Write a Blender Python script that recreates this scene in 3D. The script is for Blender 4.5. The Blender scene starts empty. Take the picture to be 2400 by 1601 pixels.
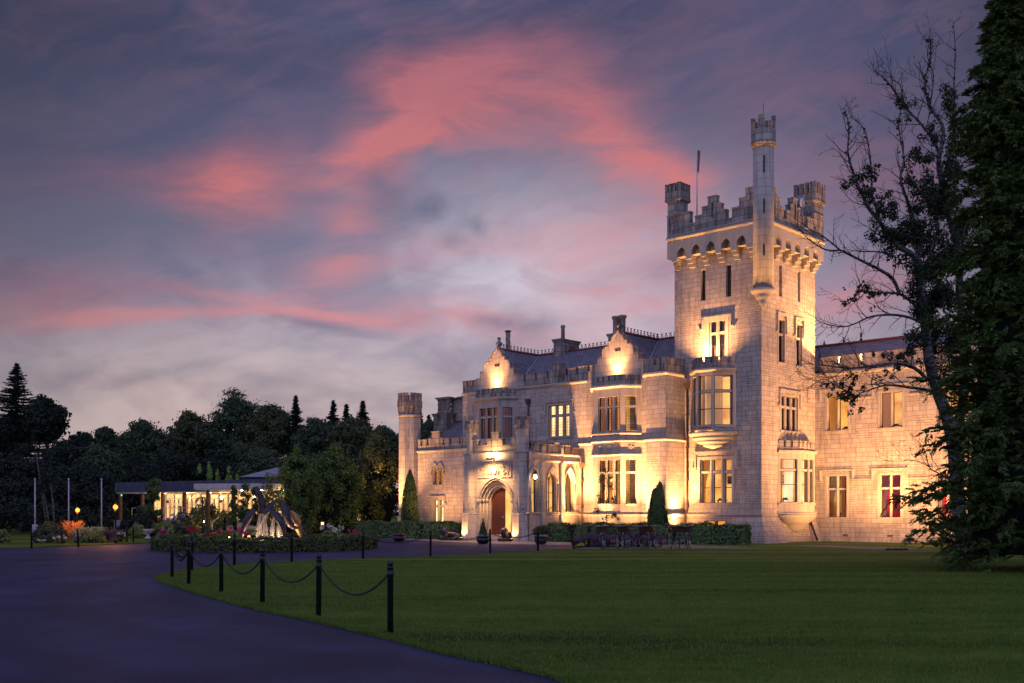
import bpy, bmesh, math, random
import numpy as np
from mathutils import Vector, Matrix

SC = bpy.context.scene
COL = SC.collection
R = math.radians

# ------------------------------------------------------------------ camera
cam_data = bpy.data.cameras.new('camera')
cam = bpy.data.objects.new('camera', cam_data)
COL.objects.link(cam)
cam.location = (0, 0, 1.65)
cam.rotation_euler = (R(90), 0, 0)
cam_data.sensor_width = 36
cam_data.lens = 37.5
cam_data.shift_y = 399.5 / 2400
cam_data.clip_start = 0.1
cam_data.clip_end = 3000
SC.camera = cam

SC.render.engine = 'CYCLES'
SC.cycles.use_denoising = True
SC.cycles.max_bounces = 6
SC.cycles.diffuse_bounces = 3
SC.cycles.glossy_bounces = 3
SC.cycles.transmission_bounces = 4
SC.cycles.transparent_max_bounces = 8
SC.cycles.sample_clamp_indirect = 4
SC.cycles.caustics_reflective = False
SC.cycles.caustics_refractive = False
SC.view_settings.view_transform = 'Standard'
SC.view_settings.look = 'None'
SC.view_settings.exposure = 0
SC.view_settings.gamma = 1

# ------------------------------------------------------------------ node helper
def srgb(r, g, b):
    def c(x):
        x /= 255.0
        return x / 12.92 if x <= .04045 else ((x + .055) / 1.055) ** 2.4
    return (c(r), c(g), c(b))

class NT:
    def __init__(s, tree):
        s.t = tree
        s.t.nodes.clear()
    def n(s, typ, **kw):
        nd = s.t.nodes.new('ShaderNode' + typ)
        ins = kw.pop('i', {})
        for k, v in kw.items():
            setattr(nd, k, v)
        for k, v in ins.items():
            sock = nd.inputs[k]
            if hasattr(v, 'is_linked') or isinstance(v, bpy.types.NodeSocket):
                s.t.links.new(v, sock)
            else:
                if isinstance(v, (tuple, list)) and sock.type == 'RGBA' and len(v) == 3:
                    v = (*v, 1)
                sock.default_value = v
        return nd
    def m(s, op, a, b=None, c=None, clamp=False):
        ins = {0: a}
        if b is not None: ins[1] = b
        if c is not None: ins[2] = c
        return s.n('Math', operation=op, use_clamp=clamp, i=ins).outputs[0]
    def vm(s, op, a, b=None):
        ins = {0: a}
        if b is not None: ins[1] = b
        nd = s.n('VectorMath', operation=op, i=ins)
        return nd.outputs['Value'] if op in ('DOT_PRODUCT', 'LENGTH') else nd.outputs[0]
    def mix(s, f, a, b, mode='MIX'):
        nd = s.n('Mix', data_type='RGBA', blend_type=mode)
        for sock, v in ((nd.inputs[0], f), (nd.inputs[6], a), (nd.inputs[7], b)):
            if isinstance(v, bpy.types.NodeSocket):
                s.t.links.new(v, sock)
            else:
                if isinstance(v, (tuple, list)) and len(v) == 3: v = (*v, 1)
                sock.default_value = v
        return nd.outputs[2]
    def ramp(s, f, stops, interp='LINEAR'):
        nd = s.n('ValToRGB', i={0: f})
        cr = nd.color_ramp
        cr.interpolation = interp
        while len(cr.elements) < len(stops): cr.elements.new(.5)
        for e, (p, c) in zip(cr.elements, stops):
            e.position = p
            e.color = (*c, 1) if len(c) == 3 else c
        return nd.outputs[0]
    def noise(s, vec, scale, detail=4, rough=.5, dist=0, dim='3D'):
        return s.n('TexNoise', noise_dimensions=dim, i={'Vector': vec, 'Scale': scale, 'Detail': detail, 'Roughness': rough, 'Distortion': dist}).outputs[0]
    def link(s, a, b):
        s.t.links.new(a, b)

# ------------------------------------------------------------------ world: dusk sky
SUN_EL, SUN_AZ = R(-2.0), R(3.0)      # the sun has just set ahead of the camera, behind the house
world = bpy.data.worlds.new('World')
SC.world = world
world.use_nodes = True
W = NT(world.node_tree)
tc = W.n('TexCoord')
sep = W.n('SeparateXYZ', i={0: tc.outputs['Generated']})
dx, dy, dz = sep.outputs
az = W.m('MULTIPLY', W.m('ARCTAN2', dx, dy), 180 / math.pi)
el = W.m('MULTIPLY', W.m('ARCSINE', dz), 180 / math.pi)
p0 = W.n('CombineXYZ', i={0: az, 1: el, 2: 0.0}).outputs[0]
# warp the angular position so that every cloud gets a torn outline
wn = W.n('TexNoise', i={'Vector': W.vm('MULTIPLY', p0, (.055, .11, 0)), 'Scale': 1.0, 'Detail': 5.0, 'Roughness': .55})
w1 = W.vm('MULTIPLY', W.vm('SUBTRACT', wn.outputs['Color'], (.5, .5, .5)), (10, 4.6, 0))
p1 = W.vm('ADD', p0, w1)
p2 = W.vm('ADD', p0, W.vm('MULTIPLY', w1, (.35, .30, 0)))
fib = W.noise(W.vm('MULTIPLY', p1, (.08, .33, 0)), 1.0, 8, .62, .4)
fib2 = W.noise(W.vm('MULTIPLY', W.vm('ADD', p1, (40, 7, 0)), (.16, .34, 0)), 1.0, 8, .6, .8)
broad = W.noise(W.vm('MULTIPLY', W.vm('ADD', p1, (11, 3, 0)), (.05, .09, 0)), 1.0, 5, .55, .3)
def blob(pv, a0, e0, sa, se, rot=0.0):
    v = W.vm('SUBTRACT', pv, (a0, e0, 0))
    c, s_ = math.cos(R(rot)), math.sin(R(rot))
    u = W.vm('DOT_PRODUCT', v, (c / sa, s_ / sa, 0))
    w = W.vm('DOT_PRODUCT', v, (-s_ / se, c / se, 0))
    q = W.m('ADD', W.m('MULTIPLY', u, u), W.m('MULTIPLY', w, w))
    return W.m('EXPONENT', W.m('MULTIPLY', q, -1.0))
def sky_px(u, v):
    X, Z = (u - 1200) / 2500, (1200 - v) / 2500
    return math.degrees(math.atan2(X, 1)), math.degrees(math.atan2(Z, math.hypot(X, 1)))
base = W.ramp(W.m('DIVIDE', el, 90.0, clamp=True), [
    (0.0, srgb(184, 154, 156)), (.05, srgb(200, 184, 184)), (.09, srgb(176, 168, 182)), (.125, srgb(140, 132, 156)),
    (.18, srgb(100, 97, 125)), (.24, srgb(74, 76, 104)), (.30, srgb(61, 67, 96)), (.42, srgb(90, 92, 140)), (1.0, srgb(108, 116, 180))])  # overhead stops, out of view, raised as added fill
glow = blob(p0, 0.8, 11.0, 11.5, 6.0)
base = W.mix(W.m('MULTIPLY', glow, .92), base, srgb(209, 200, 213))
glow2 = blob(p0, -12, 5.5, 15, 3.6)
base = W.mix(W.m('MULTIPLY', glow2, .72), base, srgb(214, 190, 184))
# broad blue-grey and mauve cloud banks
bank = W.n('MapRange', interpolation_type='SMOOTHSTEP', i={0: broad, 1: .43, 2: .58, 3: 0.0, 4: 1.0}).outputs[0]
base = W.mix(W.m('MULTIPLY', bank, .50), base, srgb(84, 88, 120))
mv = W.n('MapRange', interpolation_type='SMOOTHSTEP', i={0: fib2, 1: .46, 2: .70, 3: 0.0, 4: 1.0}).outputs[0]
base = W.mix(W.m('MULTIPLY', mv, .26), base, srgb(140, 104, 126))
# rose and coral cloud lit from below the horizon: (u, v, half-width, half-height, tilt, weight)
PINK = [
    (1010, 255, 5.2, 2.6, 18, 1.0), (860, 370, 4.2, 1.0, 14, .9), (960, 300, 2.4, 1.8, 30, .75), (1250, 270, 4.5, 2.2, -12, .55), (1420, 320, 3.6, 2.0, -48, .8),
    (1560, 420, 3.2, 1.5, -35, .7), (540, 450, 3.4, 2.0, 25, .75), (470, 490, 3.6, 1.1, 10, .55), (790, 560, 2.0, 3.4, -25, .6), (1100, 545, 5.0, 1.2, -5, .3),
    (430, 737, 6.5, .34, 5, .95), (740, 742, 5.5, .42, -7, 1.0), (620, 700, 5.0, .35, -2, .45), (980, 745, 4.5, .9, -4, .75), (200, 762, 4.5, .35, 6, .5), (1160, 760, 4.0, .9, -14, .6),
    (1480, 640, 5.5, 2.2, -25, .75), (1420, 750, 4.5, 1.8, 5, .6), (1530, 560, 3.6, 1.6, -40, .5), (1960, 700, 4.0, 1.6, 8, .6),
    (1250, 140, 7.5, 2.4, -8, .35), (330, 420, 6.0, 1.2, 10, .3), (60, 720, 6.0, 1.6, 0, .4), (900, 610, 5.0, .8, 8, .3), (1750, 200, 6.0, 3.0, -60, .18), (2050, 150, 5.0, 3.0, -70, .2), (2020, 420, 4, 2, 0, .2)]
pink = None
for (u, v, sa, se, rot, wt) in PINK:
    a0, e0 = sky_px(u, v)
    b = W.m('MULTIPLY', blob(p2 if se < 1.0 else p1, a0, e0, sa * .82, se * .9, rot), wt)
    pink = b if pink is None else W.m('ADD', pink, b)
tex = W.n('MapRange', i={0: fib, 1: .34, 2: .66, 3: .05, 4: 1.4}).outputs[0]
pinkf = W.m('MULTIPLY', pink, tex, clamp=True)
pcol = W.ramp(W.m('DIVIDE', el, 28.0, clamp=True), [(0, srgb(196, 150, 156)), (.33, srgb(220, 144, 148)), (.62, srgb(224, 122, 114)), (1, srgb(142, 94, 116))])
base = W.mix(W.m('MULTIPLY', pinkf, .76), base, pcol)
# fine wisps combed up to the right
wv = W.vm('ADD', p1, (3, 19, 0))
wisp = W.noise(W.n('CombineXYZ', i={0: W.m('MULTIPLY', W.vm('DOT_PRODUCT', wv, (.94, .34, 0)), .16), 1: W.m('MULTIPLY', W.vm('DOT_PRODUCT', wv, (-.34, .94, 0)), .75), 2: 0.0}).outputs[0], 1.0, 9, .62, .7)
wf = W.n('MapRange', i={0: wisp, 1: .40, 2: .70, 3: 0.0, 4: .15}).outputs[0]
base = W.mix(wf, base, W.mix(.5, base, srgb(214, 150, 158)))
wd = W.n('MapRange', i={0: wisp, 1: .56, 2: .30, 3: 0.0, 4: .14}).outputs[0]
base = W.mix(wd, base, W.mix(.6, base, srgb(84, 84, 116)))
# small slate-grey cloud scraps
GREY = [(960, 495, 3.0, .9, 8, .75), (880, 440, 1.6, 1.2, 0, .55), (1020, 480, 1.2, .7, 20, .7), (1060, 560, 1.6, .7, 0, .5), (1230, 765, 3.2, .8, 4, .85), (1160, 760, 2.0, .4, -8, .5), (1130, 530, .8, .6, -30, .6),
        (300, 520, 7.5, 1.5, 8, .75), (120, 560, 6.0, 1.6, 0, .45), (60, 250, 8.0, 4.0, 20, .5), (1560, 640, 1.6, 1.1, 0, .45), (760, 770, 3.5, .35, -12, .5), (380, 880, 4.0, .35, 14, .4), (700, 905, 4.0, .35, -10, .35), (1690, 250, 5, 3, -30, .35), (180, 880, 1.5, .5, 20, .4)]
grey = None
for (u, v, sa, se, rot, wt) in GREY:
    a0, e0 = sky_px(u, v)
    b = W.m('MULTIPLY', blob(p2 if se < 1.0 else p1, a0, e0, sa * .8, se * .85, rot), wt)
    grey = b if grey is None else W.m('ADD', grey, b)
gtex = W.n('MapRange', i={0: fib2, 1: .30, 2: .64, 3: .3, 4: 1.2}).outputs[0]
gcol = W.ramp(W.m('DIVIDE', el, 26.0, clamp=True), [(0, srgb(128, 112, 128)), (.45, srgb(122, 122, 144)), (1, srgb(56, 62, 90))])
base = W.mix(W.m('MULTIPLY', grey, gtex, clamp=True), base, gcol)
# the sky darkens away from the afterglow, sideways
side = W.n('MapRange', interpolation_type='SMOOTHSTEP', i={0: W.m('ABSOLUTE', W.m('SUBTRACT', az, 1.0)), 1: 9.0, 2: 31.0, 3: 0.0, 4: 1.0}).outputs[0]
side = W.m('SUBTRACT', 1.0, W.m('MULTIPLY', side, W.n('MapRange', interpolation_type='SMOOTHSTEP', i={0: el, 1: 2.0, 2: 13.0, 3: .20, 4: .42}).outputs[0]))
# unseen sky behind the camera, brightened as added fill for the castle front
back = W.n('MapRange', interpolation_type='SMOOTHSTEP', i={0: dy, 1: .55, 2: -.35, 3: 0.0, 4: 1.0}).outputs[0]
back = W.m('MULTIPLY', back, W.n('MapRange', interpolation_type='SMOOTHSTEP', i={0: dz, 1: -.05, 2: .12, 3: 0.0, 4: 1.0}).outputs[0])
fwd = W.vm('SCALE', base, None)
W.link(side, fwd.node.inputs['Scale'])
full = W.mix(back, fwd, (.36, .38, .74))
sky = W.n('TexSky', sky_type='NISHITA', sun_disc=False, sun_elevation=SUN_EL, sun_rotation=SUN_AZ, altitude=50, air_density=1.2, dust_density=1.5, ozone_density=3)
nis = W.n('Background', i={'Color': sky.outputs[0], 'Strength': .06})
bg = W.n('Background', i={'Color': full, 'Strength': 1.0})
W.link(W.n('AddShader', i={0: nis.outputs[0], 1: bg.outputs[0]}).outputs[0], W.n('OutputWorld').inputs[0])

# added weak, broad fill from behind the camera for slight modelling
rear_fill_data = bpy.data.lights.new('rear_fill', 'SUN')
rear_fill_data.energy = .05
rear_fill_data.angle = R(60)
rear_fill_data.color = (.8, .8, 1)
rear_fill = bpy.data.objects.new('rear_fill', rear_fill_data)
COL.objects.link(rear_fill)
rear_fill.rotation_euler = (R(55), 0, R(-25))

# ------------------------------------------------------------------ object helpers
def tag(o, label=None, cat=None, group=None, kind=None):
    if label: o['label'] = label
    if cat: o['category'] = cat
    if group: o['group'] = group
    if kind: o['kind'] = kind
    return o

def empty(name, loc=(0, 0, 0), rz=0.0, parent=None):
    o = bpy.data.objects.new(name, None)
    o.empty_display_size = .2
    COL.objects.link(o)
    o.location = loc
    o.rotation_euler = (0, 0, rz)
    o.parent = parent
    return o

def copy_tree(o, parent=None):
    c = o.copy()
    COL.objects.link(c)
    c.parent = parent
    for ch in list(o.children):
        copy_tree(ch, c)
    return c

class MB:
    """collects simple solids and links them as one mesh object"""
    def __init__(s):
        s.v, s.f, s.sm = [], [], []
    def add(s, verts, faces, smooth=False):
        o = len(s.v)
        s.v += [tuple(p) for p in verts]
        for f in faces:
            s.f.append(tuple(i + o for i in f))
            s.sm.append(smooth)
        return s
    def quad(s, a, b, c, d):
        return s.add([a, b, c, d], [(0, 1, 2, 3)])
    def hexa(s, p):
        return s.add(p, [(0, 3, 2, 1), (4, 5, 6, 7), (0, 1, 5, 4), (1, 2, 6, 5), (2, 3, 7, 6), (3, 0, 4, 7)])
    def box(s, x0, x1, y0, y1, z0, z1):
        return s.hexa([(x0, y0, z0), (x1, y0, z0), (x1, y1, z0), (x0, y1, z0), (x0, y0, z1), (x1, y0, z1), (x1, y1, z1), (x0, y1, z1)])
    def loft(s, rings, close=True, caps=True, smooth=False):
        n = len(rings[0])
        vs = [p for r in rings for p in r]
        fs = []
        for k in range(len(rings) - 1):
            for i in range(n if close else n - 1):
                j = (i + 1) % n
                fs.append((k * n + i, k * n + j, (k + 1) * n + j, (k + 1) * n + i))
        o = len(s.v)
        s.add(vs, fs, smooth)
        if caps and close:
            s.f.append(tuple(o + i for i in reversed(range(n)))); s.sm.append(False)
            s.f.append(tuple(o + (len(rings) - 1) * n + i for i in range(n))); s.sm.append(False)
        return s
    def prism(s, poly, z0, z1, grow=0.0, c=None):
        if grow and c is None:
            c = (sum(p[0] for p in poly) / len(poly), sum(p[1] for p in poly) / len(poly))
        top = poly if not grow else [(c[0] + (p[0] - c[0]) * (1 + grow), c[1] + (p[1] - c[1]) * (1 + grow)) for p in poly]
        return s.loft([[(x, y, z0) for x, y in poly], [(x, y, z1) for x, y in top]])
    def lathe(s, cx, cy, prof, n=24, smooth=True, a0=0.0):
        rings = [[(cx + r * math.cos(a0 + 2 * math.pi * i / n), cy + r * math.sin(a0 + 2 * math.pi * i / n), z) for i in range(n)] for r, z in prof]
        return s.loft(rings, smooth=smooth)
    def tube(s, pts, rad, n=8, smooth=True, caps=True):
        pts = [Vector(p) for p in pts]
        m = len(pts)
        rads = rad if isinstance(rad, (list, tuple)) else [rad] * m
        rings, prev = [], None
        for k in range(m):
            t = (pts[min(k + 1, m - 1)] - pts[max(k - 1, 0)])
            if t.length < 1e-9: t = Vector((0, 0, 1))
            t.normalize()
            if prev is None:
                a = t.cross(Vector((0, 0, 1)))
                if a.length < 1e-3: a = t.cross(Vector((1, 0, 0)))
            else:
                a = prev - t * prev.dot(t)
            a.normalize()
            prev = a
            b = t.cross(a)
            rings.append([tuple(pts[k] + (a * math.cos(2 * math.pi * i / n) + b * math.sin(2 * math.pi * i / n)) * rads[k]) for i in range(n)])
        return s.loft(rings, smooth=smooth, caps=caps)
    def ball(s, c, r, nu=12, nv=8, sq=(1, 1, 1)):
        rings = []
        for k in range(1, nv):
            th = math.pi * k / nv
            rings.append([(c[0] + r * sq[0] * math.sin(th) * math.cos(2 * math.pi * i / nu), c[1] + r * sq[1] * math.sin(th) * math.sin(2 * math.pi * i / nu), c[2] - r * sq[2] * math.cos(th)) for i in range(nu)])
        o = len(s.v)
        s.loft(rings, smooth=True, caps=False)
        lo, hi = len(s.v), len(s.v) + 1
        s.v += [(c[0], c[1], c[2] - r * sq[2]), (c[0], c[1], c[2] + r * sq[2])]
        for i in range(nu):
            j = (i + 1) % nu
            s.f.append((o + j, o + i, lo)); s.sm.append(True)
            q = o + (nv - 2) * nu
            s.f.append((q + i, q + j, hi)); s.sm.append(True)
        return s
    def torus(s, c, R0, r0, axis='z', nu=24, nv=8, squash=1.0):
        vs, fs = [], []
        for i in range(nu):
            a = 2 * math.pi * i / nu
            for j in range(nv):
                b = 2 * math.pi * j / nv
                p = ((R0 + r0 * math.cos(b)) * math.cos(a), (R0 + r0 * math.cos(b)) * math.sin(a) * squash, r0 * math.sin(b))
                if axis == 'x': p = (p[2], p[0], p[1])
                elif axis == 'y': p = (p[0], p[2], p[1])
                vs.append((c[0] + p[0], c[1] + p[1], c[2] + p[2]))
                fs.append((i * nv + j, ((i + 1) % nu) * nv + j, ((i + 1) % nu) * nv + (j + 1) % nv, i * nv + (j + 1) % nv))
        return s.add(vs, fs, True)
    def move(s, fn, start=0):
        s.v[start:] = [tuple(fn(Vector(p))) for p in s.v[start:]]
        return s
    def build_parts(s, name, mat, parent=None, gap=.02):
        """every separate piece of the collected solids becomes an object of its own"""
        n = len(s.v); up = list(range(n))
        def find(i):
            while up[i] != i:
                up[i] = up[up[i]]; i = up[i]
            return i
        for f in s.f:
            a = find(f[0])
            for k in f[1:]:
                b = find(k)
                if b != a: up[b] = a
        isl = {}
        for k, f in enumerate(s.f): isl.setdefault(find(f[0]), []).append(k)
        G = []
        for fs in isl.values():
            vs = [s.v[i] for k in fs for i in s.f[k]]
            G.append([[min(q[a] for q in vs) - gap for a in range(3)], [max(q[a] for q in vs) + gap for a in range(3)], fs])
        merged = True
        while merged:
            merged = False
            for i in range(len(G)):
                for j in range(len(G) - 1, i, -1):
                    A, B = G[i], G[j]
                    if all(A[0][a] <= B[1][a] and B[0][a] <= A[1][a] for a in range(3)):
                        G[i] = [[min(A[0][a], B[0][a]) for a in range(3)], [max(A[1][a], B[1][a]) for a in range(3)], A[2] + B[2]]
                        del G[j]; merged = True
        out = []
        for _, _, fs in G:
            q = MB(); ids = {}
            for k in fs:
                face = []
                for i in s.f[k]:
                    if i not in ids: ids[i] = len(q.v); q.v.append(s.v[i])
                    face.append(ids[i])
                q.f.append(tuple(face)); q.sm.append(s.sm[k])
            out.append(q.build(name, mat, parent))
        return out
    def build(s, name, mat, parent=None, recalc=True, loc=None):
        me = bpy.data.meshes.new(name)
        me.from_pydata(s.v, [], s.f)
        me.polygons.foreach_set('use_smooth', s.sm)
        if recalc:
            bm = bmesh.new(); bm.from_mesh(me)
            bmesh.ops.recalc_face_normals(bm, faces=bm.faces)
            bm.to_mesh(me); bm.free()
        uv = me.uv_layers.new(name='UVMap').data
        vs = me.vertices
        for p in me.polygons:
            n = p.normal
            if abs(n.z) > .96:
                for li in p.loop_indices:
                    c = vs[me.loops[li].vertex_index].co
                    uv[li].uv = (c.x, c.y)
            else:
                t = Vector((-n.y, n.x, 0)).normalized()
                b = n.cross(t)
                for li in p.loop_indices:
                    c = vs[me.loops[li].vertex_index].co
                    uv[li].uv = (c.dot(t), c.dot(b))
        me.materials.append(mat)
        o = bpy.data.objects.new(name, me)
        COL.objects.link(o)
        if parent is not None: o.parent = parent
        if loc is not None: o.location = loc
        return o

# ------------------------------------------------------------------ materials
def mat(name):
    m = bpy.data.materials.new(name)
    m.use_nodes = True
    return m, NT(m.node_tree)

def finish(T, color, rough=.8, bump=None, bstr=.3, bdist=.02, metal=0.0, spec=.3, extra=None):
    ins = {'Base Color': color, 'Roughness': rough, 'Metallic': metal, 'Specular IOR Level': spec}
    if extra: ins.update(extra)
    P = T.n('BsdfPrincipled', i=ins)
    if bump is not None:
        T.link(T.n('Bump', i={'Strength': bstr, 'Distance': bdist, 'Height': bump}).outputs[0], P.inputs['Normal'])
    T.link(P.outputs[0], T.n('OutputMaterial').inputs[0])
    return P

def plain(name, col, rough=.6, metal=0.0, spec=.4, var=.25, scale=6):
    m, T = mat(name)
    co = T.n('TexCoord').outputs['Object']
    nz = T.noise(co, scale, 4)
    c = T.mix(nz, tuple(x * (1 - var) for x in col), tuple(min(1, x * (1 + var)) for x in col))
    finish(T, c, rough, nz, .12, .01, metal, spec)
    return m

def emit(name, col, strength):
    m, T = mat(name)
    T.link(T.n('Emission', i={'Color': col, 'Strength': strength}).outputs[0], T.n('OutputMaterial').inputs[0])
    return m

def stone_mat(name, c_lo, c_hi, mortar, rowh, width, joints=True, stain=.35, streak=.0, jumper=True, mort=.016):
    m, T = mat(name)
    uv = T.n('UVMap').outputs[0]
    obj = T.n('TexCoord').outputs['Object']
    n1 = T.noise(obj, .55, 5, .6)
    n2 = T.noise(obj, 7, 5, .65)
    n3 = T.noise(obj, 2.2, 3, .5)
    wob = T.vm('MULTIPLY', T.vm('SUBTRACT', T.n('TexNoise', i={'Vector': obj, 'Scale': 3.0, 'Detail': 2.0}).outputs['Color'], (.5, .5, .5)), (.03, .03, 0))
    uvw = T.vm('ADD', uv, wob)
    def brick(w, h, shift=0.0):
        return T.n('TexBrick', offset=.5, offset_frequency=2, squash=.62, squash_frequency=3,
                   i={'Vector': T.vm('ADD', uvw, (shift, 0, 0)), 'Color1': c_lo, 'Color2': c_hi, 'Mortar': mortar, 'Scale': 1.0, 'Mortar Size': mort, 'Mortar Smooth': .3, 'Bias': 0.0, 'Brick Width': w, 'Row Height': h})
    h = None
    if joints:
        b1 = brick(width, rowh)
        col, fac = b1.outputs[0], b1.outputs[1]
        if jumper:
            b2 = brick(width * .72, rowh * .5, .31)
            sn = T.vm('SNAP', T.vm('ADD', uv, (.11, 0, 0)), (width * 1.4, rowh * 2, 1.0))
            wnz = T.n('TexWhiteNoise', noise_dimensions='3D', i={'Vector': sn}).outputs[0]
            sel = T.m('GREATER_THAN', wnz, .74)
            col = T.mix(sel, col, b2.outputs[0])
            mx = T.n('Mix', data_type='FLOAT', i={0: sel, 2: fac, 3: b2.outputs[1]})
            fac = mx.outputs[0]
        h = T.m('SUBTRACT', T.m('MULTIPLY', n2, .35), T.m('MULTIPLY', fac, .9))
    else:
        col = T.mix(n3, c_lo, c_hi)
        h = n2
    f1 = T.n('MapRange', i={0: n1, 1: .50, 2: .75, 3: 0.0, 4: stain}).outputs[0]
    col = T.mix(f1, col, tuple(x * .5 for x in c_lo))
    col = T.mix(T.n('MapRange', i={0: n2, 1: .62, 2: .78, 3: 0.0, 4: .35}).outputs[0], col, tuple(x * .35 for x in c_lo))
    if streak:
        st = T.noise(T.vm('MULTIPLY', obj, (5.5, 5.5, .55)), 1.0, 5, .65, .2)
        lich = T.noise(obj, 1.1, 4, .6)
        f2 = T.m('MULTIPLY', T.n('MapRange', i={0: st, 1: .44, 2: .62, 3: 0.0, 4: streak}).outputs[0], T.n('MapRange', i={0: lich, 1: .3, 2: .6, 3: .3, 4: 1.0}).outputs[0])
        col = T.mix(f2, col, (.055, .045, .042))
    finish(T, col, .88, h, .55, .02, spec=.2)
    return m

M = {}
M['ashlar'] = stone_mat('pale ashlar rubble', (.475, .405, .33), (.60, .525, .435), (.25, .205, .16), .26, .60, stain=.42, streak=.32, mort=.012)
M['ashlar_smooth'] = stone_mat('dressed ashlar', (.50, .44, .36), (.58, .52, .43), (.27, .23, .185), .42, .9, stain=.35, jumper=False, mort=.010, streak=.35)
M['trim'] = stone_mat('dressed trim stone', (.46, .40, .33), (.57, .51, .425), (.3, .26, .21), .5, .8, joints=False, stain=.35, streak=.3)
M['weathered'] = stone_mat('weathered parapet stone', (.34, .295, .25), (.50, .44, .37), (.15, .125, .10), .36, .75, stain=.55, streak=.8, jumper=False)
M['corbel'] = stone_mat('corbel stone', (.48, .42, .34), (.57, .51, .42), (.3, .26, .2), .3, .7, joints=False, stain=.3, streak=.15)

def slate_mat(name, lo, hi, rowh=.16, w=.26):
    m, T = mat(name)
    uv = T.n('UVMap').outputs[0]
    b = T.n('TexBrick', offset=.5, offset_frequency=2, i={'Vector': uv, 'Color1': lo, 'Color2': hi, 'Mortar': tuple(x * .35 for x in lo), 'Scale': 1.0, 'Mortar Size': .012, 'Mortar Smooth': .2, 'Bias': 0.0, 'Brick Width': w, 'Row Height': rowh})
    obj = T.n('TexCoord').outputs['Object']
    n = T.noise(obj, 1.4, 5, .6)
    c = T.mix(T.n('MapRange', i={0: n, 1: .45, 2: .7, 3: 0.0, 4: .6}).outputs[0], b.outputs[0], (.13, .12, .12))
    hh = T.m('SUBTRACT', T.m('MULTIPLY', T.noise(obj, 9, 3), .5), b.outputs[1])
    finish(T, c, .55, hh, .6, .02, spec=.4)
    return m
M['slate'] = slate_mat('roof slate', (.15, .14, .17), (.27, .245, .28))
M['ridge'] = plain('red ridge tile', (.22, .065, .045), .7)
M['lead'] = plain('lead flashing', (.42, .42, .46), .5, .0)
M['black_metal'] = plain('black painted metal', (.012, .012, .014), .42, .0, .5)
M['sash'] = plain('dark casement metal', (.035, .03, .028), .5)
M['white_paint'] = plain('white painted timber', (.72, .70, .66), .5)
M['copper_pipe'] = plain('brown painted pipe', (.10, .065, .045), .55)
M['clay'] = plain('buff clay chimney pot', (.40, .31, .22), .8)
M['steel'] = plain('brushed steel', (.55, .54, .52), .32, .9)

def wood_mat():
    m, T = mat('varnished door planks')
    uv = T.n('UVMap').outputs[0]
    g = T.noise(T.vm('MULTIPLY', uv, (14, 1.2, 1)), 1.0, 6, .6, .6)
    b = T.n('TexBrick', offset=0.0, i={'Vector': uv, 'Color1': (1, 1, 1), 'Color2': (.8, .8, .8), 'Mortar': (.08, .08, .08), 'Scale': 1.0, 'Mortar Size': .014, 'Brick Width': .19, 'Row Height': 40.0})
    c = T.mix(g, (.055, .014, .007), (.16, .05, .022))
    c = T.mix(1.0, c, b.outputs[0], 'MULTIPLY')
    finish(T, c, .42, T.m('SUBTRACT', T.m('MULTIPLY', g, .3), b.outputs[1]), .5, .01, spec=.4)
    return m
M['door'] = wood_mat()

def glass_mat():
    m, T = mat('window glass')
    obj = T.n('TexCoord').outputs['Object']
    nz = T.noise(obj, 1.6, 2)
    bmp = T.n('Bump', i={'Strength': .06, 'Distance': .05, 'Height': nz}).outputs[0]
    gl = T.n('BsdfGlossy', i={'Color': (.9, .92, .95), 'Roughness': .03, 'Normal': bmp})
    tr = T.n('BsdfTransparent', i={'Color': (.93, .93, .9)})
    fr = T.n('Fresnel', i={'IOR': 1.5}).outputs[0]
    f = T.m('ADD', T.m('MULTIPLY', fr, .9), .05, clamp=True)
    T.link(T.n('MixShader', i={0: f, 1: tr.outputs[0], 2: gl.outputs[0]}).outputs[0], T.n('OutputMaterial').inputs[0])
    return m
M['glass'] = glass_mat()

def room_mat(name, c_lo, c_hi, strength):
    m, T = mat(name)
    obj = T.n('TexCoord').outputs['Object']
    n = T.n('MapRange', i={0: T.noise(obj, 1.1, 3, .5), 1: .35, 2: .65, 3: 0.0, 4: 1.0}).outputs[0]
    c = T.mix(n, tuple(x * .62 for x in c_lo), c_hi)
    d = T.n('BsdfDiffuse', i={'Color': c})
    e = T.n('Emission', i={'Color': c, 'Strength': strength})
    T.link(T.n('AddShader', i={0: d.outputs[0], 1: e.outputs[0]}).outputs[0], T.n('OutputMaterial').inputs[0])
    return m
M['room_amber'] = room_mat('lit room amber', (.85, .36, .06), (1.0, .52, .11), .72)
M['room_gold'] = room_mat('lit room gold', (.85, .42, .08), (1.0, .60, .16), .80)
M['room_pale'] = room_mat('lit room pale', (1.0, .70, .32), (1.0, .84, .55), 1.25)
M['room_terrace'] = room_mat('lit terrace room', (1.0, .52, .16), (1.0, .68, .30), 1.5)
M['room_dim'] = room_mat('lit room dim', (.50, .20, .05), (.80, .36, .09), .48)
M['room_dark'] = room_mat('dark room', (.10, .06, .05), (.16, .10, .08), .08)
M['room_red'] = room_mat('red papered room', (.50, .010, .012), (.62, .02, .02), .38)
M['room_hall'] = room_mat('lit entrance hall', (1.0, .50, .15), (1.0, .62, .24), .85)

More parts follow.
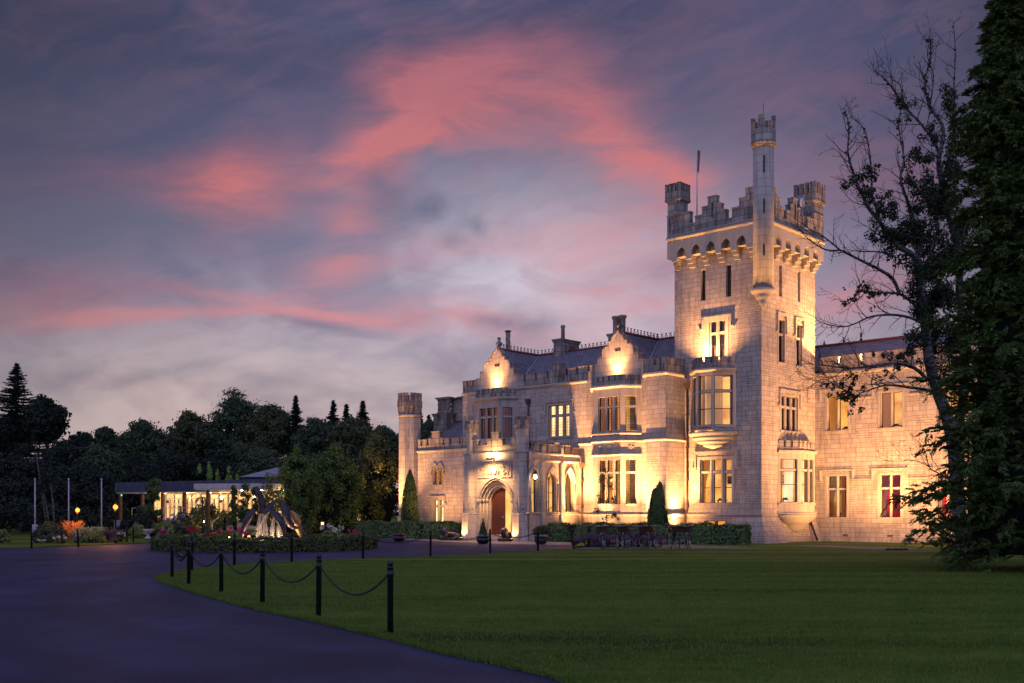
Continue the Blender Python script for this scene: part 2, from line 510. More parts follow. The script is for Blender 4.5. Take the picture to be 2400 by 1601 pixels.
def cloth_mat(name, col, glow=.0):
    m, T = mat(name)
    obj = T.n('TexCoord').outputs['Object']
    n = T.noise(obj, 5, 3)
    c = T.mix(n, tuple(x * .8 for x in col), col)
    d = T.n('BsdfDiffuse', i={'Color': c})
    t = T.n('BsdfTranslucent', i={'Color': c})
    T.link(T.n('MixShader', i={0: .72, 1: d.outputs[0], 2: t.outputs[0]}).outputs[0], T.n('OutputMaterial').inputs[0])
    return m
M['curtain_white'] = cloth_mat('net curtain', (.80, .78, .76))
M['curtain_cream'] = cloth_mat('cream curtain', (.60, .45, .30))
M['curtain_brown'] = cloth_mat('patterned brown curtain', (.40, .20, .09))
M['picture'] = plain('framed print', (.55, .42, .26), .5)
M['lamp_warm'] = emit('warm lamp lens', (1.0, .66, .30), 14)
M['lamp_white'] = emit('pale warm lamp', (1.0, .80, .50), 20)
M['lamp_orange'] = emit('orange lamp globe', (1.0, .27, .04), 3.4)
WARM = (1.0, .45, .16)
GOLD = (1.0, .52, .19)
# ================================================================== THE CASTLE (local axes: x along the front, y away from the viewer, z up)
C0 = (13.1, 56.0)
TH = R(-42.64)
EX, EY = (math.cos(TH), math.sin(TH)), (-math.sin(TH), math.cos(TH))
def L2W(x, y, z=0.0):
    return (C0[0] + x * EX[0] + y * EY[0], C0[1] + x * EX[1] + y * EY[1], z)

castle = empty('castle', (C0[0], C0[1], 0), TH)
tag(castle, 'floodlit pale stone castle with tall battlemented tower, gables and arched porch', 'castle')

class Fr:
    """a vertical wall plane: s along it, d into it, z up"""
    def __init__(s, p0, p1):
        s.p0 = Vector((p0[0], p0[1])); v = Vector((p1[0] - p0[0], p1[1] - p0[1]))
        s.L = v.length; s.t = v / s.L; s.n = Vector((s.t.y, -s.t.x))
    def P(s, a, d, z):
        q = s.p0 + s.t * a - s.n * d
        return (q.x, q.y, z)
    def bx(s, mb, a0, a1, d0, d1, z0, z1):
        return mb.hexa([s.P(a0, d0, z0), s.P(a1, d0, z0), s.P(a1, d1, z0), s.P(a0, d1, z0), s.P(a0, d0, z1), s.P(a1, d0, z1), s.P(a1, d1, z1), s.P(a0, d1, z1)])

def arch(s0, s1, zs, za, n=8):
    """points of a pointed or flattened arch from left springing to right springing"""
    w, r = s1 - s0, za - zs
    c = (s0 + s1) / 2
    out = []
    if r >= w / 2:
        RR = (w * w / 4 + r * r) / w
        a1 = math.atan2(r, RR - w / 2)
        for k in range(n + 1):
            a = a1 * k / n
            out.append((s0 + RR - RR * math.cos(a), zs + RR * math.sin(a)))
        out += [(2 * c - p, z) for p, z in reversed(out[:-1])]
    else:
        for k in range(2 * n + 1):
            t = -math.cos(math.pi * k / (2 * n))
            out.append((c + t * w / 2, zs + r * (1 - abs(t) ** 1.7) ** .62))
    return out

def wall(mb, fr, s0, s1, z0, z1, ops=(), rev=.28):
    ss = sorted({s0, s1, *[o[0] for o in ops], *[o[1] for o in ops]})
    zs = sorted({z0, z1, *[o[2] for o in ops], *[o[3] for o in ops]})
    for a, b in zip(ss, ss[1:]):
        for c, d in zip(zs, zs[1:]):
            m, k = (a + b) / 2, (c + d) / 2
            if any(o[0] < m < o[1] and o[2] < k < o[3] for o in ops): continue
            mb.quad(fr.P(a, 0, c), fr.P(b, 0, c), fr.P(b, 0, d), fr.P(a, 0, d))
    for o in ops:
        a, b, c, d = o[:4]
        zs_ = o[4] if len(o) > 4 else d
        mb.quad(fr.P(a, 0, c), fr.P(a, 0, zs_), fr.P(a, rev, zs_), fr.P(a, rev, c))
        mb.quad(fr.P(b, 0, c), fr.P(b, rev, c), fr.P(b, rev, zs_), fr.P(b, 0, zs_))
        mb.quad(fr.P(a, 0, c), fr.P(a, rev, c), fr.P(b, rev, c), fr.P(b, 0, c))
        if len(o) > 4:
            pts = arch(a, b, zs_, d)
            for (p, q), (p2, q2) in zip(pts, pts[1:]):
                mb.quad(fr.P(p, 0, q), fr.P(p2, 0, q2), fr.P(p2, 0, d), fr.P(p, 0, d))
                mb.quad(fr.P(p, 0, q), fr.P(p, rev, q), fr.P(p2, rev, q2), fr.P(p2, 0, q2))
        else:
            mb.quad(fr.P(a, 0, d), fr.P(b, 0, d), fr.P(b, rev, d), fr.P(a, rev, d))

def curtain(parent, fr, a0, a1, z0, z1, d, m, pull=None, seed=0):
    rg = random.Random(seed)
    n = 18
    ph = rg.random() * 6
    vs, fs = [], []
    rows = 7
    for r_ in range(rows):
        t = r_ / (rows - 1)
        for k in range(n + 1):
            u = k / n
            a = a0 + (a1 - a0) * u
            if pull:
                q = 1 - .62 * math.sin(min(1, (1 - t) * 1.5) * math.pi / 2) ** 1.5
                a = (a0 + (a - a0) * q) if pull == 'l' else (a1 - (a1 - a) * q)
            vs.append(fr.P(a, d + .03 * math.sin(u * 26 + ph) * (1 - .3 * t), z0 + (z1 - z0) * t))
    for r_ in range(rows - 1):
        for k in range(n):
            i = r_ * (n + 1) + k
            fs.append((i, i + 1, i + n + 2, i + n + 1))
    mb = MB(); mb.add(vs, fs, True)
    return mb.build('curtain', M[m], parent, recalc=False)

def window(fr, s0, s1, z0, z1, lights, tz=None, room='amber', hood=None, surround=.13, depth=.2, mull=.13, midbar=None, curt=(), sill=True, label=None, lattice=False, room_d=1.1, margin=.35):
    """stone mullioned window: lights = list of (a, b); returns the window part"""
    w = MB()
    if surround:
        e, q = surround, .022
        fr.bx(w, s0 - e, s0, -q, .06, z0 - .02, z1 + e)
        fr.bx(w, s1, s1 + e, -q, .06, z0 - .02, z1 + e)
        fr.bx(w, s0, s1, -q, .06, z1, z1 + e)
    if sill:
        fr.bx(w, s0 - surround * .8, s1 + surround * .8, -.06, .1, z0 - .12, z0 - .002)
    edges = [s0] + [x for l in lights for x in l] + [s1]
    for i in range(0, len(edges), 2):
        a, b = edges[i], edges[i + 1]
        if b - a > .02:
            lo, hi = a, b
            w.hexa([fr.P(lo, .10, z0), fr.P(hi, .10, z0), fr.P(hi, .27, z0), fr.P(lo, .27, z0), fr.P(lo, .10, z1), fr.P(hi, .10, z1), fr.P(hi, .27, z1), fr.P(lo, .27, z1)])
            if 0 < i < len(edges) - 2:     # splayed nose of a mullion
                c = (lo + hi) / 2
                w.loft([[fr.P(lo + .01, .10, z), fr.P(c - .02, .03, z), fr.P(c + .02, .03, z), fr.P(hi - .01, .10, z)] for z in (z0 + .003, z1 - .003)])
    if tz:
        for a, b in lights:
            fr.bx(w, a, b, .07, .26, tz - .06, tz + .06)
    o = w.build('window', M['trim'], castle)
    if label: o['label'] = label
    g = MB(); g.quad(fr.P(s0 + .005, depth + .02, z0 + .005), fr.P(s1 - .005, depth + .02, z0 + .005), fr.P(s1 - .005, depth + .02, z1 - .005), fr.P(s0 + .005, depth + .02, z1 - .005))
    g.build('glass', M['glass'], o, recalc=False)
    sa = MB()
    t = .028
    for a, b in lights:
        for c, d in ([(z0, tz - .06), (tz + .06, z1)] if tz else [(z0, z1)]):
            fr.bx(sa, a, a + t, depth - .03, depth + .015, c, d); fr.bx(sa, b - t, b, depth - .03, depth + .015, c, d)
            fr.bx(sa, a + t, b - t, depth - .028, depth + .013, c, c + t); fr.bx(sa, a + t, b - t, depth - .028, depth + .013, d - t, d)
            if midbar and d - c > 1.0:
                zz = c + (d - c) * midbar
                fr.bx(sa, a + t, b - t, depth - .026, depth + .012, zz, zz + .04)
            if lattice:
                k = .006
                for j in range(1, 3):
                    aa = a + (b - a) * j / 3
                    fr.bx(sa, aa - k, aa + k, depth - .012, depth + .01, c + t, d - t)
                nz = max(2, round((d - c) / .17))
                for j in range(1, nz):
                    zz = c + (d - c) * j / nz
                    fr.bx(sa, a + t, b - t, depth - .010, depth + .008, zz - k, zz + k)
    sa.build('sash', M['sash'] if room != 'x' else M['white_paint'], o)
    rm = MB()
    a, b, c, d = s0 - margin, s1 + margin, z0 - .25, z1 + .25
    d0, d1 = .34, .34 + room_d
    rm.quad(fr.P(a, d1, c), fr.P(b, d1, c), fr.P(b, d1, d), fr.P(a, d1, d))
    rm.quad(fr.P(a, d0, c), fr.P(a, d1, c), fr.P(a, d1, d), fr.P(a, d0, d))
    rm.quad(fr.P(b, d0, c), fr.P(b, d1, c), fr.P(b, d1, d), fr.P(b, d0, d))
    rm.quad(fr.P(a, d0, c), fr.P(b, d0, c), fr.P(b, d1, c), fr.P(a, d1, c))
    rm.quad(fr.P(a, d0, d), fr.P(b, d0, d), fr.P(b, d1, d), fr.P(a, d1, d))
    rm.build('lit_room', M['room_' + room], o, recalc=False)
    if room in ('gold', 'amber', 'dim') and room_d > .6:      # table with a lamp, and a framed print on the far wall
        rq = random.Random(int(abs(s0) * 1000 + z0 * 77))
        fu = MB(); aa = a + (b - a) * rq.uniform(.3, .5)
        fr.bx(fu, aa, aa + .55, .75, 1.0, z0 + .12, z0 + .17); fr.bx(fu, aa + .04, aa + .09, .8, .85, c + .01, z0 + .12); fr.bx(fu, aa + .46, aa + .51, .8, .85, c + .01, z0 + .12)
        fr.bx(fu, aa + .1, aa + .3, .78, .95, z0 + .17, z0 + .26)
        fu.build('furniture', M['sash'], o)
        pi = MB(); aa = a + (b - a) * rq.uniform(.45, .65); zz = z0 + (z1 - z0) * .45
        fr.bx(pi, aa, aa + .34, d1 - .03, d1 - .005, zz, zz + .42); pi.build('framed_picture', M['sash'], o)
    for k, cu in enumerate(curt):
        ca, cb, m_ = cu[:3]
        curtain(o, fr, ca, cb, z0, z1, .36, m_, cu[3] if len(cu) > 3 else None, int(abs(ca) * 100) + k)
    if hood:
        hz, drop, ext = hood
        h = MB()
        x0, x1 = s0 - surround - ext, s1 + surround + ext
        fr.bx(h, x0, x1, -.11, .02, hz, hz + .09)
        fr.bx(h, x0 + .02, x1 - .02, -.06, .02, hz - .05, hz - .001)
        for q0, q1 in ((x0, x0 + .11), (x1 - .11, x1)):
            fr.bx(h, q0, q1, -.10, .02, hz - drop, hz - .052)
        fr.bx(h, x0 - .14, x0, -.10, .02, hz - drop, hz - drop + .1)
        fr.bx(h, x1, x1 + .14, -.10, .02, hz - drop, hz - drop + .1)
        h.build_parts('hood_mould', M['trim'], o)
    return o

def cornice(mb, pts, z0, z1, out, closed=False, inw=.12):
    """a projecting string course along a plan polyline (walls on the left looking along it)"""
    n = len(pts)
    def off(k, d):
        p = Vector(pts[k]); ns = []
        if k > 0 or closed:
            v = (p - Vector(pts[k - 1])).normalized(); ns.append(Vector((v.y, -v.x)))
        if k < n - 1 or closed:
            v = (Vector(pts[(k + 1) % n]) - p).normalized(); ns.append(Vector((v.y, -v.x)))
        m = sum(ns, Vector((0, 0)))
        m = m.normalized() / max(.35, m.normalized().dot(ns[0]))
        q = p + m * d
        return (q.x, q.y)
    rings = []
    zm = z0 + (z1 - z0) * .45
    for k in range(n):
        a, b, c = off(k, -inw), off(k, out * .35), off(k, out)
        rings.append([(*a, z0), (*b, z0), (*c, zm), (*c, z1 - .02), (*off(k, out * .8), z1), (*a, z1)])
    if closed: rings.append(rings[0])
    mb.loft(rings, caps=not closed)

def crenel(mb, fr, segs, zb, th=.3, cope=.03):
    """battlement: segs = (s0, s1, ztop); a low wall with coped merlons"""
    for a, b, zt in segs:
        fr.bx(mb, a + .001, b - .001, 0, th, zb, zt - .07)
        fr.bx(mb, a - cope * .5, b + cope * .5, -cope, th + cope, zt - .07, zt)

def even(s0, s1, n, zlo, zhi, start_high=True, duty=.62):
    p = (s1 - s0) / n
    out = []
    for k in range(n):
        a = s0 + k * p
        if start_high: out += [(a, a + p * duty, zhi), (a + p * duty, a + p, zlo)]
        else: out += [(a, a + p * (1 - duty), zlo), (a + p * (1 - duty), a + p, zhi)]
    return out

def ngon(cx, cy, ap, n=8, a0=None):
    r = ap / math.cos(math.pi / n)
    a0 = math.pi / n if a0 is None else a0
    return [(cx + r * math.cos(a0 + 2 * math.pi * i / n), cy + r * math.sin(a0 + 2 * math.pi * i / n)) for i in range(n)]

# ------------------------------------------------------------------ TOWER
TF, TR = Fr((-5.44, 0), (0, 0)), Fr((0, 0), (0, 6.0))
def tf(x): return x + 5.44
tw = MB()
op_gf = (tf(-3.78), tf(-1.78), 2.14, 4.5)
op_up = (tf(-3.19), tf(-2.2), 10.0, 12.0)
op_s1, op_s2 = (tf(-3.75), tf(-3.43), 13.23, 14.94), (tf(-2.15), tf(-1.82), 13.23, 14.94)
op_or = (tf(-3.9), tf(-1.9), 6.2, 8.95)
op_bs = (tf(-3.5), tf(-2.2), .75, 1.18)
wall(tw, TF, 0, 5.44, 0, 16.75, [op_gf, op_up, op_s1, op_s2, op_or, op_bs])
op_t1, op_t2 = (1.8, 2.46, 9.72, 12.0), (3.78, 4.42, 9.72, 12.0)
op_m = (2.1, 3.96, 6.08, 7.93)
op_r1, op_r2 = (1.87, 2.19, 13.28, 14.95), (3.95, 4.27, 13.28, 14.95)
op_b = (2.2, 5.2, 2.1, 4.6)
wall(tw, TR, 0, 6.0, 0, 16.75, [op_t1, op_t2, op_m, op_r1, op_r2, op_b])
wall(tw, Fr((0, 6.0), (-5.44, 6.0)), 0, 5.44, 0, 16.75)
wall(tw, Fr((-5.44, 6.0), (-5.44, 0)), 0, 6.0, 0, 16.75)
tower = tw.build('tower', M['ashlar'], castle)
# plinth string and battered foot
pl = MB()
cornice(pl, [(-4.7, 0), (0, 0), (0, 6.0)], 1.42, 1.56, .08)
pl.build_parts('string_course', M['trim'], castle)
bt = MB()
def batter(mb, fr, a0, a1, z1, out, inset=0.0):
    mb.hexa([fr.P(a0, -out, 0), fr.P(a1, -out, 0), fr.P(a1, .05, 0), fr.P(a0, .05, 0), fr.P(a0 + inset, -.02, z1), fr.P(a1 - inset, -.02, z1), fr.P(a1 - inset, .05, z1), fr.P(a0 + inset, .05, z1)])
batter(bt, TF, tf(-1.75), tf(0.0), 1.40, .42, .0)
bt.hexa([(0.001, -.42, 0), (.46, -.42, 0), (.46, 1.95, 0), (.001, 1.95, 0), (.001, -.02, 1.4), (.03, -.02, 1.4), (.03, 1.8, 1.4), (.001, 1.8, 1.4)])
bt.hexa([(0.001, 5.1, 0), (.5, 5.1, 0), (.5, 5.96, 0), (.001, 5.96, 0), (.001, 5.2, 1.4), (.03, 5.2, 1.4), (.03, 5.93, 1.4), (.001, 5.93, 1.4)])
bt.hexa([(0.001, 1.96, 0), (.22, 1.96, 0), (.22, 5.09, 0), (.001, 5.09, 0), (.001, 1.96, 1.3), (.02, 1.96, 1.3), (.02, 5.09, 1.3), (.001, 5.09, 1.3)])
bt.build_parts('battered_plinth', M['ashlar'], castle)

# machicolation: arches, corbels and parapet, 0.5 m proud of the tower walls
MF, MR = Fr((-5.6, -.5), (.5, -.5)), Fr((.5, -.5), (.5, 6.05))
mc, cb = MB(), MB()
fa = [-4.69 + .94 * k for k in range(5)]
def mf(x): return x + 5.6
ops = [(mf(x - .27), mf(x + .27), 15.72, 16.27, 15.86) for x in fa]
wall(mc, MF, 0, 6.1, 15.72, 16.72, ops, rev=.46)
ra = [.93 + 1.04 * k for k in range(5)]
def mr(y): return y + .5
ops = [(mr(y - .29), mr(y + .29), 15.72, 16.27, 15.86) for y in ra]
wall(mc, MR, 0, 6.55, 15.72, 16.72, ops, rev=.46)
def corbels(fr, edges):
    for a, b in edges:
        for k in range(3):
            fr.bx(cb, a + .03, b - .03, .02 + .155 * k, .5, 15.72 - .21 * (k + 1) + .02, 15.72 - .21 * k)
ed = [0.0] + [mf(v) for x in fa for v in (x - .27, x + .27)] + [6.1]
corbels(MF, [(ed[i], ed[i + 1]) if i else (ed[1] - .36, ed[1]) for i in range(0, len(ed) - 1, 2)])
ed = [0.0] + [mr(v) for y in ra for v in (y - .29, y + .29)] + [6.55]
corbels(MR, [(ed[i], min(ed[i + 1], ed[i] + .46)) for i in range(2, len(ed) - 1, 2)])
for a, b in ((mf(-5.6), mf(-4.96)),):
    pass
mc.quad((-5.6, -.5, 15.72), (-5.6, 0, 15.72), (-5.6, 0, 16.72), (-5.6, -.5, 16.72))
mc.quad((.5, 6.05, 15.72), (0, 6.05, 15.72), (0, 6.05, 16.72), (.5, 6.05, 16.72))
mc.build('machicolation', M['corbel'], castle)
cb.build_parts('corbel', M['corbel'], castle)
pc = MB()
cornice(pc, [(-5.6, 6.05), (-5.6, -.5), (.5, -.5), (.5, 6.05)][1:], 16.70, 16.86, .12)
cornice(pc, [(-5.6, -.5), (.5, -.5), (.5, 6.05)], 16.90, 16.98, .06)
pc.build_parts('string_course', M['corbel'], castle)
pp = MB()
segs = [(0, 1.21, 18.14), (1.21, 1.50, 18.14), (1.50, 1.82, 17.45), (1.82, 2.26, 17.8), (2.26, 2.63, 18.21), (2.63, 3.17, 18.69), (3.17, 3.45, 18.22), (3.45, 3.76, 17.82), (3.76, 4.12, 17.28), (4.12, 4.56, 17.8), (4.56, 4.94, 18.24), (4.94, 5.6, 18.69), (5.6, 6.1, 18.3)]
crenel(pp, MF, segs, 16.72)
sg = [(.32, 1.21, 18.7), (1.21, 1.6, 18.28), (1.6, 1.94, 17.82), (1.94, 2.25, 17.25), (2.25, 2.7, 17.8), (2.7, 2.95, 18.2), (2.95, 3.45, 18.62), (3.45, 3.8, 18.2), (3.8, 4.2, 17.8), (4.2, 4.6, 17.25), (4.6, 5.4, 17.9), (5.4, 6.55, 18.3)]
crenel(pp, MR, sg, 16.72)
BK, LK = Fr((.5, 6.05), (-5.6, 6.05)), Fr((-5.6, 6.05), (-5.6, -.5))
crenel(pp, BK, [(0.32, 1.6, 18.1), (1.6, 2.0, 17.3), (2.0, 2.5, 17.9), (2.5, 3.3, 18.65), (3.3, 3.7, 17.9), (3.7, 4.1, 17.3), (4.1, 5.78, 18.2)], 16.72)
crenel(pp, LK, [(0.0, 1.2, 18.1), (1.2, 1.6, 17.3), (1.6, 2.0, 17.9), (2.0, 2.9, 18.65), (2.9, 3.4, 17.9), (3.4, 3.9, 17.3), (3.9, 6.2, 18.1)], 16.72)
pp.box(-5.28, .18, -.18, 5.73, 16.68, 16.8)
pp.build('tower_parapet', M['weathered'], castle)
# arrow slits let into the parapet merlons
sl = MB()
MF.bx(sl, mf(-2.72), mf(-2.66), -.034, .02, 17.5, 18.3)
MR.bx(sl, mr(2.68), mr(2.74), -.034, .02, 17.45, 18.25)
sl.build_parts('arrow_slit', M['sash'], castle)
# square corner turrets
def crown(mb, cx, cy, hx, hy, z0, z1, z2, n):
    mb.box(cx - hx, cx + hx, cy - hy, cy + hy, z0, z1)
    for fr in (Fr((cx - hx, cy - hy), (cx + hx, cy - hy)), Fr((cx + hx, cy + hy), (cx - hx, cy + hy))):
        crenel(mb, fr, even(0, 2 * hx, n, z1 + .06, z2, True, .6)[:-1] + [(2 * hx - .12, 2 * hx, z2)], z1 - .002, .2, .015)
    for fr in (Fr((cx + hx, cy - hy), (cx + hx, cy + hy)), Fr((cx - hx, cy + hy), (cx - hx, cy - hy))):
        crenel(mb, fr, [(a, b, z) for a, b, z in even(.21, 2 * hy - .21, n - 1, z1 + .06, z2, False, .6)], z1 - .003, .2, .012)
def corner_turret(cx, cy, hx, hy, zb, z0, z2):
    t = MB(); t.box(cx - hx, cx + hx, cy - hy, cy + hy, zb, z0 + .02)
    o = t.build('corner_turret', M['weathered'], castle)
    k = MB()
    cornice(k, [(cx - hx, cy - hy), (cx + hx, cy - hy), (cx + hx, cy + hy), (cx - hx, cy + hy)], z0 - .08, z0 + .1, .12, True)
    crown(k, cx, cy, hx + .1, hy + .1, z0 + .1, z0 + .42, z2, 4)
    k.build('crown', M['weathered'], o)
corner_turret(-5.18, -.08, .40, .40, 16.74, 18.92, 19.86)
corner_turret(-.08, 5.52, .56, .52, 16.74, 18.98, 20.05)
# tall round stair turret corbelled out from the near corner
ct = MB()
cx, cy = .25, -.25
ct.lathe(cx, cy, [(.53, 13.28), (.53, 20.72)], 28)
ro = ct.build('round_turret', M['ashlar_smooth'], castle)
cc = MB()
cc.lathe(cx - .02, cy + .02, [(.05, 12.26), (.09, 12.34), (.2, 12.5), (.23, 12.6), (.2, 12.66), (.36, 12.78), (.41, 12.9), (.38, 12.96), (.55, 13.06), (.67, 13.16), (.67, 13.22), (.53, 13.3)], 28)
cc.build_parts('corbel', M['corbel'], ro)
cr_ = MB()
cr_.lathe(cx, cy, [(.53, 20.60), (.60, 20.66), (.67, 20.78), (.67, 20.84), (.64, 20.86), (.64, 21.5), (.40, 21.5)], 28)
for k in range(8):
    a0 = 2 * math.pi * (k + .1) / 8; a1 = a0 + 2 * math.pi / 8 * .66
    zt = 22.2 if k % 2 == 0 else 21.86
    ring = []
    for r_ in (.64, .44):
        ring.append([(cx + r_ * math.cos(a0 + (a1 - a0) * j / 4), cy + r_ * math.sin(a0 + (a1 - a0) * j / 4)) for j in range(5)])
    poly = ring[0] + ring[1][::-1]
    cr_.prism(poly, 21.49, zt - .06); cr_.prism(poly, zt - .06, zt, .06)
cr_.build('crown', M['weathered'], ro)
s_ = MB()
for z0, z1 in ((19.2, 20.1), (17.1, 17.85), (14.9, 15.5)):
    a = R(-57)
    px_, py_ = cx + .52 * math.cos(a), cy + .52 * math.sin(a)
    t = Vector((-math.sin(a), math.cos(a))) * .045; n = Vector((math.cos(a), math.sin(a)))
    s_.hexa([(px_ - t.x + n.x * d, py_ - t.y + n.y * d, z) if i in (0, 3) else (px_ + t.x + n.x * d, py_ + t.y + n.y * d, z) for z in (z0, z1) for i, d in ((0, .02), (1, .02), (2, -.05), (3, -.05))])
s_.build_parts('arrow_slit', M['sash'], ro)
mt = MB(); mt.tube([(cx, cy, 21.5), (cx, cy, 23.0)], .012, 5)
mt.build('lightning_rod', M['black_metal'], ro)
# flagpole with a furled flag
fp = MB(); fp.tube([(-5.0, 1.6, 16.8), (-5.0, 1.6, 22.4)], [.05, .03], 8)
fpo = fp.build('flagpole', M['white_paint'], castle)
fl = MB()
vs, fs = [], []
for i in range(9):
    for j in range(7):
        t, u = i / 8, j / 6
        vs.append((-5.0 + .02 + u * .20 * (1 - .3 * t), 1.6 + .05 * math.sin(u * 9 + t * 3), 22.25 - 1.25 * t - .18 * u))
for i in range(8):
    for j in range(6):
        fs.append((i * 7 + j, i * 7 + j + 1, i * 7 + j + 8, i * 7 + j + 7))
fl.add(vs, fs, True)
fl.build('flag', cloth_mat('limp flag cloth', (.55, .34, .36)), fpo, recalc=False)
# satellite dish behind the right parapet
sd = MB(); sd.ball((.1, 4.3, 18.75), .3, 14, 8, (.22, 1, 1)); sd.tube([(.1, 4.3, 16.8), (.1, 4.3, 18.7)], .03, 6)
sd.build('satellite_dish', M['white_paint'], castle)

# tower windows
window(TF, *op_gf, [(tf(-3.72), tf(-3.2)), (tf(-2.98), tf(-2.5)), (tf(-2.27), tf(-1.82))], 3.82, 'gold', hood=(4.86, .9, .16), surround=.16, midbar=.5, curt=[(tf(-3.9), tf(-3.25), 'curtain_cream', 'l')])
window(TF, *op_up, [(tf(-3.14), tf(-2.8)), (tf(-2.6), tf(-2.26))], 11.36, 'dark', hood=(12.2, .62, .2), surround=.22, curt=[(tf(-3.1), tf(-2.84), 'curtain_cream'), (tf(-2.56), tf(-2.3), 'curtain_white')], midbar=.52)
for q in (op_s1, op_s2):
    window(TF, *q, [(q[0] + .01, q[1] - .01)], None, 'dark', surround=0, sill=False, depth=.24)
for q in (op_r1, op_r2):
    window(TR, *q, [(q[0] + .01, q[1] - .01)], None, 'dark', surround=0, sill=False, depth=.24)
for q in (op_t1, op_t2):
    window(TR, *q, [(q[0] + .03, q[1] - .03)], 11.25, 'dark', hood=(12.3, 1.0, .08), surround=.12, curt=[(q[0] + .03, q[1] - .2, 'curtain_cream')])
window(TR, *op_m, [(2.16, 2.62), (2.8, 3.27), (3.45, 3.9)], 7.35, 'dark', hood=(8.2, .85, .12), surround=.14)
window(TF, *op_bs, [(tf(-3.45), tf(-2.9)), (tf(-2.8), tf(-2.25))], None, 'amber', surround=.1, sill=False)

# canted oriels and bays
def bay(plan, zwin, zbase, zcor, name='bay_window', corb=None, base_z=None, par=(0, 0, 0), wins=(), sill_out=.1, smooth_parapet=False, body='trim', extra_z=None, npar=3):
    """plan: open polyline of the outer face from wall to wall; wins: per facet (s0, s1, z0, z1)"""
    b = MB()
    frs = [Fr(p, q) for p, q in zip(plan, plan[1:])]
    for k, fr in enumerate(frs):
        ops = [w for w in wins if w[0] == k]
        wall(b, fr, 0, fr.L, zbase, zcor, [(w[1], w[2], w[3], w[4]) for w in ops], .2)
    o = b.build(name, M[body], castle)
    c = MB()
    cornice(c, plan, zcor - .05, zcor + .13, .15)
    cornice(c, plan, zbase - .02, zbase + .12, sill_out)
    if extra_z:
        for a_, b_, o_ in extra_z: cornice(c, plan, a_, b_, o_)
    inner = [(p[0], p[1]) for p in plan]
    c.loft([[(x, y, z) for x, y in inner] for z in (zcor + .02, zcor + .08)])
    c.loft([[(x, y, z) for x, y in inner] for z in (zbase + .005, zbase + .05)])
    c.build_parts('moulding', M['trim'], o)
    if par[1]:
        q = MB()
        z0, z1, zm = par
        pr = plan
        for fr in [Fr(a, b2) for a, b2 in zip(pr, pr[1:])]:
            n = max(2, round(fr.L / .42))
            crenel(q, fr, [(0.0, fr.L, z1)] , z0, .16, .006)
            crenel(q, fr, [sg_ for sg_ in even(.02, fr.L + .04, n, 0, zm, True, .72) if sg_[2]], z1 - .003, .17, .02)
        q.build_parts('battlement', M['weathered'], o)
    return o, frs

# front oriel on the tower (first floor)
plan = [(-4.3, .01), (-3.42, -.92), (-2.42, -.92), (-1.52, .01)]
L1 = math.hypot(.9, .93); 
ow = [(0, .18, 1.12, 6.32, 8.98), (1, .12, .92, 6.32, 8.98), (2, .12, 1.12, 6.32, 8.98)]
o, frs = bay(plan, None, 5.98, 9.22, 'oriel', par=None or (9.38, 9.62, 9.98), wins=ow)
for k, w in enumerate(ow):
    window(frs[w[0]], *w[1:], [(w[1] + .03, w[2] - .03)], 8.13, 'amber' if k == 1 else 'gold', surround=.0, sill=True, midbar=.48, room_d=.5, margin=.0, depth=.12,
           curt=[(w[1] + .02, w[1] + .55, 'curtain_white')] if k == 2 else [(w[1] + .3, w[2], 'curtain_white'), (w[1], w[1] + .2, 'curtain_cream')] if k == 1 else [])
cbm = MB()
c0 = (-2.9, .02)
def bayring(f, z):
    pts = []
    n = 22
    for i in range(n + 1):
        a = math.pi + math.pi * i / n
        pts.append((c0[0] + 1.42 * f * math.cos(a), c0[1] + .98 * f * math.sin(a), z))
    return pts
prof = [(.04, 5.02), (.18, 5.12), (.42, 5.2), (.46, 5.28), (.44, 5.31), (.66, 5.4), (.70, 5.47), (.67, 5.5), (.86, 5.6), (.90, 5.68), (.87, 5.71), (1.02, 5.82), (1.06, 5.9), (1.06, 5.97)]
cbm.loft([bayring(f, z) for f, z in prof], smooth=True)
cbm.build_parts('corbel', M['corbel'], castle)

# ground-floor oriel on the right-hand tower face
plan = [(.01, 1.72), (.76, 2.72), (.76, 4.45), (.01, 5.5)]
Lc = math.hypot(.75, 1.0)
ow = [(0, .16, 1.12, 2.18, 4.5), (1, .22, 1.02, 2.18, 4.5), (1, 1.12, 1.6, 2.18, 4.5), (2, .2, 1.1, 2.18, 4.5)]
o, frs = bay(plan, None, 1.5, 4.86, 'oriel', par=(5.0, 5.16, 5.5), wins=ow, extra_z=[(2.0, 2.12, .07)])
for k, w in enumerate(ow):
    ob = window(frs[w[0]], *w[1:], [(w[1] + .03, w[2] - .03)], 3.92, 'gold' if k == 0 else 'pale', surround=0, midbar=.55, room_d=.7, margin=.0, depth=.12, curt=[(w[1], w[2], 'curtain_white')] if k in (1, 2) else [])
    if k == 0:
        pf = MB(); frs[0].bx(pf, .42, .84, .98, 1.0, 3.25, 3.66); pf.build_parts('framed_picture', M['sash'], ob)
        pf = MB(); frs[0].bx(pf, .47, .79, .96, .979, 3.30, 3.61); pf.build_parts('framed_picture', M['picture'], ob)
c0r = (.0, 3.61)
def bayr(f, z):
    return [(.02 + .80 * f * math.sin(math.pi * i / 22), 3.61 - 1.9 * f * math.cos(math.pi * i / 22), z) for i in range(23)]
cbm = MB()
cbm.loft([bayr(f, z) for f, z in [(.08, .46), (.26, .55), (.44, .72), (.5, .9), (.55, .95), (.72, 1.06), (.84, 1.2), (.86, 1.25), (1.0, 1.36), (1.04, 1.5)]], smooth=True)
cbm.build_parts('corbel', M['corbel'], castle)

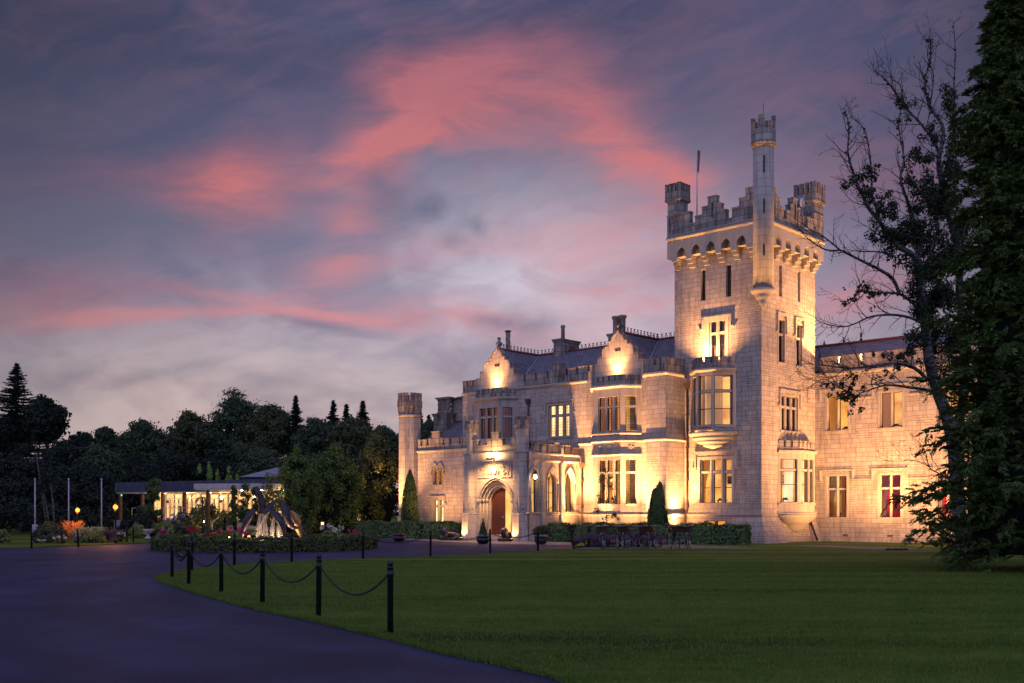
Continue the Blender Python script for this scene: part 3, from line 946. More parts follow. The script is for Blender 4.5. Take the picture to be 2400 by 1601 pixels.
# ------------------------------------------------------------------ MAIN RANGE  (front wall y = -1.5)
YM = -1.5
MFr = Fr((-20.75, YM), (-5.4, YM))
def mx(x): return x + 20.75
w = MB()
op_mid = (mx(-13.46), mx(-11.8), 6.16, 8.0)
wall(w, MFr, 0, 15.35, 0, 9.25, [op_mid])
w.quad((-20.75, YM, 0), (-20.75, 6, 0), (-20.75, 6, 9.25), (-20.75, YM, 9.25))
w.build('wall', M['ashlar'], castle)
window(MFr, *op_mid, [(mx(-13.41), mx(-13.0)), (mx(-12.85), mx(-12.43)), (mx(-12.26), mx(-11.85))], 7.4, 'pale', hood=(8.2, .75, .12), surround=.14, lattice=True)
# rectangular stair projection beside the tower
pj = MB()
PJ = [(-6.05, YM), (-6.05, -1.85), (-4.77, -1.85), (-4.77, .02)]
for a, b in zip(PJ, PJ[1:]):
    fr = Fr(a, b); wall(pj, fr, 0, fr.L, 0, 9.25)
pj.build('stair_projection', M['ashlar'], castle)
strings = MB()
fullplan = [(-10.10, YM), (-9.35, -2.4), (-7.4, -2.4), (-6.65, YM), (-6.05, YM), (-6.05, -1.85), (-4.77, -1.85), (-4.77, .0)]
cornice(strings, [(-11.09, YM)] + fullplan, 1.40, 1.55, .10)
cornice(strings, [(-11.09, YM)] + fullplan, 5.54, 5.66, .09)
cornice(strings, [(-20.75, YM), (-10.4, YM)], 9.16, 9.32, .12)
cornice(strings, [(-6.5, YM), (-6.05, YM), (-6.05, -1.85), (-4.77, -1.85), (-4.77, .0)], 9.10, 9.30, .12)
strings.build_parts('string_course', M['trim'], castle)
# battlements of the main range
bp = MB()
segs = [(-20.75, -20.4, 10.1), (-20.4, -20.28, 9.7), (-20.28, -19.9, 10.1), (-19.9, -19.78, 9.7), (-19.78, -19.5, 10.1)]
crenel(bp, MFr, [(mx(a), mx(b), z) for a, b, z in segs], 9.25)
segs = [(-16.0, -15.45, 10.1), (-15.45, -15.3, 9.68), (-15.3, -14.55, 10.1), (-14.55, -14.39, 9.68), (-14.39, -13.62, 10.1), (-13.62, -13.46, 9.72), (-13.46, -13.16, 10.12), (-13.16, -12.45, 10.5), (-12.45, -12.12, 10.14), (-12.12, -11.95, 9.72), (-11.95, -11.34, 10.12), (-11.34, -11.16, 9.75), (-11.16, -10.46, 10.16), (-10.46, -10.3, 9.8), (-10.3, -10.0, 10.16)]
crenel(bp, MFr, [(mx(a), mx(b), z) for a, b, z in segs], 9.25)
Pf, Ps = Fr((-6.05, -1.85), (-4.77, -1.85)), Fr((-4.77, -1.85), (-4.77, .0))
crenel(bp, MFr, [(mx(-6.56), mx(-6.42), 9.7), (mx(-6.42), mx(-6.06), 10.1)], 9.25)
crenel(bp, Pf, [(0, .5, 10.1), (.5, .64, 9.7), (.64, 1.28, 10.1)], 9.25)
crenel(bp, Ps, [(.31, .42, 9.7), (.42, 1.0, 10.1), (1.0, 1.14, 9.7), (1.14, 1.85, 10.1)], 9.25)
bp.box(-6.0, -4.8, -1.55, 0, 9.3, 9.4)
bp.build_parts('battlement', M['weathered'], castle)

# shaped gables
def gable(xc):
    half = [(1.78, 9.25), (1.78, 10.13), (1.43, 10.13), (1.43, 10.54), (1.09, 10.54), (1.09, 10.80), (1.03, 10.95), (.92, 11.06), (.78, 11.13), (.64, 11.15), (.64, 11.36), (.43, 11.36), (.42, 11.47), (.35, 11.60), (.22, 11.72), (.10, 11.80), (.03, 11.95)]
    poly = [(-x, z) for x, z in half] + [(x, z) for x, z in reversed(half)]
    g = MB()
    y0, y1 = YM + .06, YM + .42
    g.loft([[(xc + x, y, z) for x, z in poly] for y in (y0, y1)])
    o = g.build('gable', M['ashlar_smooth'], castle)
    k = MB()
    for (xa, za), (xb, zb) in zip(half[1:], half[2:]):
        for s in (-1, 1):
            p, q = (xc + s * xa, za), (xc + s * xb, zb)
            k.loft([[(p[0], y0 - .05, p[1] - .03), (p[0], y1 + .04, p[1] - .03), (p[0] + s * .035, y1 + .04, p[1] + .045), (p[0] + s * .035, y0 - .05, p[1] + .045)],
                    [(q[0], y0 - .05, q[1] - .03), (q[0], y1 + .04, q[1] - .03), (q[0] + s * .035, y1 + .04, q[1] + .045), (q[0] + s * .035, y0 - .05, q[1] + .045)]])
    k.build('coping', M['weathered'], o)
    f = MB()
    f.lathe(xc, YM + .24, [(.14, 11.86), (.17, 11.96), (.10, 12.0), (.15, 12.1), (.22, 12.2), (.22, 12.27), (.10, 12.36), (.08, 12.44), (.11, 12.54), (.13, 12.6), (.05, 12.64)], 12)
    f.build('finial', M['weathered'], o)
    q = MB()
    for dx_ in (-.13, 0, .13): q.box(xc + dx_ - .05, xc + dx_ + .05, y0 - .025, y0 + .02, 10.78, 10.92)
    q.build_parts('vent_slot', M['sash'], o)
gable(-8.31); gable(-17.75)

# canted bays below the gables
def main_bay(x0, lower):
    plan = [(x0 - 1.73, YM + .01), (x0 - .98, -2.4), (x0 + .97, -2.4), (x0 + 1.72, YM + .01)]
    ow = [(1, .36, 1.92, 6.2, 8.1), (2, .28, .92, 6.2, 8.1), (0, .28, .92, 6.2, 8.1)]
    if lower: ow += [(1, .36, 1.92, 2.1, 4.56), (2, .28, .92, 2.1, 4.56), (0, .28, .92, 2.1, 4.56), (1, .4, 1.9, .62, 1.05), (2, .3, .95, .62, 1.05)]
    zb = 0.0 if lower else 5.2
    ez = [(5.95, 6.08, .08)] + ([(1.40, 1.55, .09), (4.78, 4.90, .09), (5.54, 5.66, .10)] if lower else [])
    o, frs = bay(plan, None, zb, 8.62, 'bay_window', par=(8.76, 9.02, 9.3), wins=ow, extra_z=ez)
    L1_ = [(.41, .80), (.97, 1.33), (1.51, 1.87)]
    for k, w_ in enumerate(ow):
        if w_[3] < 1:
            window(frs[w_[0]], *w_[1:], [(w_[1] + .02, (w_[1] + w_[2]) / 2 - .05), ((w_[1] + w_[2]) / 2 + .05, w_[2] - .02)], None, 'amber', surround=0, sill=False, room_d=.5, margin=0)
            continue
        lt = L1_ if w_[0] == 1 else [(w_[1] + .04, w_[2] - .04)]
        up = w_[3] > 5
        if up: rm = {1: 'dim', 2: 'gold', 0: 'dim'}[w_[0]] if not lower else {1: 'amber', 2: 'amber', 0: 'dim'}[w_[0]]
        else: rm = {1: 'amber', 2: 'gold', 0: 'amber'}[w_[0]]
        cu = []
        if up and not lower: cu = [(w_[1], w_[1] + .5, 'curtain_brown'), (w_[1] + .55, w_[1] + .95, 'curtain_brown')] if w_[0] == 1 else [(w_[1] + .1, w_[2], 'curtain_brown')]
        elif up: cu = [(w_[1], w_[1] + .42, 'curtain_cream'), (w_[1] + .6, w_[1] + .95, 'curtain_cream')] if w_[0] == 1 else []
        else: cu = [(w_[1], w_[1] + .45, 'curtain_brown', 'l')] if w_[0] == 1 else []
        window(frs[w_[0]], *w_[1:], lt, 7.54 if up else 3.85, rm, surround=.0, sill=True, lattice=True, room_d=.55, margin=0.0, curt=cu, depth=.16)
    if lower:     # carved quatrefoil panels between the storeys
        p = MB()
        for fr, cs in ((frs[1], (.55, 1.13, 1.71)), (frs[2], (.6,))):
            for c in cs:
                for dx_, dz_ in ((.085, 0), (-.085, 0), (0, .085), (0, -.085)):
                    st = len(p.v)
                    p.torus((0, 0, 0), .085, .022, 'y', 14, 6)
                    p.move(lambda v: fr.P(c + dx_ + v.x, -.01 + v.y, 5.22 + dz_ + v.z), st)
            fr.bx(p, min(cs) - .28, max(cs) + .28, -.03, .01, 5.455, 5.495)
            fr.bx(p, min(cs) - .28, max(cs) + .28, -.03, .01, 4.945, 4.985)
        p.build_parts('carved_panel', M['trim'], o)
    return o
main_bay(-8.37, True)
main_bay(-17.75, False)

# roofs of the main range
def roof_poly(pts, name='roof', m='slate'):
    r = MB()
    for q in pts: r.add(q, [tuple(range(len(q)))])
    return r.build(name, M[m], castle, recalc=False)
E_, ZE, YR, ZR = -1.2, 9.62, 2.6, 11.9
rp = []
def slope_z(y): return ZE + (ZR - ZE) * (y - E_) / (YR - E_)
rp.append([(-20.6, E_, ZE), (-5.44, E_, ZE), (-5.44, YR, ZR), (-19.2, YR, ZR)])
rp.append([(-20.6, 6.4, ZE), (-20.6, E_, ZE), (-19.2, YR, ZR)])
rp.append([(-5.44, 6.4, ZE), (-20.6, 6.4, ZE), (-19.2, YR, ZR), (-5.44, YR, ZR)])
for xc in (-8.31, -17.75):
    hw = 1.75
    for s in (-1, 1):
        rp.append([(xc, E_ + .1, ZR - .01), (xc + s * hw, E_ + .1, 9.7), (xc + s * hw, YR, 9.7), (xc, YR, ZR - .01)])
roof_poly(rp)
rg = MB()
rg.tube([(-19.2, YR, ZR + .02), (-5.46, YR, ZR + .02)], .085, 6)
for xc in (-8.31, -17.75): rg.tube([(xc, E_ + .15, ZR), (xc, YR, ZR)], .08, 6)
def cresting(p, q):
    p, q = Vector(p), Vector(q); n = int((q - p).length / .3)
    t = (q - p).normalized()
    for k in range(n):
        c = p + (q - p) * ((k + .5) / n)
        st = len(rg.v)
        rg.torus((0, 0, 0), .075, .022, 'y', 10, 5)
        rg.box(-.02, .02, -.02, .02, .07, .17)
        rg.box(-.075, .075, -.022, .022, .155, .19)
        rg.move(lambda v: (c.x + t.x * v.x - t.y * v.y, c.y + t.y * v.x + t.x * v.y, c.z + .15 + v.z), st)
cresting((-17.7, YR, ZR), (-5.5, YR, ZR))
for xc in (-8.31, -17.75): cresting((xc, E_ + .2, ZR), (xc, YR, ZR))
rg.build('ridge_cresting', M['ridge'], castle)
ld = MB()
for xc in (-8.31, -17.75):
    for s in (-1, 1):      # lead valleys where the gable roofs meet the long slope
        ld.tube([(xc, YR, ZR + .02), (xc + s * 1.75, YR - (YR - E_) * .985, slope_z(YR - (YR - E_) * .985) + .05)], .05, 4)
ld.build_parts('lead_valley', M['lead'], castle)

# chimneys
def spiral_pot(mb, x, y, z0, z1, r):
    n, rings = 10, []
    for k in range(25):
        t = k / 24
        rings.append([(x + r * (1 + .14 * ((i % 2) * 2 - 1)) * math.cos(2 * math.pi * i / n + t * 3.2), y + r * (1 + .14 * ((i % 2) * 2 - 1)) * math.sin(2 * math.pi * i / n + t * 3.2), z0 + (z1 - z0) * t) for i in range(n)])
    mb.loft(rings)
    mb.lathe(x, y, [(r * 1.1, z1 - .01), (r * 1.55, z1 + .05), (r * 1.55, z1 + .12), (r * .8, z1 + .12)], 8, False)
    mb.lathe(x, y, [(r * 1.5, z0 - .1), (r * 1.5, z0 + .02), (r, z0 + .06)], 8, False)
def stack(x0, x1, y0, y1, z0, z1, m='weathered'):
    s = MB(); s.box(x0, x1, y0, y1, z0, z1 - .2)
    s.box(x0 - .05, x1 + .05, y0 - .05, y1 + .05, z1 - .2, z1 - .1); s.box(x0 - .09, x1 + .09, y0 - .09, y1 + .09, z1 - .1, z1)
    return s.build('chimney', M[m], castle)
c = stack(-15.95, -15.3, 1.9, 3.7, 9.5, 12.68)
p = MB(); p.lathe(-15.5, 2.3, [(.13, 12.68), (.12, 13.4), (.15, 13.44), (.15, 13.56), (.1, 13.6)], 12); p.build('chimney_pot', M['clay'], c)
c = stack(-13.1, -12.1, 3.9, 4.9, 9.5, 12.95)
for x in (-12.86, -12.34):
    p = MB(); p.lathe(x, 4.4, [(.22, 12.94), (.2, 13.0), (.2, 13.9), (.27, 13.96), (.27, 14.1), (.2, 14.12)], 14); p.build('chimney_pot', M['clay'], c)
c = stack(-21.75, -21.0, 3.2, 3.9, 9.0, 12.6)
p = MB(); spiral_pot(p, -21.4, 3.5, 12.7, 13.95, .15); p.build('chimney_pot', M['weathered'], c)

# ------------------------------------------------------------------ LEFT: higher back block, low wing, octagonal turret
bb = MB()
bb.box(-23.9, -20.76, .5, 6, 0, 9.3)
bb.build('back_block', M['ashlar'], castle)
roof_poly([[(-24.1, .3, 9.32), (-20.74, .3, 9.32), (-20.74, 3, 10.1), (-22.5, 3, 10.1)], [(-24.1, 6, 9.32), (-24.1, .3, 9.32), (-22.5, 3, 10.1)]])
YL = -2.0
LF = Fr((-25.0, YL), (-16.0, YL))
def lx(x): return x + 25.0
lw = MB()
op_a = [(lx(-23.04), lx(-22.62), 3.44, 4.6, 4.28), (lx(-22.5), lx(-22.07), 3.44, 4.6, 4.28)]
op_l = (lx(-23.06), lx(-22.02), .9, 2.44)
wall(lw, LF, 0, 9.0, 0, 5.65, op_a + [op_l])
lw.quad((-25, YL, 0), (-25, 4, 0), (-25, 4, 5.65), (-25, YL, 5.65))
lw.build('wall', M['ashlar'], castle)
window(LF, *op_l, [(lx(-23.02), lx(-22.62)), (lx(-22.46), lx(-22.06))], 2.03, 'pale', hood=(2.62, .5, .06), surround=.12, curt=[(lx(-23.02), lx(-22.62), 'curtain_white')])
for k, q in enumerate(op_a):
    g = window(LF, q[0], q[1], q[2], q[3], [(q[0], q[1])], None, 'amber' if k else 'dim', surround=0, sill=True, depth=.24, curt=[(q[0], q[1] - .15, 'curtain_brown')])
hd = MB()
for q in op_a:
    pts = [LF.P(a, -.05, z) for a, z in arch(q[0] - .12, q[1] + .12, 4.28, 4.85)]
    hd.tube(pts, .05, 6)
hd.tube([LF.P(op_a[0][0] - .12, -.05, 3.95), LF.P(op_a[0][0] - .12, -.05, 4.3)], .05, 6); hd.tube([LF.P(op_a[1][1] + .12, -.05, 3.95), LF.P(op_a[1][1] + .12, -.05, 4.3)], .05, 6)
hd.build_parts('hood_mould', M['trim'], castle)
lc = MB(); cornice(lc, [(-25, YL), (-16, YL)], 5.58, 5.72, .1); lc.build_parts('string_course', M['trim'], castle)
lb = MB()
crenel(lb, LF, [(lx(a), lx(b), z) for a, b, z in [(-24.6, -24.25, 6.45), (-24.25, -24.1, 6.03), (-24.1, -23.62, 6.45), (-23.62, -23.46, 6.05), (-23.46, -23.16, 6.5), (-23.16, -22.4, 6.95), (-22.4, -22.12, 6.52), (-22.12, -21.97, 6.0), (-21.97, -21.45, 6.46), (-21.45, -21.28, 6.0), (-21.28, -20.6, 6.44), (-20.6, -20.45, 6.0), (-20.45, -19.9, 6.44), (-19.9, -19.7, 6.0), (-19.7, -19.0, 6.44), (-19, -16.0, 6.2)]], 5.65)
lb.build_parts('battlement', M['weathered'], castle)
roof_poly([[(-25.0, -1.65, 6.1), (-20.75, -1.65, 6.1), (-20.75, .5, 7.72), (-24.2, .5, 7.72)], [(-25.0, 4, 6.1), (-25.0, -1.65, 6.1), (-24.2, .5, 7.72), (-24.2, 4, 7.72)]])
rr = MB(); rr.tube([(-24.2, .5, 7.74), (-22.9, .5, 7.74)], .09, 6); rr.build('ridge_cresting', M['ridge'], castle)
c = stack(-24.75, -23.45, -.35, .45, 6.4, 8.32)
p = MB()
for k in range(4): spiral_pot(p, -24.52 + k * .29 if k < 4 else 0, .05, 8.4, 9.22, .14)
p.box(-24.75, -23.42, -.2, .3, 9.32, 9.42)
p.build('chimney_pot', M['weathered'], c)
# octagonal corner turret
ot = MB()
oc = (-25.35, -1.95)
ot.prism(ngon(*oc, .80), 0, 1.3); 
ot.prism(ngon(*oc, .72), 1.3, 8.16)
oo = ot.build('octagonal_turret', M['ashlar_smooth'], castle)
oc_ = MB()
cornice(oc_, ngon(*oc, .72), 8.0, 8.16, .06, True)
cornice(oc_, ngon(*oc, .8), 1.24, 1.36, .06, True)
oc_.build_parts('moulding', M['trim'], oo)
kr = MB()
kr.loft([[(x, y, z) for x, y in ngon(*oc, a)] for a, z in ((.72, 8.15), (.77, 8.62), (.79, 8.66), (.79, 9.12))])
for k in range(8):
    P8 = ngon(*oc, .79)
    fr = Fr(P8[k], P8[(k + 1) % 8])
    for a, b in ((.03, .27), (.38, .64)):
        crenel(kr, fr, [(a, b, 9.6)], 9.1, .16, .012)
    for a in (.02, .34, .62):       # blind arcade ribs below the battlement
        fr.bx(kr, a, a + .05, -.03 + .0, .1, 8.66, 9.1)
P8 = ngon(*oc, .745)
for k in range(8):
    fr = Fr(P8[k], P8[(k + 1) % 8])
    for a in (.0, .3, .58): fr.bx(kr, a, a + .05, -.04, .1, 8.3, 8.64)
kr.build('crown', M['weathered'], oo)

# ------------------------------------------------------------------ PORCH
YP, XS = -5.9, -11.09
PF, PS = Fr((-15.9, YP), (-11.6, YP)), Fr((XS, -5.9), (XS, YM))
def pf(x): return x + 15.9
def ps(y): return y + 5.9
pm = MB()
OD = (pf(-14.88), pf(-12.36), 0.0, 3.48, 2.3)
wall(pm, PF, 0, 4.3, 0, 5.05, [OD], .18)
# moulded orders of the doorway
DC = (-14.88 - 12.36) / 2
def order(mb, h0, za0, h1, za1, d0, d1):
    """ring-shaped face between two concentric arches plus its soffit"""
    A = [(pf(DC - h0), 0.0)] + arch(pf(DC - h0), pf(DC + h0), 2.3, za0) + [(pf(DC + h0), 0.0)]
    B = [(pf(DC - h1), 0.0)] + arch(pf(DC - h1), pf(DC + h1), 2.3, za1) + [(pf(DC + h1), 0.0)]
    for (a, b), (c, d), (e, f), (g, h) in zip(A, A[1:], B[1:], B):
        mb.quad(PF.P(a, d0, b), PF.P(c, d0, d), PF.P(e, d0, f), PF.P(g, d0, h))
    for (a, b), (c, d) in zip(B, B[1:]):
        mb.quad(PF.P(a, d0, b), PF.P(c, d0, d), PF.P(c, d1, d), PF.P(a, d1, b))
order(pm, 1.26, 3.48, 1.10, 3.34, .14, .26)
order(pm, 1.10, 3.34, .94, 3.18, .26, .40)
order(pm, .94, 3.18, .80, 3.04, .40, .62)
ops = [(ps(y0), ps(y1), 1.66, 4.08, 3.3) for y0, y1 in ((-5.94 + .06, -5.14), (-4.33, -3.55), (-2.78, -2.0))]
wall(pm, PS, 0, 4.4, 0, 5.0, ops, .34)
pm.quad((-16.1, YP, 0), (-16.1, YM, 0), (-16.1, YM, 5.0), (-16.1, YP, 5.0))
pm.build('porch', M['ashlar_smooth'], castle)
pr = MB(); pr.box(-16.05, XS + -.05, YP + .3, YM, 5.0, 5.1)
pr.build('porch_roof', M['lead'], castle)
# rolls and colonnettes of the doorway
dm = MB()
for h_, za, d in ((1.26, 3.5, .02), (1.12, 3.36, .16), (.96, 3.2, .28)):
    pts = [(pf(DC - h_), .0), (pf(DC - h_), 2.3)] if False else []
    A = arch(pf(DC - h_), pf(DC + h_), 2.3, za)
    dm.tube([PF.P(a, d, z) for a, z in A], .045, 6)
    for s in (-1, 1):
        dm.tube([PF.P(pf(DC + s * h_), d, .3), PF.P(pf(DC + s * h_), d, 2.2)], .045, 8)
        q = PF.P(pf(DC + s * h_), d, 0)
        dm.lathe(q[0], q[1], [(.05, 2.16), (.09, 2.24), (.085, 2.3), (.11, 2.34), (.05, 2.38)], 8)
        dm.lathe(q[0], q[1], [(.10, .0), (.10, .22), (.06, .32)], 8)
# label over the arch
A = arch(pf(DC - 1.36), pf(DC + 1.36), 2.36, 3.62)
dm.tube([PF.P(a, -.04, z) for a, z in A], .055, 6)
for s in (-1, 1): dm.ball(PF.P(pf(DC + s * 1.36), -.06, 2.3), .1, 10, 7)
dm.build_parts('doorway_moulding', M['trim'], castle)
# door leaf, lit hall with a stair
hall = MB()
hx0, hx1, hy0, hy1 = -14.9, -11.5, -5.24, -2.6
for q in ([(hx0, hy1, .3), (hx1, hy1, .3), (hx1, hy1, 4.3), (hx0, hy1, 4.3)], [(hx0, hy0, .3), (hx0, hy1, .3), (hx0, hy1, 4.3), (hx0, hy0, 4.3)], [(hx0, hy0, 4.3), (hx1, hy0, 4.3), (hx1, hy1, 4.3), (hx0, hy1, 4.3)], [(hx0, hy0, .3), (hx1, hy0, .3), (hx1, hy1, .3), (hx0, hy1, .3)]):
    hall.quad(*q)
ho = hall.build('entrance_hall', M['room_hall'], castle, recalc=False)
st = MB(); st.tube([(-13.0, -4.2, 1.0), (-12.2, -2.9, 2.3)], .035, 6); st.tube([(-12.6, -4.2, .7), (-11.9, -2.9, 2.0)], .03, 6)
for k in range(6): st.tube([(-13.0 + .16 * k, -4.2 + .26 * k, .3 + .2 * k), (-13.0 + .16 * k, -4.2 + .26 * k, 1.0 + .26 * k)], .016, 5)
st.build('stair_rail', M['white_paint'], ho)
dl = MB()
A = [(a, z) for a, z in arch(pf(DC - .8), pf(DC + .8), 2.3, 3.04) if a <= pf(DC + .22)]
poly = [(pf(DC - .8), .34)] + A + [(pf(DC + .22), 3.0), (pf(DC + .22), .34)]
dl.loft([[PF.P(a, d, z) for a, z in poly] for d in (.5, .57)])
do = dl.build('door', M['door'], castle)
hn = MB(); hn.ball(PF.P(pf(DC + .12), .47, 1.35), .05, 8, 6); hn.build('handle', M['steel'], do)
sp = MB(); sp.box(-14.95, -12.25, YP - .75, YP + .7, 0, .17); sp.box(-14.85, -12.38, YP - .38, YP + .69, .17, .33)
sp.build('doorstep', M['trim'], castle)
# octagonal turrets flanking the porch front
def porch_turret(cx, cy, k):
    t = MB()
    t.loft([[(x, y, z) for x, y in ngon(cx, cy, a)] for a, z in ((.62, 0), (.56, 1.46), (.54, 1.5))])
    t.prism(ngon(cx, cy, .49), 1.5, 4.52); t.prism(ngon(cx, cy, .46), 4.52, 5.02); t.prism(ngon(cx, cy, .31 * k), 5.02, 6.5)
    o = t.build('porch_turret', M['ashlar_smooth'], castle)
    m = MB()
    cornice(m, ngon(cx, cy, .5), 1.46, 1.6, .07, True); cornice(m, ngon(cx, cy, .48), 4.48, 4.6, .07, True); cornice(m, ngon(cx, cy, .45), 4.95, 5.08, .07, True)
    for kk in range(8):
        P8 = ngon(cx, cy, .5); fr = Fr(P8[kk], P8[(kk + 1) % 8])
        fr.bx(m, .13, .28, -.02, .02, 1.75, 1.85); m.add([fr.P(.06, -.02, 1.62), fr.P(.35, -.02, 1.62), fr.P(.205, -.02, 2.25), fr.P(.06, .03, 1.62), fr.P(.35, .03, 1.62), fr.P(.205, .03, 2.25)], [(0, 1, 2), (3, 5, 4), (0, 3, 4, 1), (1, 4, 5, 2), (2, 5, 3, 0)])
    m.build_parts('moulding', M['trim'], o)
    c = MB()
    c.loft([[(x, y, z) for x, y in ngon(cx, cy, a * k)] for a, z in ((.31, 6.3), (.38, 6.5), (.40, 6.52), (.40, 6.78))])
    P8 = ngon(cx, cy, .40 * k)
    for kk in range(8):
        fr = Fr(P8[kk], P8[(kk + 1) % 8])
        crenel(c, fr, [(.05, fr.L - .08, 6.98)], 6.76, .12, .012)
        fr.bx(c, -.02, .03, -.025, .05, 6.5, 6.8); fr.bx(c, fr.L * .48, fr.L * .6, -.022, .05, 6.54, 6.78)
    c.build('crown', M['weathered'], o)
porch_turret(-15.77, -5.68, 1.0)
porch_turret(-11.78, -5.68, 1.12)
# carved frieze of three panels over the door
cp = MB()
PF.bx(cp, pf(-15.06), pf(-12.39), -.05, .02, 4.40, 4.47); PF.bx(cp, pf(-15.06), pf(-12.39), -.05, .02, 3.60, 3.67)
for x in (-15.06, -14.42, -13.06, -12.45): PF.bx(cp, pf(x), pf(x + .06), -.05, .02, 3.671, 4.399)
rgc = random.Random(5)
for x0, x1 in ((-15.0, -14.42), (-14.36, -13.06), (-13.0, -12.45)):
    xc, wd = (x0 + x1) / 2, (x1 - x0)
    if wd > 1:       # shield with mantling and two supporters suggested by scrolls
        cp.loft([[PF.P(pf(xc + a * .19), d, 4.03 + b * .24) for a, b in ((-1, 1), (1, 1), (1, -.1), (.6, -.7), (0, -1.1), (-.6, -.7), (-1, -.1))] for d in (.01, -.07)])
        cp.ball(PF.P(pf(xc), -.02, 4.32), .07, 10, 6)
        for s in (-1, 1):
            cp.tube([PF.P(pf(xc + s * (.24 + .06 * math.sin(t * 5))), -.03, 3.78 + .5 * t) for t in (0, .2, .4, .6, .8, 1)], [.03, .07, .08, .07, .06, .04], 6)
    for k in range(26):
        a = xc + (rgc.random() - .5) * wd * .86; z = 3.74 + rgc.random() * .58
        if wd > 1 and abs(a - xc) < .3: continue
        th = rgc.random() * 3.14; r_ = .06 + .07 * rgc.random()
        cp.tube([PF.P(pf(a + r_ * math.cos(th + q * 1.3) * (1 - .25 * q)), -.025, z + r_ * math.sin(th + q * 1.3) * (1 - .25 * q)) for q in (0, .6, 1.2, 1.8, 2.4)], [.014, .022, .026, .022, .012], 5)
cp.build('carved_frieze', M['trim'], castle)
# strings and battlements of the porch
pcn = MB()
cornice(pcn, [(-15.4, YP), (-12.2, YP)], 4.94, 5.08, .10)
cornice(pcn, [(-15.4, YP), (-12.2, YP)], 4.50, 4.58, .05)
cornice(pcn, [(XS, -5.5), (XS, YM)], 4.46, 4.60, .10)
cornice(pcn, [(XS, -5.5), (XS, YM)], 4.84, 4.98, .10)
cornice(pcn, [(XS, -5.5), (XS, YM)], 1.48, 1.62, .10)
pcn.build_parts('string_course', M['trim'], castle)
pb = MB()
crenel(pb, PF, [(pf(a), pf(b), z) for a, b, z in [(-15.4, -15.1, 5.85), (-15.1, -14.55, 5.5), (-14.55, -14.3, 5.5), (-14.3, -14.0, 5.82), (-14.0, -13.42, 6.22), (-13.42, -13.12, 5.82), (-13.12, -12.42, 5.46), (-12.42, -12.1, 5.84)]], 5.05, .26)
crenel(pb, PS, [(ps(a), ps(b), z) for a, b, z in [(-5.6, -5.42, 5.2), (-5.42, -4.98, 5.5), (-4.98, -4.86, 5.16), (-4.86, -4.4, 5.48), (-4.4, -4.28, 5.1), (-4.28, -3.75, 5.48), (-3.75, -3.3, 5.62), (-3.3, -2.9, 5.48), (-2.9, -2.78, 5.1), (-2.78, -2.3, 5.5), (-2.3, -2.15, 5.1), (-2.15, -1.52, 5.4)]], 5.0, .24)
for k in range(24):   # crocketed ridge of terracotta cresting above the side parapet
    y = -5.4 + k * .155
    pb.box(XS - .42, XS - .36, y, y + .07, 5.1, 5.62 + .06 * (k % 2))
pb.build_parts('battlement', M['weathered'], castle)
rd = MB(); rd.box(XS - .5, XS - .3, -5.4, -1.8, 5.40, 5.52)
rd.build('ridge_cresting', M['ridge'], castle)
# pilasters and arched window tracery on the porch side
pil = MB()
for y in (-4.79, -3.14):
    PS.bx(pil, ps(y - .14), ps(y + .14), -.16, .02, 0, 4.455); PS.bx(pil, ps(y - .11), ps(y + .11), -.11, .02, 4.99, 5.3)
pil.build_parts('pilaster', M['ashlar_smooth'], castle)
for q in ops:
    wnd = MB()
    pts = [PS.P(a, -.03, z) for a, z in arch(q[0] - .1, q[1] + .1, 3.3, 4.24)]
    wnd.tube(pts, .05, 6)
    for a in (q[0] - .1, q[1] + .1): wnd.tube([PS.P(a, -.03, 1.66), PS.P(a, -.03, 3.32)], .04, 6)
    PS.bx(wnd, q[0] - .16, q[1] + .16, -.1, .1, 1.56, 1.655)
    o = wnd.build('window', M['trim'], castle)
    g = MB(); g.quad(PS.P(q[0], .27, 1.66), PS.P(q[1], .27, 1.66), PS.P(q[1], .27, 4.1), PS.P(q[0], .27, 4.1)); g.build('glass', M['glass'], o, recalc=False)
    s = MB(); c = (q[0] + q[1]) / 2
    PS.bx(s, c - .02, c + .02, .22, .27, 1.66, 3.6); PS.bx(s, q[0], q[1], .23, .265, 2.72, 2.75)
    s.tube([PS.P(a, .24, z) for a, z in arch(q[0], c, 3.3, 3.72, 5)], .018, 5); s.tube([PS.P(a, .24, z) for a, z in arch(c, q[1], 3.3, 3.72, 5)], .018, 5)
    s.tube([PS.P(a, .24, z) for a, z in ((c, 3.56), (q[0] + .2, 3.76), (c, 3.95))], .015, 5); s.tube([PS.P(a, .24, z) for a, z in ((c, 3.56), (q[1] - .2, 3.76), (c, 3.95))], .015, 5)
    PS.bx(s, q[0], q[0] + .025, .22, .27, 1.66, 3.4); PS.bx(s, q[1] - .025, q[1], .22, .27, 1.66, 3.4)
    s.build('tracery', M['sash'], o)
hl = MB()
hl.quad((-12.4, -5.3, .3), (-12.4, YM + .05, .3), (-12.4, YM + .05, 4.3), (-12.4, -5.3, 4.3))
hl.build('hall_wall', M['room_hall'], ho, recalc=False)

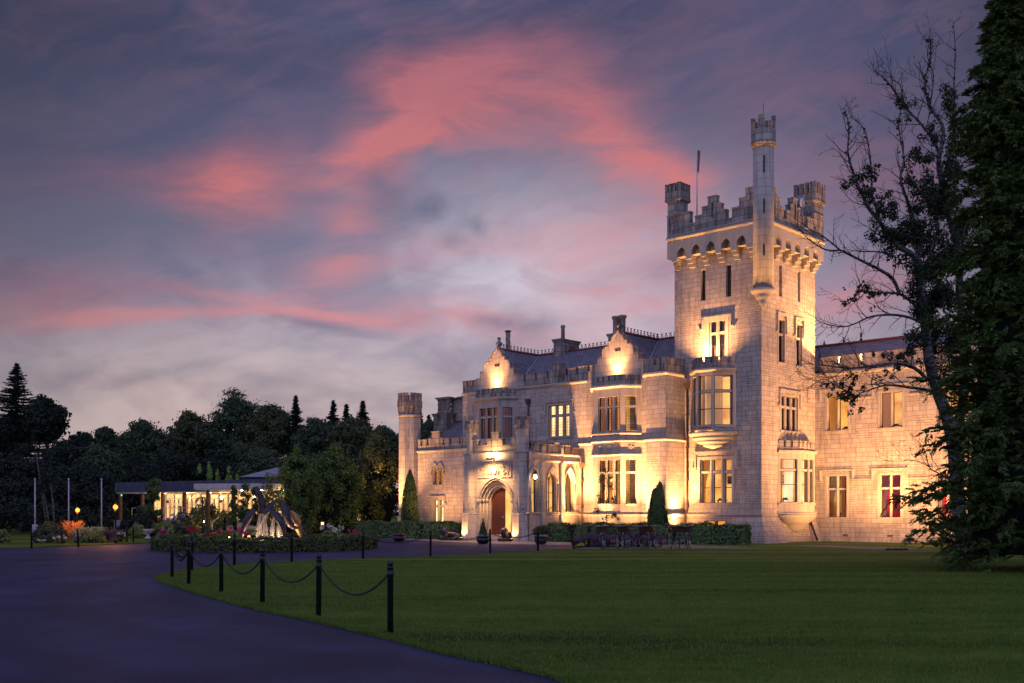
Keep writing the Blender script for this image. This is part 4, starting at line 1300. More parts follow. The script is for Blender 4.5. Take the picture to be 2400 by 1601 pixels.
# ------------------------------------------------------------------ RIGHT WING (front wall y = 6)
YW = 6.02
WF = Fr((0, YW), (16, YW))
ww = MB()
ups = [(.73 + 3.06 * k, 1.95 + 3.06 * k, 6.2, 8.1) for k in range(5)]
los = [(.73 + 3.04 * k, 1.88 + 3.04 * k, 1.36, 3.64) for k in range(5)]
wall(ww, WF, 0, 16, 0, 9.4, ups + los)
ww.quad((16, YW, 0), (16, 13, 0), (16, 13, 9.4), (16, YW, 9.4))
ww.build('wall', M['ashlar'], castle)
for k, q in enumerate(ups):
    m = (q[0] + q[1]) / 2
    window(WF, *q, [(q[0] + .04, m - .07), (m + .07, q[1] - .04)], None, 'gold', surround=.12, curt=[(q[0], q[0] + .45, 'curtain_cream')])
for k, q in enumerate(los):
    m = (q[0] + q[1]) / 2
    window(WF, *q, [(q[0] + .04, m - .07), (m + .07, q[1] - .04)], 2.93, 'dim' if k == 0 else 'red', surround=.14,
           curt=[(q[0], m - .06, 'curtain_brown', 'l'), (m + .1, q[1], 'curtain_brown')] if k == 0 else [(q[0], m - .06, 'curtain_white', 'l')])
wc = MB()
def hoodrun(zs_lo, zs_hi, qs):
    x = .28
    for q in qs:
        a, b = q[0] - .36, q[1] + .32
        WF.bx(wc, max(0.02, x), a, -.09, .02, zs_lo, zs_lo + .08)
        WF.bx(wc, a - .09, a, -.085, .02, zs_lo + .081, zs_hi - .001)
        WF.bx(wc, a - .09, b + .09, -.09, .02, zs_hi, zs_hi + .08)
        WF.bx(wc, b, b + .09, -.085, .02, zs_lo + .081, zs_hi - .001)
        x = b
hoodrun(3.40, 3.94, los); hoodrun(7.88, 8.46, ups)
wc.build_parts('hood_mould', M['trim'], castle)
wk = MB(); cornice(wk, [(0, YW), (16, YW)], 9.28, 9.46, .12); wk.build_parts('string_course', M['trim'], castle)
wb = MB()
crenel(wb, WF, [(a, b, z) for a, b, z in even(.3, 16, 12, 9.95, 10.36, True, .78)], 9.4)
wb.build_parts('battlement', M['weathered'], castle)
roof_poly([[(-5.2, YW + .3, 9.7), (16, YW + .3, 9.7), (16, 9.6, 11.55), (-5.2, 9.6, 11.55)], [(-5.2, 13, 9.7), (16, 13, 9.7), (16, 9.6, 11.55), (-5.2, 9.6, 11.55)]])
wr = MB(); wr.tube([(-5.2, 9.6, 11.58), (16, 9.6, 11.58)], .1, 6); wr.build('ridge_cresting', M['ridge'], castle)
gv = MB()
for x in (.6, 3.1, 5.7, 8.3): gv.box(x, x + .07, YW + -.34, YW - .02, 9.3, 9.42)
gv.box(1.65, 1.95, YW - .02, YW + .02, .30, .42); gv.box(4.2, 4.5, YW - .02, YW + .02, .30, .42)
gv.build_parts('air_vent', M['ridge'], castle)
# rainwater pipes
def pipe(pts, m='copper_pipe', hopper=True):
    p = MB(); p.tube(pts, .055, 8)
    if hopper:
        x, y, z = pts[0]; p.hexa([(x - .08, y - .08, z - .1), (x + .08, y - .08, z - .1), (x + .08, y + .08, z - .1), (x - .08, y + .08, z - .1), (x - .16, y - .14, z + .22), (x + .16, y - .14, z + .22), (x + .16, y + .1, z + .22), (x - .16, y + .1, z + .22)])
    for z in (1.9, 3.4, 5.2, 7.0):
        if z < pts[0][2] - .2: p.box(pts[0][0] - .08, pts[0][0] + .08, pts[0][1] - .07, pts[0][1] + .09, z, z + .06)
    p.build('drainpipe', M[m], castle)
pipe([(-10.78, YM - .10, 4.3), (-10.78, YM - .10, .2)])
pipe([(-4.55, -.09, 8.55), (-4.55, -.09, 1.7), (-4.6, -.3, 1.3), (-4.62, -.35, .2)])
pipe([(-15.0, YM - .1, 8.3), (-15.0, YM - .1, 5.2)])
pipe([(.12, 5.1, 1.3), (.52, 5.25, .05)], 'black_metal', False)

# lantern beside the porch windows and the flood lamp over the door are fixed to the building
ln = MB()
lx0, ly0, lz0 = XS + .30, -5.72, 3.6
ln.tube([(XS - .05, ly0, lz0 + .36), (XS + .16, ly0, lz0 + .46), (lx0, ly0, lz0 + .34)], .018, 6)
ln.lathe(lx0, ly0, [(.02, lz0 + .36), (.13, lz0 + .22), (.15, lz0 + .18), (.02, lz0 + .18)], 8, False)
for k in range(4):
    a = math.pi / 4 + k * math.pi / 2
    ln.tube([(lx0 + .12 * math.cos(a), ly0 + .12 * math.sin(a), lz0 + .18), (lx0 + .08 * math.cos(a), ly0 + .08 * math.sin(a), lz0 - .16)], .01, 4)
ln.lathe(lx0, ly0, [(.09, lz0 - .15), (.09, lz0 - .19), (.02, lz0 - .22)], 8, False)
lno = ln.build('lantern', M['black_metal'], castle)
lb_ = MB(); lb_.ball((lx0, ly0, lz0), .095, 12, 8, (1, 1, 1.3)); lb_.build('lamp_glass', emit('lantern glow', (1, .72, .36), 30), lno)
fl_ = MB(); fl_.box(-13.98, -13.5, YP - .42, YP - .24, 4.62, 4.72); fl_.tube([(-13.74, YP - .3, 4.72), (-13.74, YP, 4.85)], .025, 6)
flo = fl_.build('flood_lamp', M['black_metal'], castle)
fg = MB(); fg.quad((-13.96, YP - .30, 4.735), (-13.52, YP - .30, 4.735), (-13.52, YP - .22, 4.735), (-13.96, YP - .22, 4.735)); fg.build('lamp_glass', M['lamp_white'], flo)

def castle_light(name, typ, loc, energy, target=None, cone=150, blend=.6, size=.06, col=WARM, parent=None):
    d = bpy.data.lights.new(name, typ)
    d.energy = energy; d.color = col
    d.shadow_soft_size = size
    o = bpy.data.objects.new(name, d)
    COL.objects.link(o)
    o.parent = parent
    o.location = loc
    if typ == 'SPOT':
        d.spot_size = R(cone); d.spot_blend = blend
        o.rotation_euler = (Vector(target) - Vector(loc)).to_track_quat('-Z', 'Y').to_euler()
    return o
castle_light('lantern_light', 'POINT', (lx0, ly0, lz0), 28, size=.1, col=GOLD, parent=castle)
castle_light('door_flood_light', 'SPOT', (-13.74, YP - .36, 4.80), 260, (-13.74, YP + .3, 5.2), 175, .5, .08, GOLD, castle)
castle_light('door_flood_light', 'SPOT', (-13.74, YP - .9, 4.6), 900, (-13.74, YP - .2, 0), 150, .8, .1, GOLD, castle)

FLOOD = 3.7
# floodlights standing on the ground or on the flat bay roofs, each aimed up at the stone
def floodlight(x, y, z, target, energy, label, high=None, cone=140, blend=.7, col=WARM, size=.07, scale=1.0, lens=True):
    """local position and aim; the housing tilts towards its aim"""
    wl, wt = Vector(L2W(x, y, z)), Vector(L2W(*target))
    root = empty('floodlight', wl)
    dirv = (wt - wl).normalized()
    rot = dirv.to_track_quat('Y', 'Z').to_matrix().to_4x4()
    b = MB()
    b.hexa([(-.10, -.09, -.07), (.10, -.09, -.07), (.14, .06, -.10), (-.14, .06, -.10), (-.10, -.09, .07), (.10, -.09, .07), (.14, .06, .10), (-.14, .06, .10)])
    b.move(lambda v: rot @ (v * scale))
    b.tube([(0, 0, 0), (0, 0, -min(.2, z) if z < .6 else -.12)], .02, 6)
    b.build('housing', M['black_metal'], root)
    if lens:
        g = MB(); g.quad((-.125, .066, -.085), (.125, .066, -.085), (.125, .066, .085), (-.125, .066, .085)); g.move(lambda v: rot @ (v * scale)); g.build('lens', M['lamp_warm'], root, recalc=False)
    for tg, en, cn in (high or ()):       # added narrow beam that evens the light high up the wall
        dv = (Vector(L2W(*tg)) - wl).normalized()
        d = bpy.data.lights.new('floodlight_beam', 'SPOT'); d.energy = en * FLOOD; d.color = col; d.spot_size = R(cn); d.spot_blend = 1.0; d.shadow_soft_size = size
        o = bpy.data.objects.new('floodlight_beam', d); COL.objects.link(o); o.parent = root; o.location = dv * .09; o.rotation_euler = dv.to_track_quat('-Z', 'Y').to_euler()
    d = bpy.data.lights.new('floodlight_beam', 'SPOT')
    d.energy = energy * FLOOD; d.color = col; d.spot_size = R(cone); d.spot_blend = blend; d.shadow_soft_size = size
    o = bpy.data.objects.new('floodlight_beam', d); COL.objects.link(o)
    o.parent = root
    o.location = dirv * .09 * scale
    o.rotation_euler = dirv.to_track_quat('-Z', 'Y').to_euler()
    tag(root, label, 'floodlight', 'floodlights lighting the castle')
    return root
LIGHTS = [   # position, aim, power, cone, blend
    ((-10.2, -2.9, .3), (-10.2, -1.5, 9.0), 230, 130, 1.0, 'floodlight at the foot of the wall between porch and lower bay window', [((-10.6, -1.5, 8.9), 3000, 60), ((-9.2, -2.3, 7.2), 550, 56)]),
    ((-6.25, -2.72, .3), (-6.8, -1.6, 9.0), 210, 130, 1.0, 'floodlight at the foot of the wall right of the two-storey bay window', [((-6.4, -1.7, 9.2), 3000, 60), ((-7.3, -2.2, 7.6), 650, 52)]),
    ((-4.3, -1.25, .3), (-4.4, 0, 8), 190, 130, 1.0, 'floodlight in the corner between stair projection and tower', [((-4.5, 0, 9.5), 2600, 60)]),
    ((-8.35, -3.2, .25), (-8.35, -2.2, 8.5), 130, 130, 1.0, 'floodlight behind the hedge below the two-storey bay window', [((-8.35, -2.3, 8.6), 1500, 56)]),
    ((-8.31, -2.0, 8.98), (-8.31, -1.3, 11.6), 80, 150, 1.0, 'floodlight on the bay roof below the right stepped gable', [((-8.31, -1.35, 11.4), 260, 80)]),
    ((-17.75, -2.0, 8.98), (-17.75, -1.3, 11.6), 80, 150, 1.0, 'floodlight on the bay roof below the left stepped gable', [((-17.75, -1.35, 11.4), 260, 80)]),
    ((-2.95, -.74, 9.62), (-2.9, .15, 14.2), 640, 150, 1.0, 'floodlight on the flat roof of the tower oriel'),
    ((6.4, 4.4, .15), (0, 2.6, 8.5), 1800, 115, 1.0, 'floodlight on the lawn facing the right side of the tower'),
    ((2.7, 6.9, 10.15), (0, 2.6, 13.5), 1150, 150, 1.0, 'floodlight behind the wing parapet shining up the tower side'),
    ((9.2, -.2, .15), (4.0, 6, 7.0), 2100, 110, 1.0, 'floodlight on the lawn in front of the right wing'),
    ((7.2, 4.8, .12), (7.0, 6, 6.0), 90, 150, 1.0, 'floodlight on the lawn near the conifer by the right wing'),
    ((-15.83, -6.52, .12), (-15.83, -6.1, 3), 60, 120, .7, 'small uplight at the foot of the left porch turret'),
    ((-11.84, -6.52, .12), (-11.84, -6.1, 3), 60, 120, .7, 'small uplight at the foot of the right porch turret'),
    ((-25.9, -4.6, .3), (-25.1, -2.4, 7.5), 1500, 72, 1.0, 'added unseen floodlight behind the hedge left of the octagonal corner turret'),  # added out of sight to warm the corner turret
    ((-21.2, -4.4, .3), (-21.6, -2, 6), 300, 130, 1.0, 'added unseen floodlight behind the hedge before the low wing'),  # added out of sight to brighten the low wing wall
]
for p, t, e, cn_, bl_, lb, *hi_ in LIGHTS:
    floodlight(*p, t, e, lb, hi_[0] if hi_ else None, cone=cn_, blend=bl_, scale=.6 if e < 80 else 1.0, lens=e < 80)
# ================================================================== VEGETATION TOOLS
def leaf_mat(name, lo, hi, trans=.25, rough=.6, dark=.45):
    m, T = mat(name)
    g = T.n('NewGeometry')
    obj = T.n('TexCoord').outputs['Object']
    nz = T.noise(obj, .9, 3, .5)
    if 'bloom' not in name: lo, hi = tuple(x * 2.6 for x in lo), tuple(x * 3.0 for x in hi)
    f = T.m('ADD', T.m('MULTIPLY', g.outputs['Random Per Island'], .55), T.m('MULTIPLY', nz, .6), clamp=True)
    c = T.mix(f, lo, hi)
    p = T.n('BsdfPrincipled', i={'Base Color': c, 'Roughness': rough, 'Specular IOR Level': .25})
    t = T.n('BsdfTranslucent', i={'Color': c})
    T.link(T.n('MixShader', i={0: trans, 1: p.outputs[0], 2: t.outputs[0]}).outputs[0], T.n('OutputMaterial').inputs[0])
    return m
LM = {
    'far': leaf_mat('far woodland leaves', (.012, .020, .011), (.036, .050, .025)),
    'far_olive': leaf_mat('olive woodland leaves', (.017, .022, .010), (.050, .056, .022)),
    'far_black': leaf_mat('black-green woodland leaves', (.005, .008, .006), (.013, .020, .013)),
    'spruce': leaf_mat('spruce needles', (.007, .012, .010), (.020, .032, .024)),
    'hornbeam': leaf_mat('hornbeam leaves', (.016, .030, .007), (.068, .100, .024)),
    'copper': leaf_mat('bronze-tipped leaves', (.018, .028, .008), (.085, .09, .026)),
    'hedge': leaf_mat('laurel hedge leaves', (.020, .042, .014), (.070, .105, .036), rough=.45),
    'box': leaf_mat('box hedge leaves', (.016, .026, .008), (.05, .065, .018)),
    'yew': leaf_mat('yew leaves', (.012, .026, .008), (.045, .07, .018)),
    'thuja': leaf_mat('cypress sprays', (.008, .018, .005), (.056, .086, .022)),
    'ivy': leaf_mat('ivy leaves', (.005, .009, .005), (.02, .03, .014)),
    'grassy': leaf_mat('ornamental grass', (.03, .05, .015), (.10, .13, .04)),
    'flax': leaf_mat('flax blades', (.05, .07, .03), (.28, .30, .15)),
    'purple': leaf_mat('purple foliage', (.045, .025, .04), (.15, .09, .12)),
    'lavender': leaf_mat('lavender', (.03, .022, .035), (.085, .05, .07)),
    'rust': leaf_mat('orange-lit sedge', (.10, .045, .015), (.30, .14, .05)),  # the lamp's orange light is painted into the blade colour
    'white_bloom': leaf_mat('white blooms', (.45, .45, .38), (.70, .70, .60)),
    'blue_bloom': leaf_mat('blue hydrangea blooms', (.16, .15, .35), (.42, .38, .62)),
    'red_bloom': leaf_mat('red blooms', (.40, .01, .03), (.65, .05, .09)),
    'pink_bloom': leaf_mat('pink blooms', (.40, .02, .14), (.62, .06, .25)),
    'lime': leaf_mat('lime conifer leaves', (.05, .09, .02), (.12, .19, .05)),
}
M['bark'] = plain('grey-brown bark', (.05, .042, .036), .9, var=.5, scale=9)
def birch_mat():
    m, T = mat('pale patched bark')
    obj = T.n('TexCoord').outputs['Object']
    n = T.noise(T.vm('MULTIPLY', obj, (1, 1, 2.5)), 4.5, 5, .65)
    c = T.ramp(n, [(.42, (.03, .027, .025)), (.56, (.16, .155, .15)), (.7, (.26, .25, .24))])
    finish(T, c, .85, n, .5, .02)
    return m
M['birch'] = birch_mat()
M['twig'] = plain('dark twig bark', (.028, .024, .022), .9)
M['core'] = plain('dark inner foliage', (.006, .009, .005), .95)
M['soil'] = plain('dark bed soil', (.03, .024, .018), .95, scale=12)

def leaf_quads(pts, nrm, length, width, rng, axis=None):
    """diamond leaves: centre, facing direction, half length, half width; axis = preferred long axis"""
    n = len(pts)
    nrm = nrm / (np.linalg.norm(nrm, axis=1, keepdims=True) + 1e-9)
    r = rng.normal(size=(n, 3)) if axis is None else axis + rng.normal(size=(n, 3)) * .25
    t = r - nrm * (r * nrm).sum(1, keepdims=True)
    t /= np.linalg.norm(t, axis=1, keepdims=True) + 1e-9
    b = np.cross(nrm, t)
    L = np.asarray(length).reshape(-1, 1); Wd = np.asarray(width).reshape(-1, 1)
    v = np.empty((n, 4, 3))
    v[:, 0] = pts - t * L; v[:, 1] = pts + b * Wd - t * L * .1; v[:, 2] = pts + t * L; v[:, 3] = pts - b * Wd - t * L * .1
    return v.reshape(-1, 3)

def mesh_from_quads(name, v, m, parent=None, loc=None, tri=False):
    k = 3 if tri else 4
    n = len(v) // k
    me = bpy.data.meshes.new(name)
    me.vertices.add(len(v)); me.vertices.foreach_set('co', v.astype(np.float32).ravel())
    me.loops.add(n * k); me.loops.foreach_set('vertex_index', np.arange(n * k, dtype=np.int32))
    me.polygons.add(n); me.polygons.foreach_set('loop_start', np.arange(0, n * k, k, dtype=np.int32))
    me.update(calc_edges=True)
    me.materials.append(m)
    o = bpy.data.objects.new(name, me)
    COL.objects.link(o)
    if parent is not None: o.parent = parent
    if loc is not None: o.location = loc
    return o

def clump_cloud(rng, clumps, n, size, flat=.75, shell=.45, aspect=.55, up=.35, soft=0.0):
    c = np.array([q[:3] for q in clumps]); rr = np.array([q[3:6] for q in clumps])
    w = (rr.prod(1)) ** (2 / 3); idx = rng.choice(len(clumps), n, p=w / w.sum())
    d = rng.normal(size=(n, 3)); d /= np.linalg.norm(d, axis=1, keepdims=True)
    r = shell + (1 - shell) * rng.random((n, 1)) ** .6
    if soft: r = np.where(rng.random((n, 1)) < soft, np.abs(rng.normal(size=(n, 1))) * .62 + .15, r)
    p = c[idx] + d * r * rr[idx]
    nr = d + rng.normal(size=(n, 3)) * .55 + np.array([0, 0, up])
    s = size * (.6 + .8 * rng.random(n))
    return leaf_quads(p, nr, s, s * aspect, rng)

def crown_clumps(rng, cz, rx, rz, k, cr, egg=.0, fill=.75):
    out = []
    for i in range(k):
        d = rng.normal(size=3); d /= np.linalg.norm(d)
        r = (fill + (1 - fill) * rng.random()) * (1 + .10 * math.sin(d[0] * 5 + d[2] * 4 + k) + .06 * rng.normal())
        z = d[2]
        wd = 1 - egg * z
        s = cr * (.4 + .95 * rng.random() ** 1.5)
        out.append((d[0] * rx * r * wd, d[1] * rx * r * wd, cz + z * rz * r, s * 1.15, s * 1.15, s * .7))
    return out

def broad_tree(name, seed, h, rx, rz, k, cr, n, size, m, trunk_r=.3, egg=.15, label=None, loc=(0, 0, 0), group=None, cat='tree', branches=9):
    rng = np.random.default_rng(seed)
    root = empty(name, loc)
    cz = h - rz
    cl = crown_clumps(rng, cz, rx - cr * .6, rz - cr * .6, k, cr, egg)
    cl += crown_clumps(rng, cz, rx * .55, rz * .6, k // 3, cr * 1.1, egg)
    mesh_from_quads('crown', clump_cloud(rng, cl, n, size, soft=.55), m, root)
    tb = MB()
    tb.tube([(0, 0, -.1), (.05, .03, cz * .5), (.0, .05, cz), (0.05, 0, cz + rz * .5)], [trunk_r, trunk_r * .8, trunk_r * .5, trunk_r * .15], 8)
    for j in range(branches):
        q = cl[int(rng.integers(0, k))]
        z0 = cz * (.45 + .5 * rng.random())
        tb.tube([(0, 0, z0), (q[0] * .5, q[1] * .5, z0 + (q[2] - z0) * .6), (q[0], q[1], q[2])], [trunk_r * .35, trunk_r * .2, .03], 5)
    tb.build('trunk', M['bark'], root)
    if label: tag(root, label, cat, group)
    return root

def spruce(name, seed, h, r0, n_whorl, per, m, size=.3, label=None, loc=(0, 0, 0), group=None, sparse=1.0):
    rng = np.random.default_rng(seed)
    root = empty(name, loc)
    P, N, L, A = [], [], [], []
    for i in range(n_whorl):
        t = i / n_whorl
        z0_ = h * (.08 + .92 * t)
        R0 = r0 * (1 - t) ** .85 * (.75 + .5 * rng.random()) + .05
        for j in range(per):
            a = rng.random() * 2 * math.pi
            z = min(h, z0_ + rng.normal() * h / n_whorl * .6)
            d = np.array([math.cos(a), math.sin(a), 0])
            R1 = R0 * (.7 + .45 * rng.random())
            q = max(3, int(R1 / size * 2.4 * sparse) + 2)
            for s in range(q):
                u = (s + rng.random()) / q
                p = d * R1 * u + np.array([0, 0, z - .16 * R1 * u + .22 * R1 * u * u])
                for side in (-1, 1, -.4, .4):
                    sd = np.array([-d[1], d[0], 0]) * side
                    P.append(p + sd * size * .3 * (1.1 - u)); N.append(np.array([0, 0, 1]) + rng.normal(size=3) * .45)
                    A.append(d * .8 + sd * .7 + np.array([0, 0, -.35])); L.append(size * (.55 + .6 * rng.random()) * (1.15 - .5 * u))
    P, N, L, A = map(np.array, (P, N, L, A))
    mesh_from_quads('crown', leaf_quads(P, N, L, L * .3, rng, A), m, root)
    tb = MB(); tb.tube([(0, 0, -.1), (0, 0, h * .6), (0, 0, h * 1.0)], [.05 + h * .012, h * .007, .015], 7); tb.build('trunk', M['bark'], root)
    if label: tag(root, label, 'tree', group)
    return root

def shrub(name, label, X, Y, rx, ry, h, m, n=900, size=.09, seed=1, k=14, z0=0.0, group=None, cat='shrub', aspect=.55, cone=False, stems=True, cr=None):
    rng = np.random.default_rng(seed)
    root = empty(name, (X, Y, z0))
    tag(root, label, cat, group)
    cl = []
    cr = cr or min(rx, h * .5) * .5
    for i in range(k):
        d = rng.normal(size=3); d /= np.linalg.norm(d)
        zz = abs(d[2])
        if cone:
            zz = rng.random()
            f = (1 - zz) ** .8 * .8
            cl.append((d[0] * rx * f, d[1] * ry * f, cr * .6 + zz * (h - cr), cr * (1.1 - .8 * zz), cr * (1.1 - .8 * zz), cr))
        else:
            cl.append((d[0] * (rx - cr * .7), d[1] * (ry - cr * .7), cr * .7 + zz * (h - cr * 1.5), cr, cr, cr * .8))
    mesh_from_quads('foliage', clump_cloud(rng, cl, n, size, aspect=aspect), LM[m] if isinstance(m, str) else m, root)
    if stems:
        s = MB()
        for i in range(5):
            a = i * 1.3; s.tube([(.05 * math.cos(a), .05 * math.sin(a), 0), (rx * .4 * math.cos(a), ry * .4 * math.sin(a), h * .6)], [.03, .01], 5)
        s.build('stem', M['twig'], root)
    return root

def blades(name, label, X, Y, r, h, m, n=120, w=.03, seed=1, droop=.6, cat='plant', group=None, seg=4, z0=0.0, spread=.25):
    rng = np.random.default_rng(seed)
    root = empty(name, (X, Y, z0)); tag(root, label, cat, group)
    V = []
    for i in range(n):
        a = rng.random() * 2 * math.pi; d = np.array([math.cos(a), math.sin(a), 0]); sd = np.array([-d[1], d[0], 0])
        b = d * r * spread * rng.random(); L = h * (.7 + .5 * rng.random()); out = r * (.35 + .75 * rng.random())
        pr = None
        for s in range(seg + 1):
            t = s / seg
            p = b + d * out * t ** 1.4 + np.array([0, 0, L * (t - droop * .55 * t ** 2.6)])
            ww = w * (1 - t) ** .6 + .003
            q = (p - sd * ww, p + sd * ww)
            if pr is not None: V += [pr[0], pr[1], q[1], q[0]]
            pr = q
    mesh_from_quads('foliage', np.array(V), LM[m] if isinstance(m, str) else m, root)
    return root

# ================================================================== GROUND
def lawn_mat():
    m, T = mat('mown lawn')
    obj = T.n('TexCoord').outputs['Object']
    n1 = T.noise(T.vm('MULTIPLY', obj, (.07, .42, 1)), 1.0, 5, .6, 1.2)
    n2 = T.noise(obj, 1.7, 5, .6)
    n3 = T.noise(obj, 26, 4, .7)
    n4 = T.noise(T.vm('MULTIPLY', obj, (90, 30, 1)), 1.0, 3, .6)
    f = T.m('ADD', T.m('MULTIPLY', n1, .55), T.m('ADD', T.m('MULTIPLY', n2, .35), T.m('MULTIPLY', n3, .3)))
    wv = T.n('TexWave', wave_type='BANDS', bands_direction='Y', i={'Vector': T.vm('ADD', obj, (0, 0, 0)), 'Scale': .14, 'Distortion': 9.0, 'Detail': 3.0, 'Detail Scale': .35}).outputs[1]
    f = T.m('ADD', T.m('MULTIPLY', f, .9), T.m('MULTIPLY', T.m('SUBTRACT', wv, .32), .06))
    c = T.ramp(f, [(.42, (.028, .060, .005)), (.53, (.092, .160, .014)), (.64, (.180, .260, .034)), (.84, (.26, .32, .07))])
    c = T.mix(T.m('MULTIPLY', n4, .55), c, (.012, .02, .006))
    finish(T, c, .85, T.m('ADD', n3, n4), .8, .03, spec=.12)
    return m
M['lawn'] = lawn_mat()
def asphalt_mat(name, lo, hi, rough=.62):
    m, T = mat(name)
    obj = T.n('TexCoord').outputs['Object']
    n1 = T.noise(obj, 48, 4, .75); n2 = T.noise(obj, .35, 5, .6, .5); n3 = T.noise(T.vm('MULTIPLY', obj, (.5, .06, 1)), 1.0, 4, .6)
    vor = T.n('TexVoronoi', i={'Vector': obj, 'Scale': 90.0}).outputs[0]
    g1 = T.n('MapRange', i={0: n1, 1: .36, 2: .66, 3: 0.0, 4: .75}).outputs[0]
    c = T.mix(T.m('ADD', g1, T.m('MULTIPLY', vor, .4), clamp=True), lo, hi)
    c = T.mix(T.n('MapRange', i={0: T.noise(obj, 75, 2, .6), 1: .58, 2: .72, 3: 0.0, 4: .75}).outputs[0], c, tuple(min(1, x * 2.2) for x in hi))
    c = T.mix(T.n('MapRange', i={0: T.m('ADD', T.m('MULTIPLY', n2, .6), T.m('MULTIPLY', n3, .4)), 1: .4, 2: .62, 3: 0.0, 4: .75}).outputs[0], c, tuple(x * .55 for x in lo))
    trk = T.n('TexWave', wave_type='RINGS', rings_direction='Z', i={'Vector': T.vm('SUBTRACT', obj, (9, 27, 0)), 'Scale': .16, 'Distortion': 3.5, 'Detail': 3.0, 'Detail Scale': .4}).outputs[1]
    c = T.mix(T.n('MapRange', i={0: trk, 1: .5, 2: 1.0, 3: 0.0, 4: .45}).outputs[0], c, lo)
    finish(T, c, rough, T.m('ADD', n1, vor), .6, .012, spec=.26)
    return m
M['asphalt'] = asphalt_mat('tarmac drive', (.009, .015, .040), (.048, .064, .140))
M['paving'] = asphalt_mat('pale paved apron', (.24, .22, .23), (.36, .33, .34), .7)
M['gravel'] = asphalt_mat('pale gravel path', (.15, .14, .14), (.27, .25, .25), .8)

def sheet(name, pts, z, m, thick=0.0, label=None, cat=None, kind='structure'):
    b = MB()
    if thick:
        b.loft([[(x, y, z - thick) for x, y in pts], [(x, y, z) for x, y in pts]])
    else:
        b.add([(x, y, z) for x, y in pts], [tuple(range(len(pts)))])
    o = b.build(name, M[m])
    tag(o, kind=kind)
    return o
def smooth_poly(pts, n=6, closed=False):
    P = [Vector((*p, 0)) for p in pts]; out = []
    N = len(P)
    for i in range(N if closed else N - 1):
        p0, p1, p2, p3 = (P[(i - 1) % N] if closed or i else P[0]), P[i], P[(i + 1) % N], (P[(i + 2) % N] if closed or i + 2 < N else P[-1])
        for k in range(n):
            t = k / n
            q = .5 * ((2 * p1) + (p2 - p0) * t + (2 * p0 - 5 * p1 + 4 * p2 - p3) * t * t + (3 * p1 - p0 - 3 * p2 + p3) * t ** 3)
            out.append((q.x, q.y))
    if not closed: out.append(pts[-1])
    return out
sheet('ground', [(-700, -120), (700, -120), (700, 1400), (-700, 1400)], -.012, 'lawn')
drive = [(-70, -14), (30, -14), (30, 30), (12, 46.5), (3.2, 50), (2.8, 54.5), (-.6, 57.6), (-3.4, 62.0), (-6.2, 65.6), (-9.6, 70.5), (-13.5, 72), (-17.5, 74), (-21, 76.5), (-25.5, 77), (-24.5, 71), (-22, 64), (-20.6, 60.5), (-26, 60.2), (-60, 60), (-90, 56)]
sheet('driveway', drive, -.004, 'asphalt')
low = [(8, -10), (4.4, 1.0), (2.4, 6.0), (.56, 10.29), (0, 11.27), (-.9, 12.58), (-1.62, 13.89), (-2.9, 15.93), (-4.2, 17.86), (-5.55, 20.12), (-6.94, 22.66), (-8.2, 25.0), (-8.95, 26.9), (-9.12, 28.6), (-9.0, 30.4), (-8.5, 32.74), (-7.22, 34.96), (-5.25, 37.16), (-3.02, 39.29), (-.87, 41.67), (.89, 44.2), (2.39, 46.2), (4.0, 46.85), (8, 46.9), (12.5, 46.9)]
low = smooth_poly(low, 5)
LAWN = low + [(40, 47.0), (40, -10)]
sheet('lawn', LAWN, .028, 'lawn', .03)
sheet('apron', [(-9.6, 70.0), (-7.6, 65.2), (-4.2, 60.3), (-.9, 55.6), (1.2, 54.0), (3.0, 53.7), (3.2, 57.6), (-.5, 62.2), (-3.2, 65.5), (-7.0, 69.5)], .001, 'paving')
sheet('path', [(2.45, 46.95), (12.6, 46.95), (11.4, 48.2), (9.1, 52.7), (7.3, 53.4), (6.9, 51.6), (3.4, 49.3)], .004, 'gravel')
sheet('path', [(13.3, 53.4), (15.6, 52.6), (19.4, 47.05), (16.2, 47.05)], .004, 'gravel')
left_isle = smooth_poly([(-60, 47.2), (-40, 47.6), (-28, 47.6), (-23.0, 48.3), (-21.2, 51.6), (-19.8, 55.2), (-19.5, 57.2), (-20.6, 58.9), (-26, 59.0), (-60, 58.5)], 4)
sheet('verge', left_isle, .03, 'lawn', .03)

# blades of grass on the near lawn
def inside(poly):
    P = np.array(poly)
    def f(x, y):
        r = np.zeros(len(x), bool); j = len(P) - 1
        for i in range(len(P)):
            xi, yi, xj, yj = *P[i], *P[j]
            c = ((yi > y) != (yj > y)) & (x < (xj - xi) * (y - yi) / (yj - yi + 1e-12) + xi)
            r ^= c; j = i
        return r
    return f
rng = np.random.default_rng(3)
NB = 150000
yy = 8.5 + 26 * rng.random(NB * 2) ** 1.5
xx = -9.5 + (rng.random(NB * 2)) * (9.5 + .52 * 34)
ok = inside(LAWN)(xx, yy) & (xx < yy * .5 + .5)
xx, yy = xx[ok][:NB], yy[ok][:NB]
n = len(xx)
hh = .022 + .028 * rng.random(n); a = rng.random(n) * 6.283; w = .003 + .003 * rng.random(n) + .00012 * yy
dxy = rng.normal(size=(n, 2)) * .018
v = np.zeros((n, 3, 3))
v[:, 0] = np.c_[xx - w * np.cos(a), yy - w * np.sin(a), np.full(n, .026)]
v[:, 1] = np.c_[xx + w * np.cos(a), yy + w * np.sin(a), np.full(n, .026)]
v[:, 2] = np.c_[xx + dxy[:, 0], yy + dxy[:, 1], .026 + hh]
LM['blade'] = leaf_mat('grass blades', (.022, .040, .005), (.070, .104, .015), .3)
tag(mesh_from_quads('grass', v.reshape(-1, 3), LM['blade'], tri=True), kind='stuff')
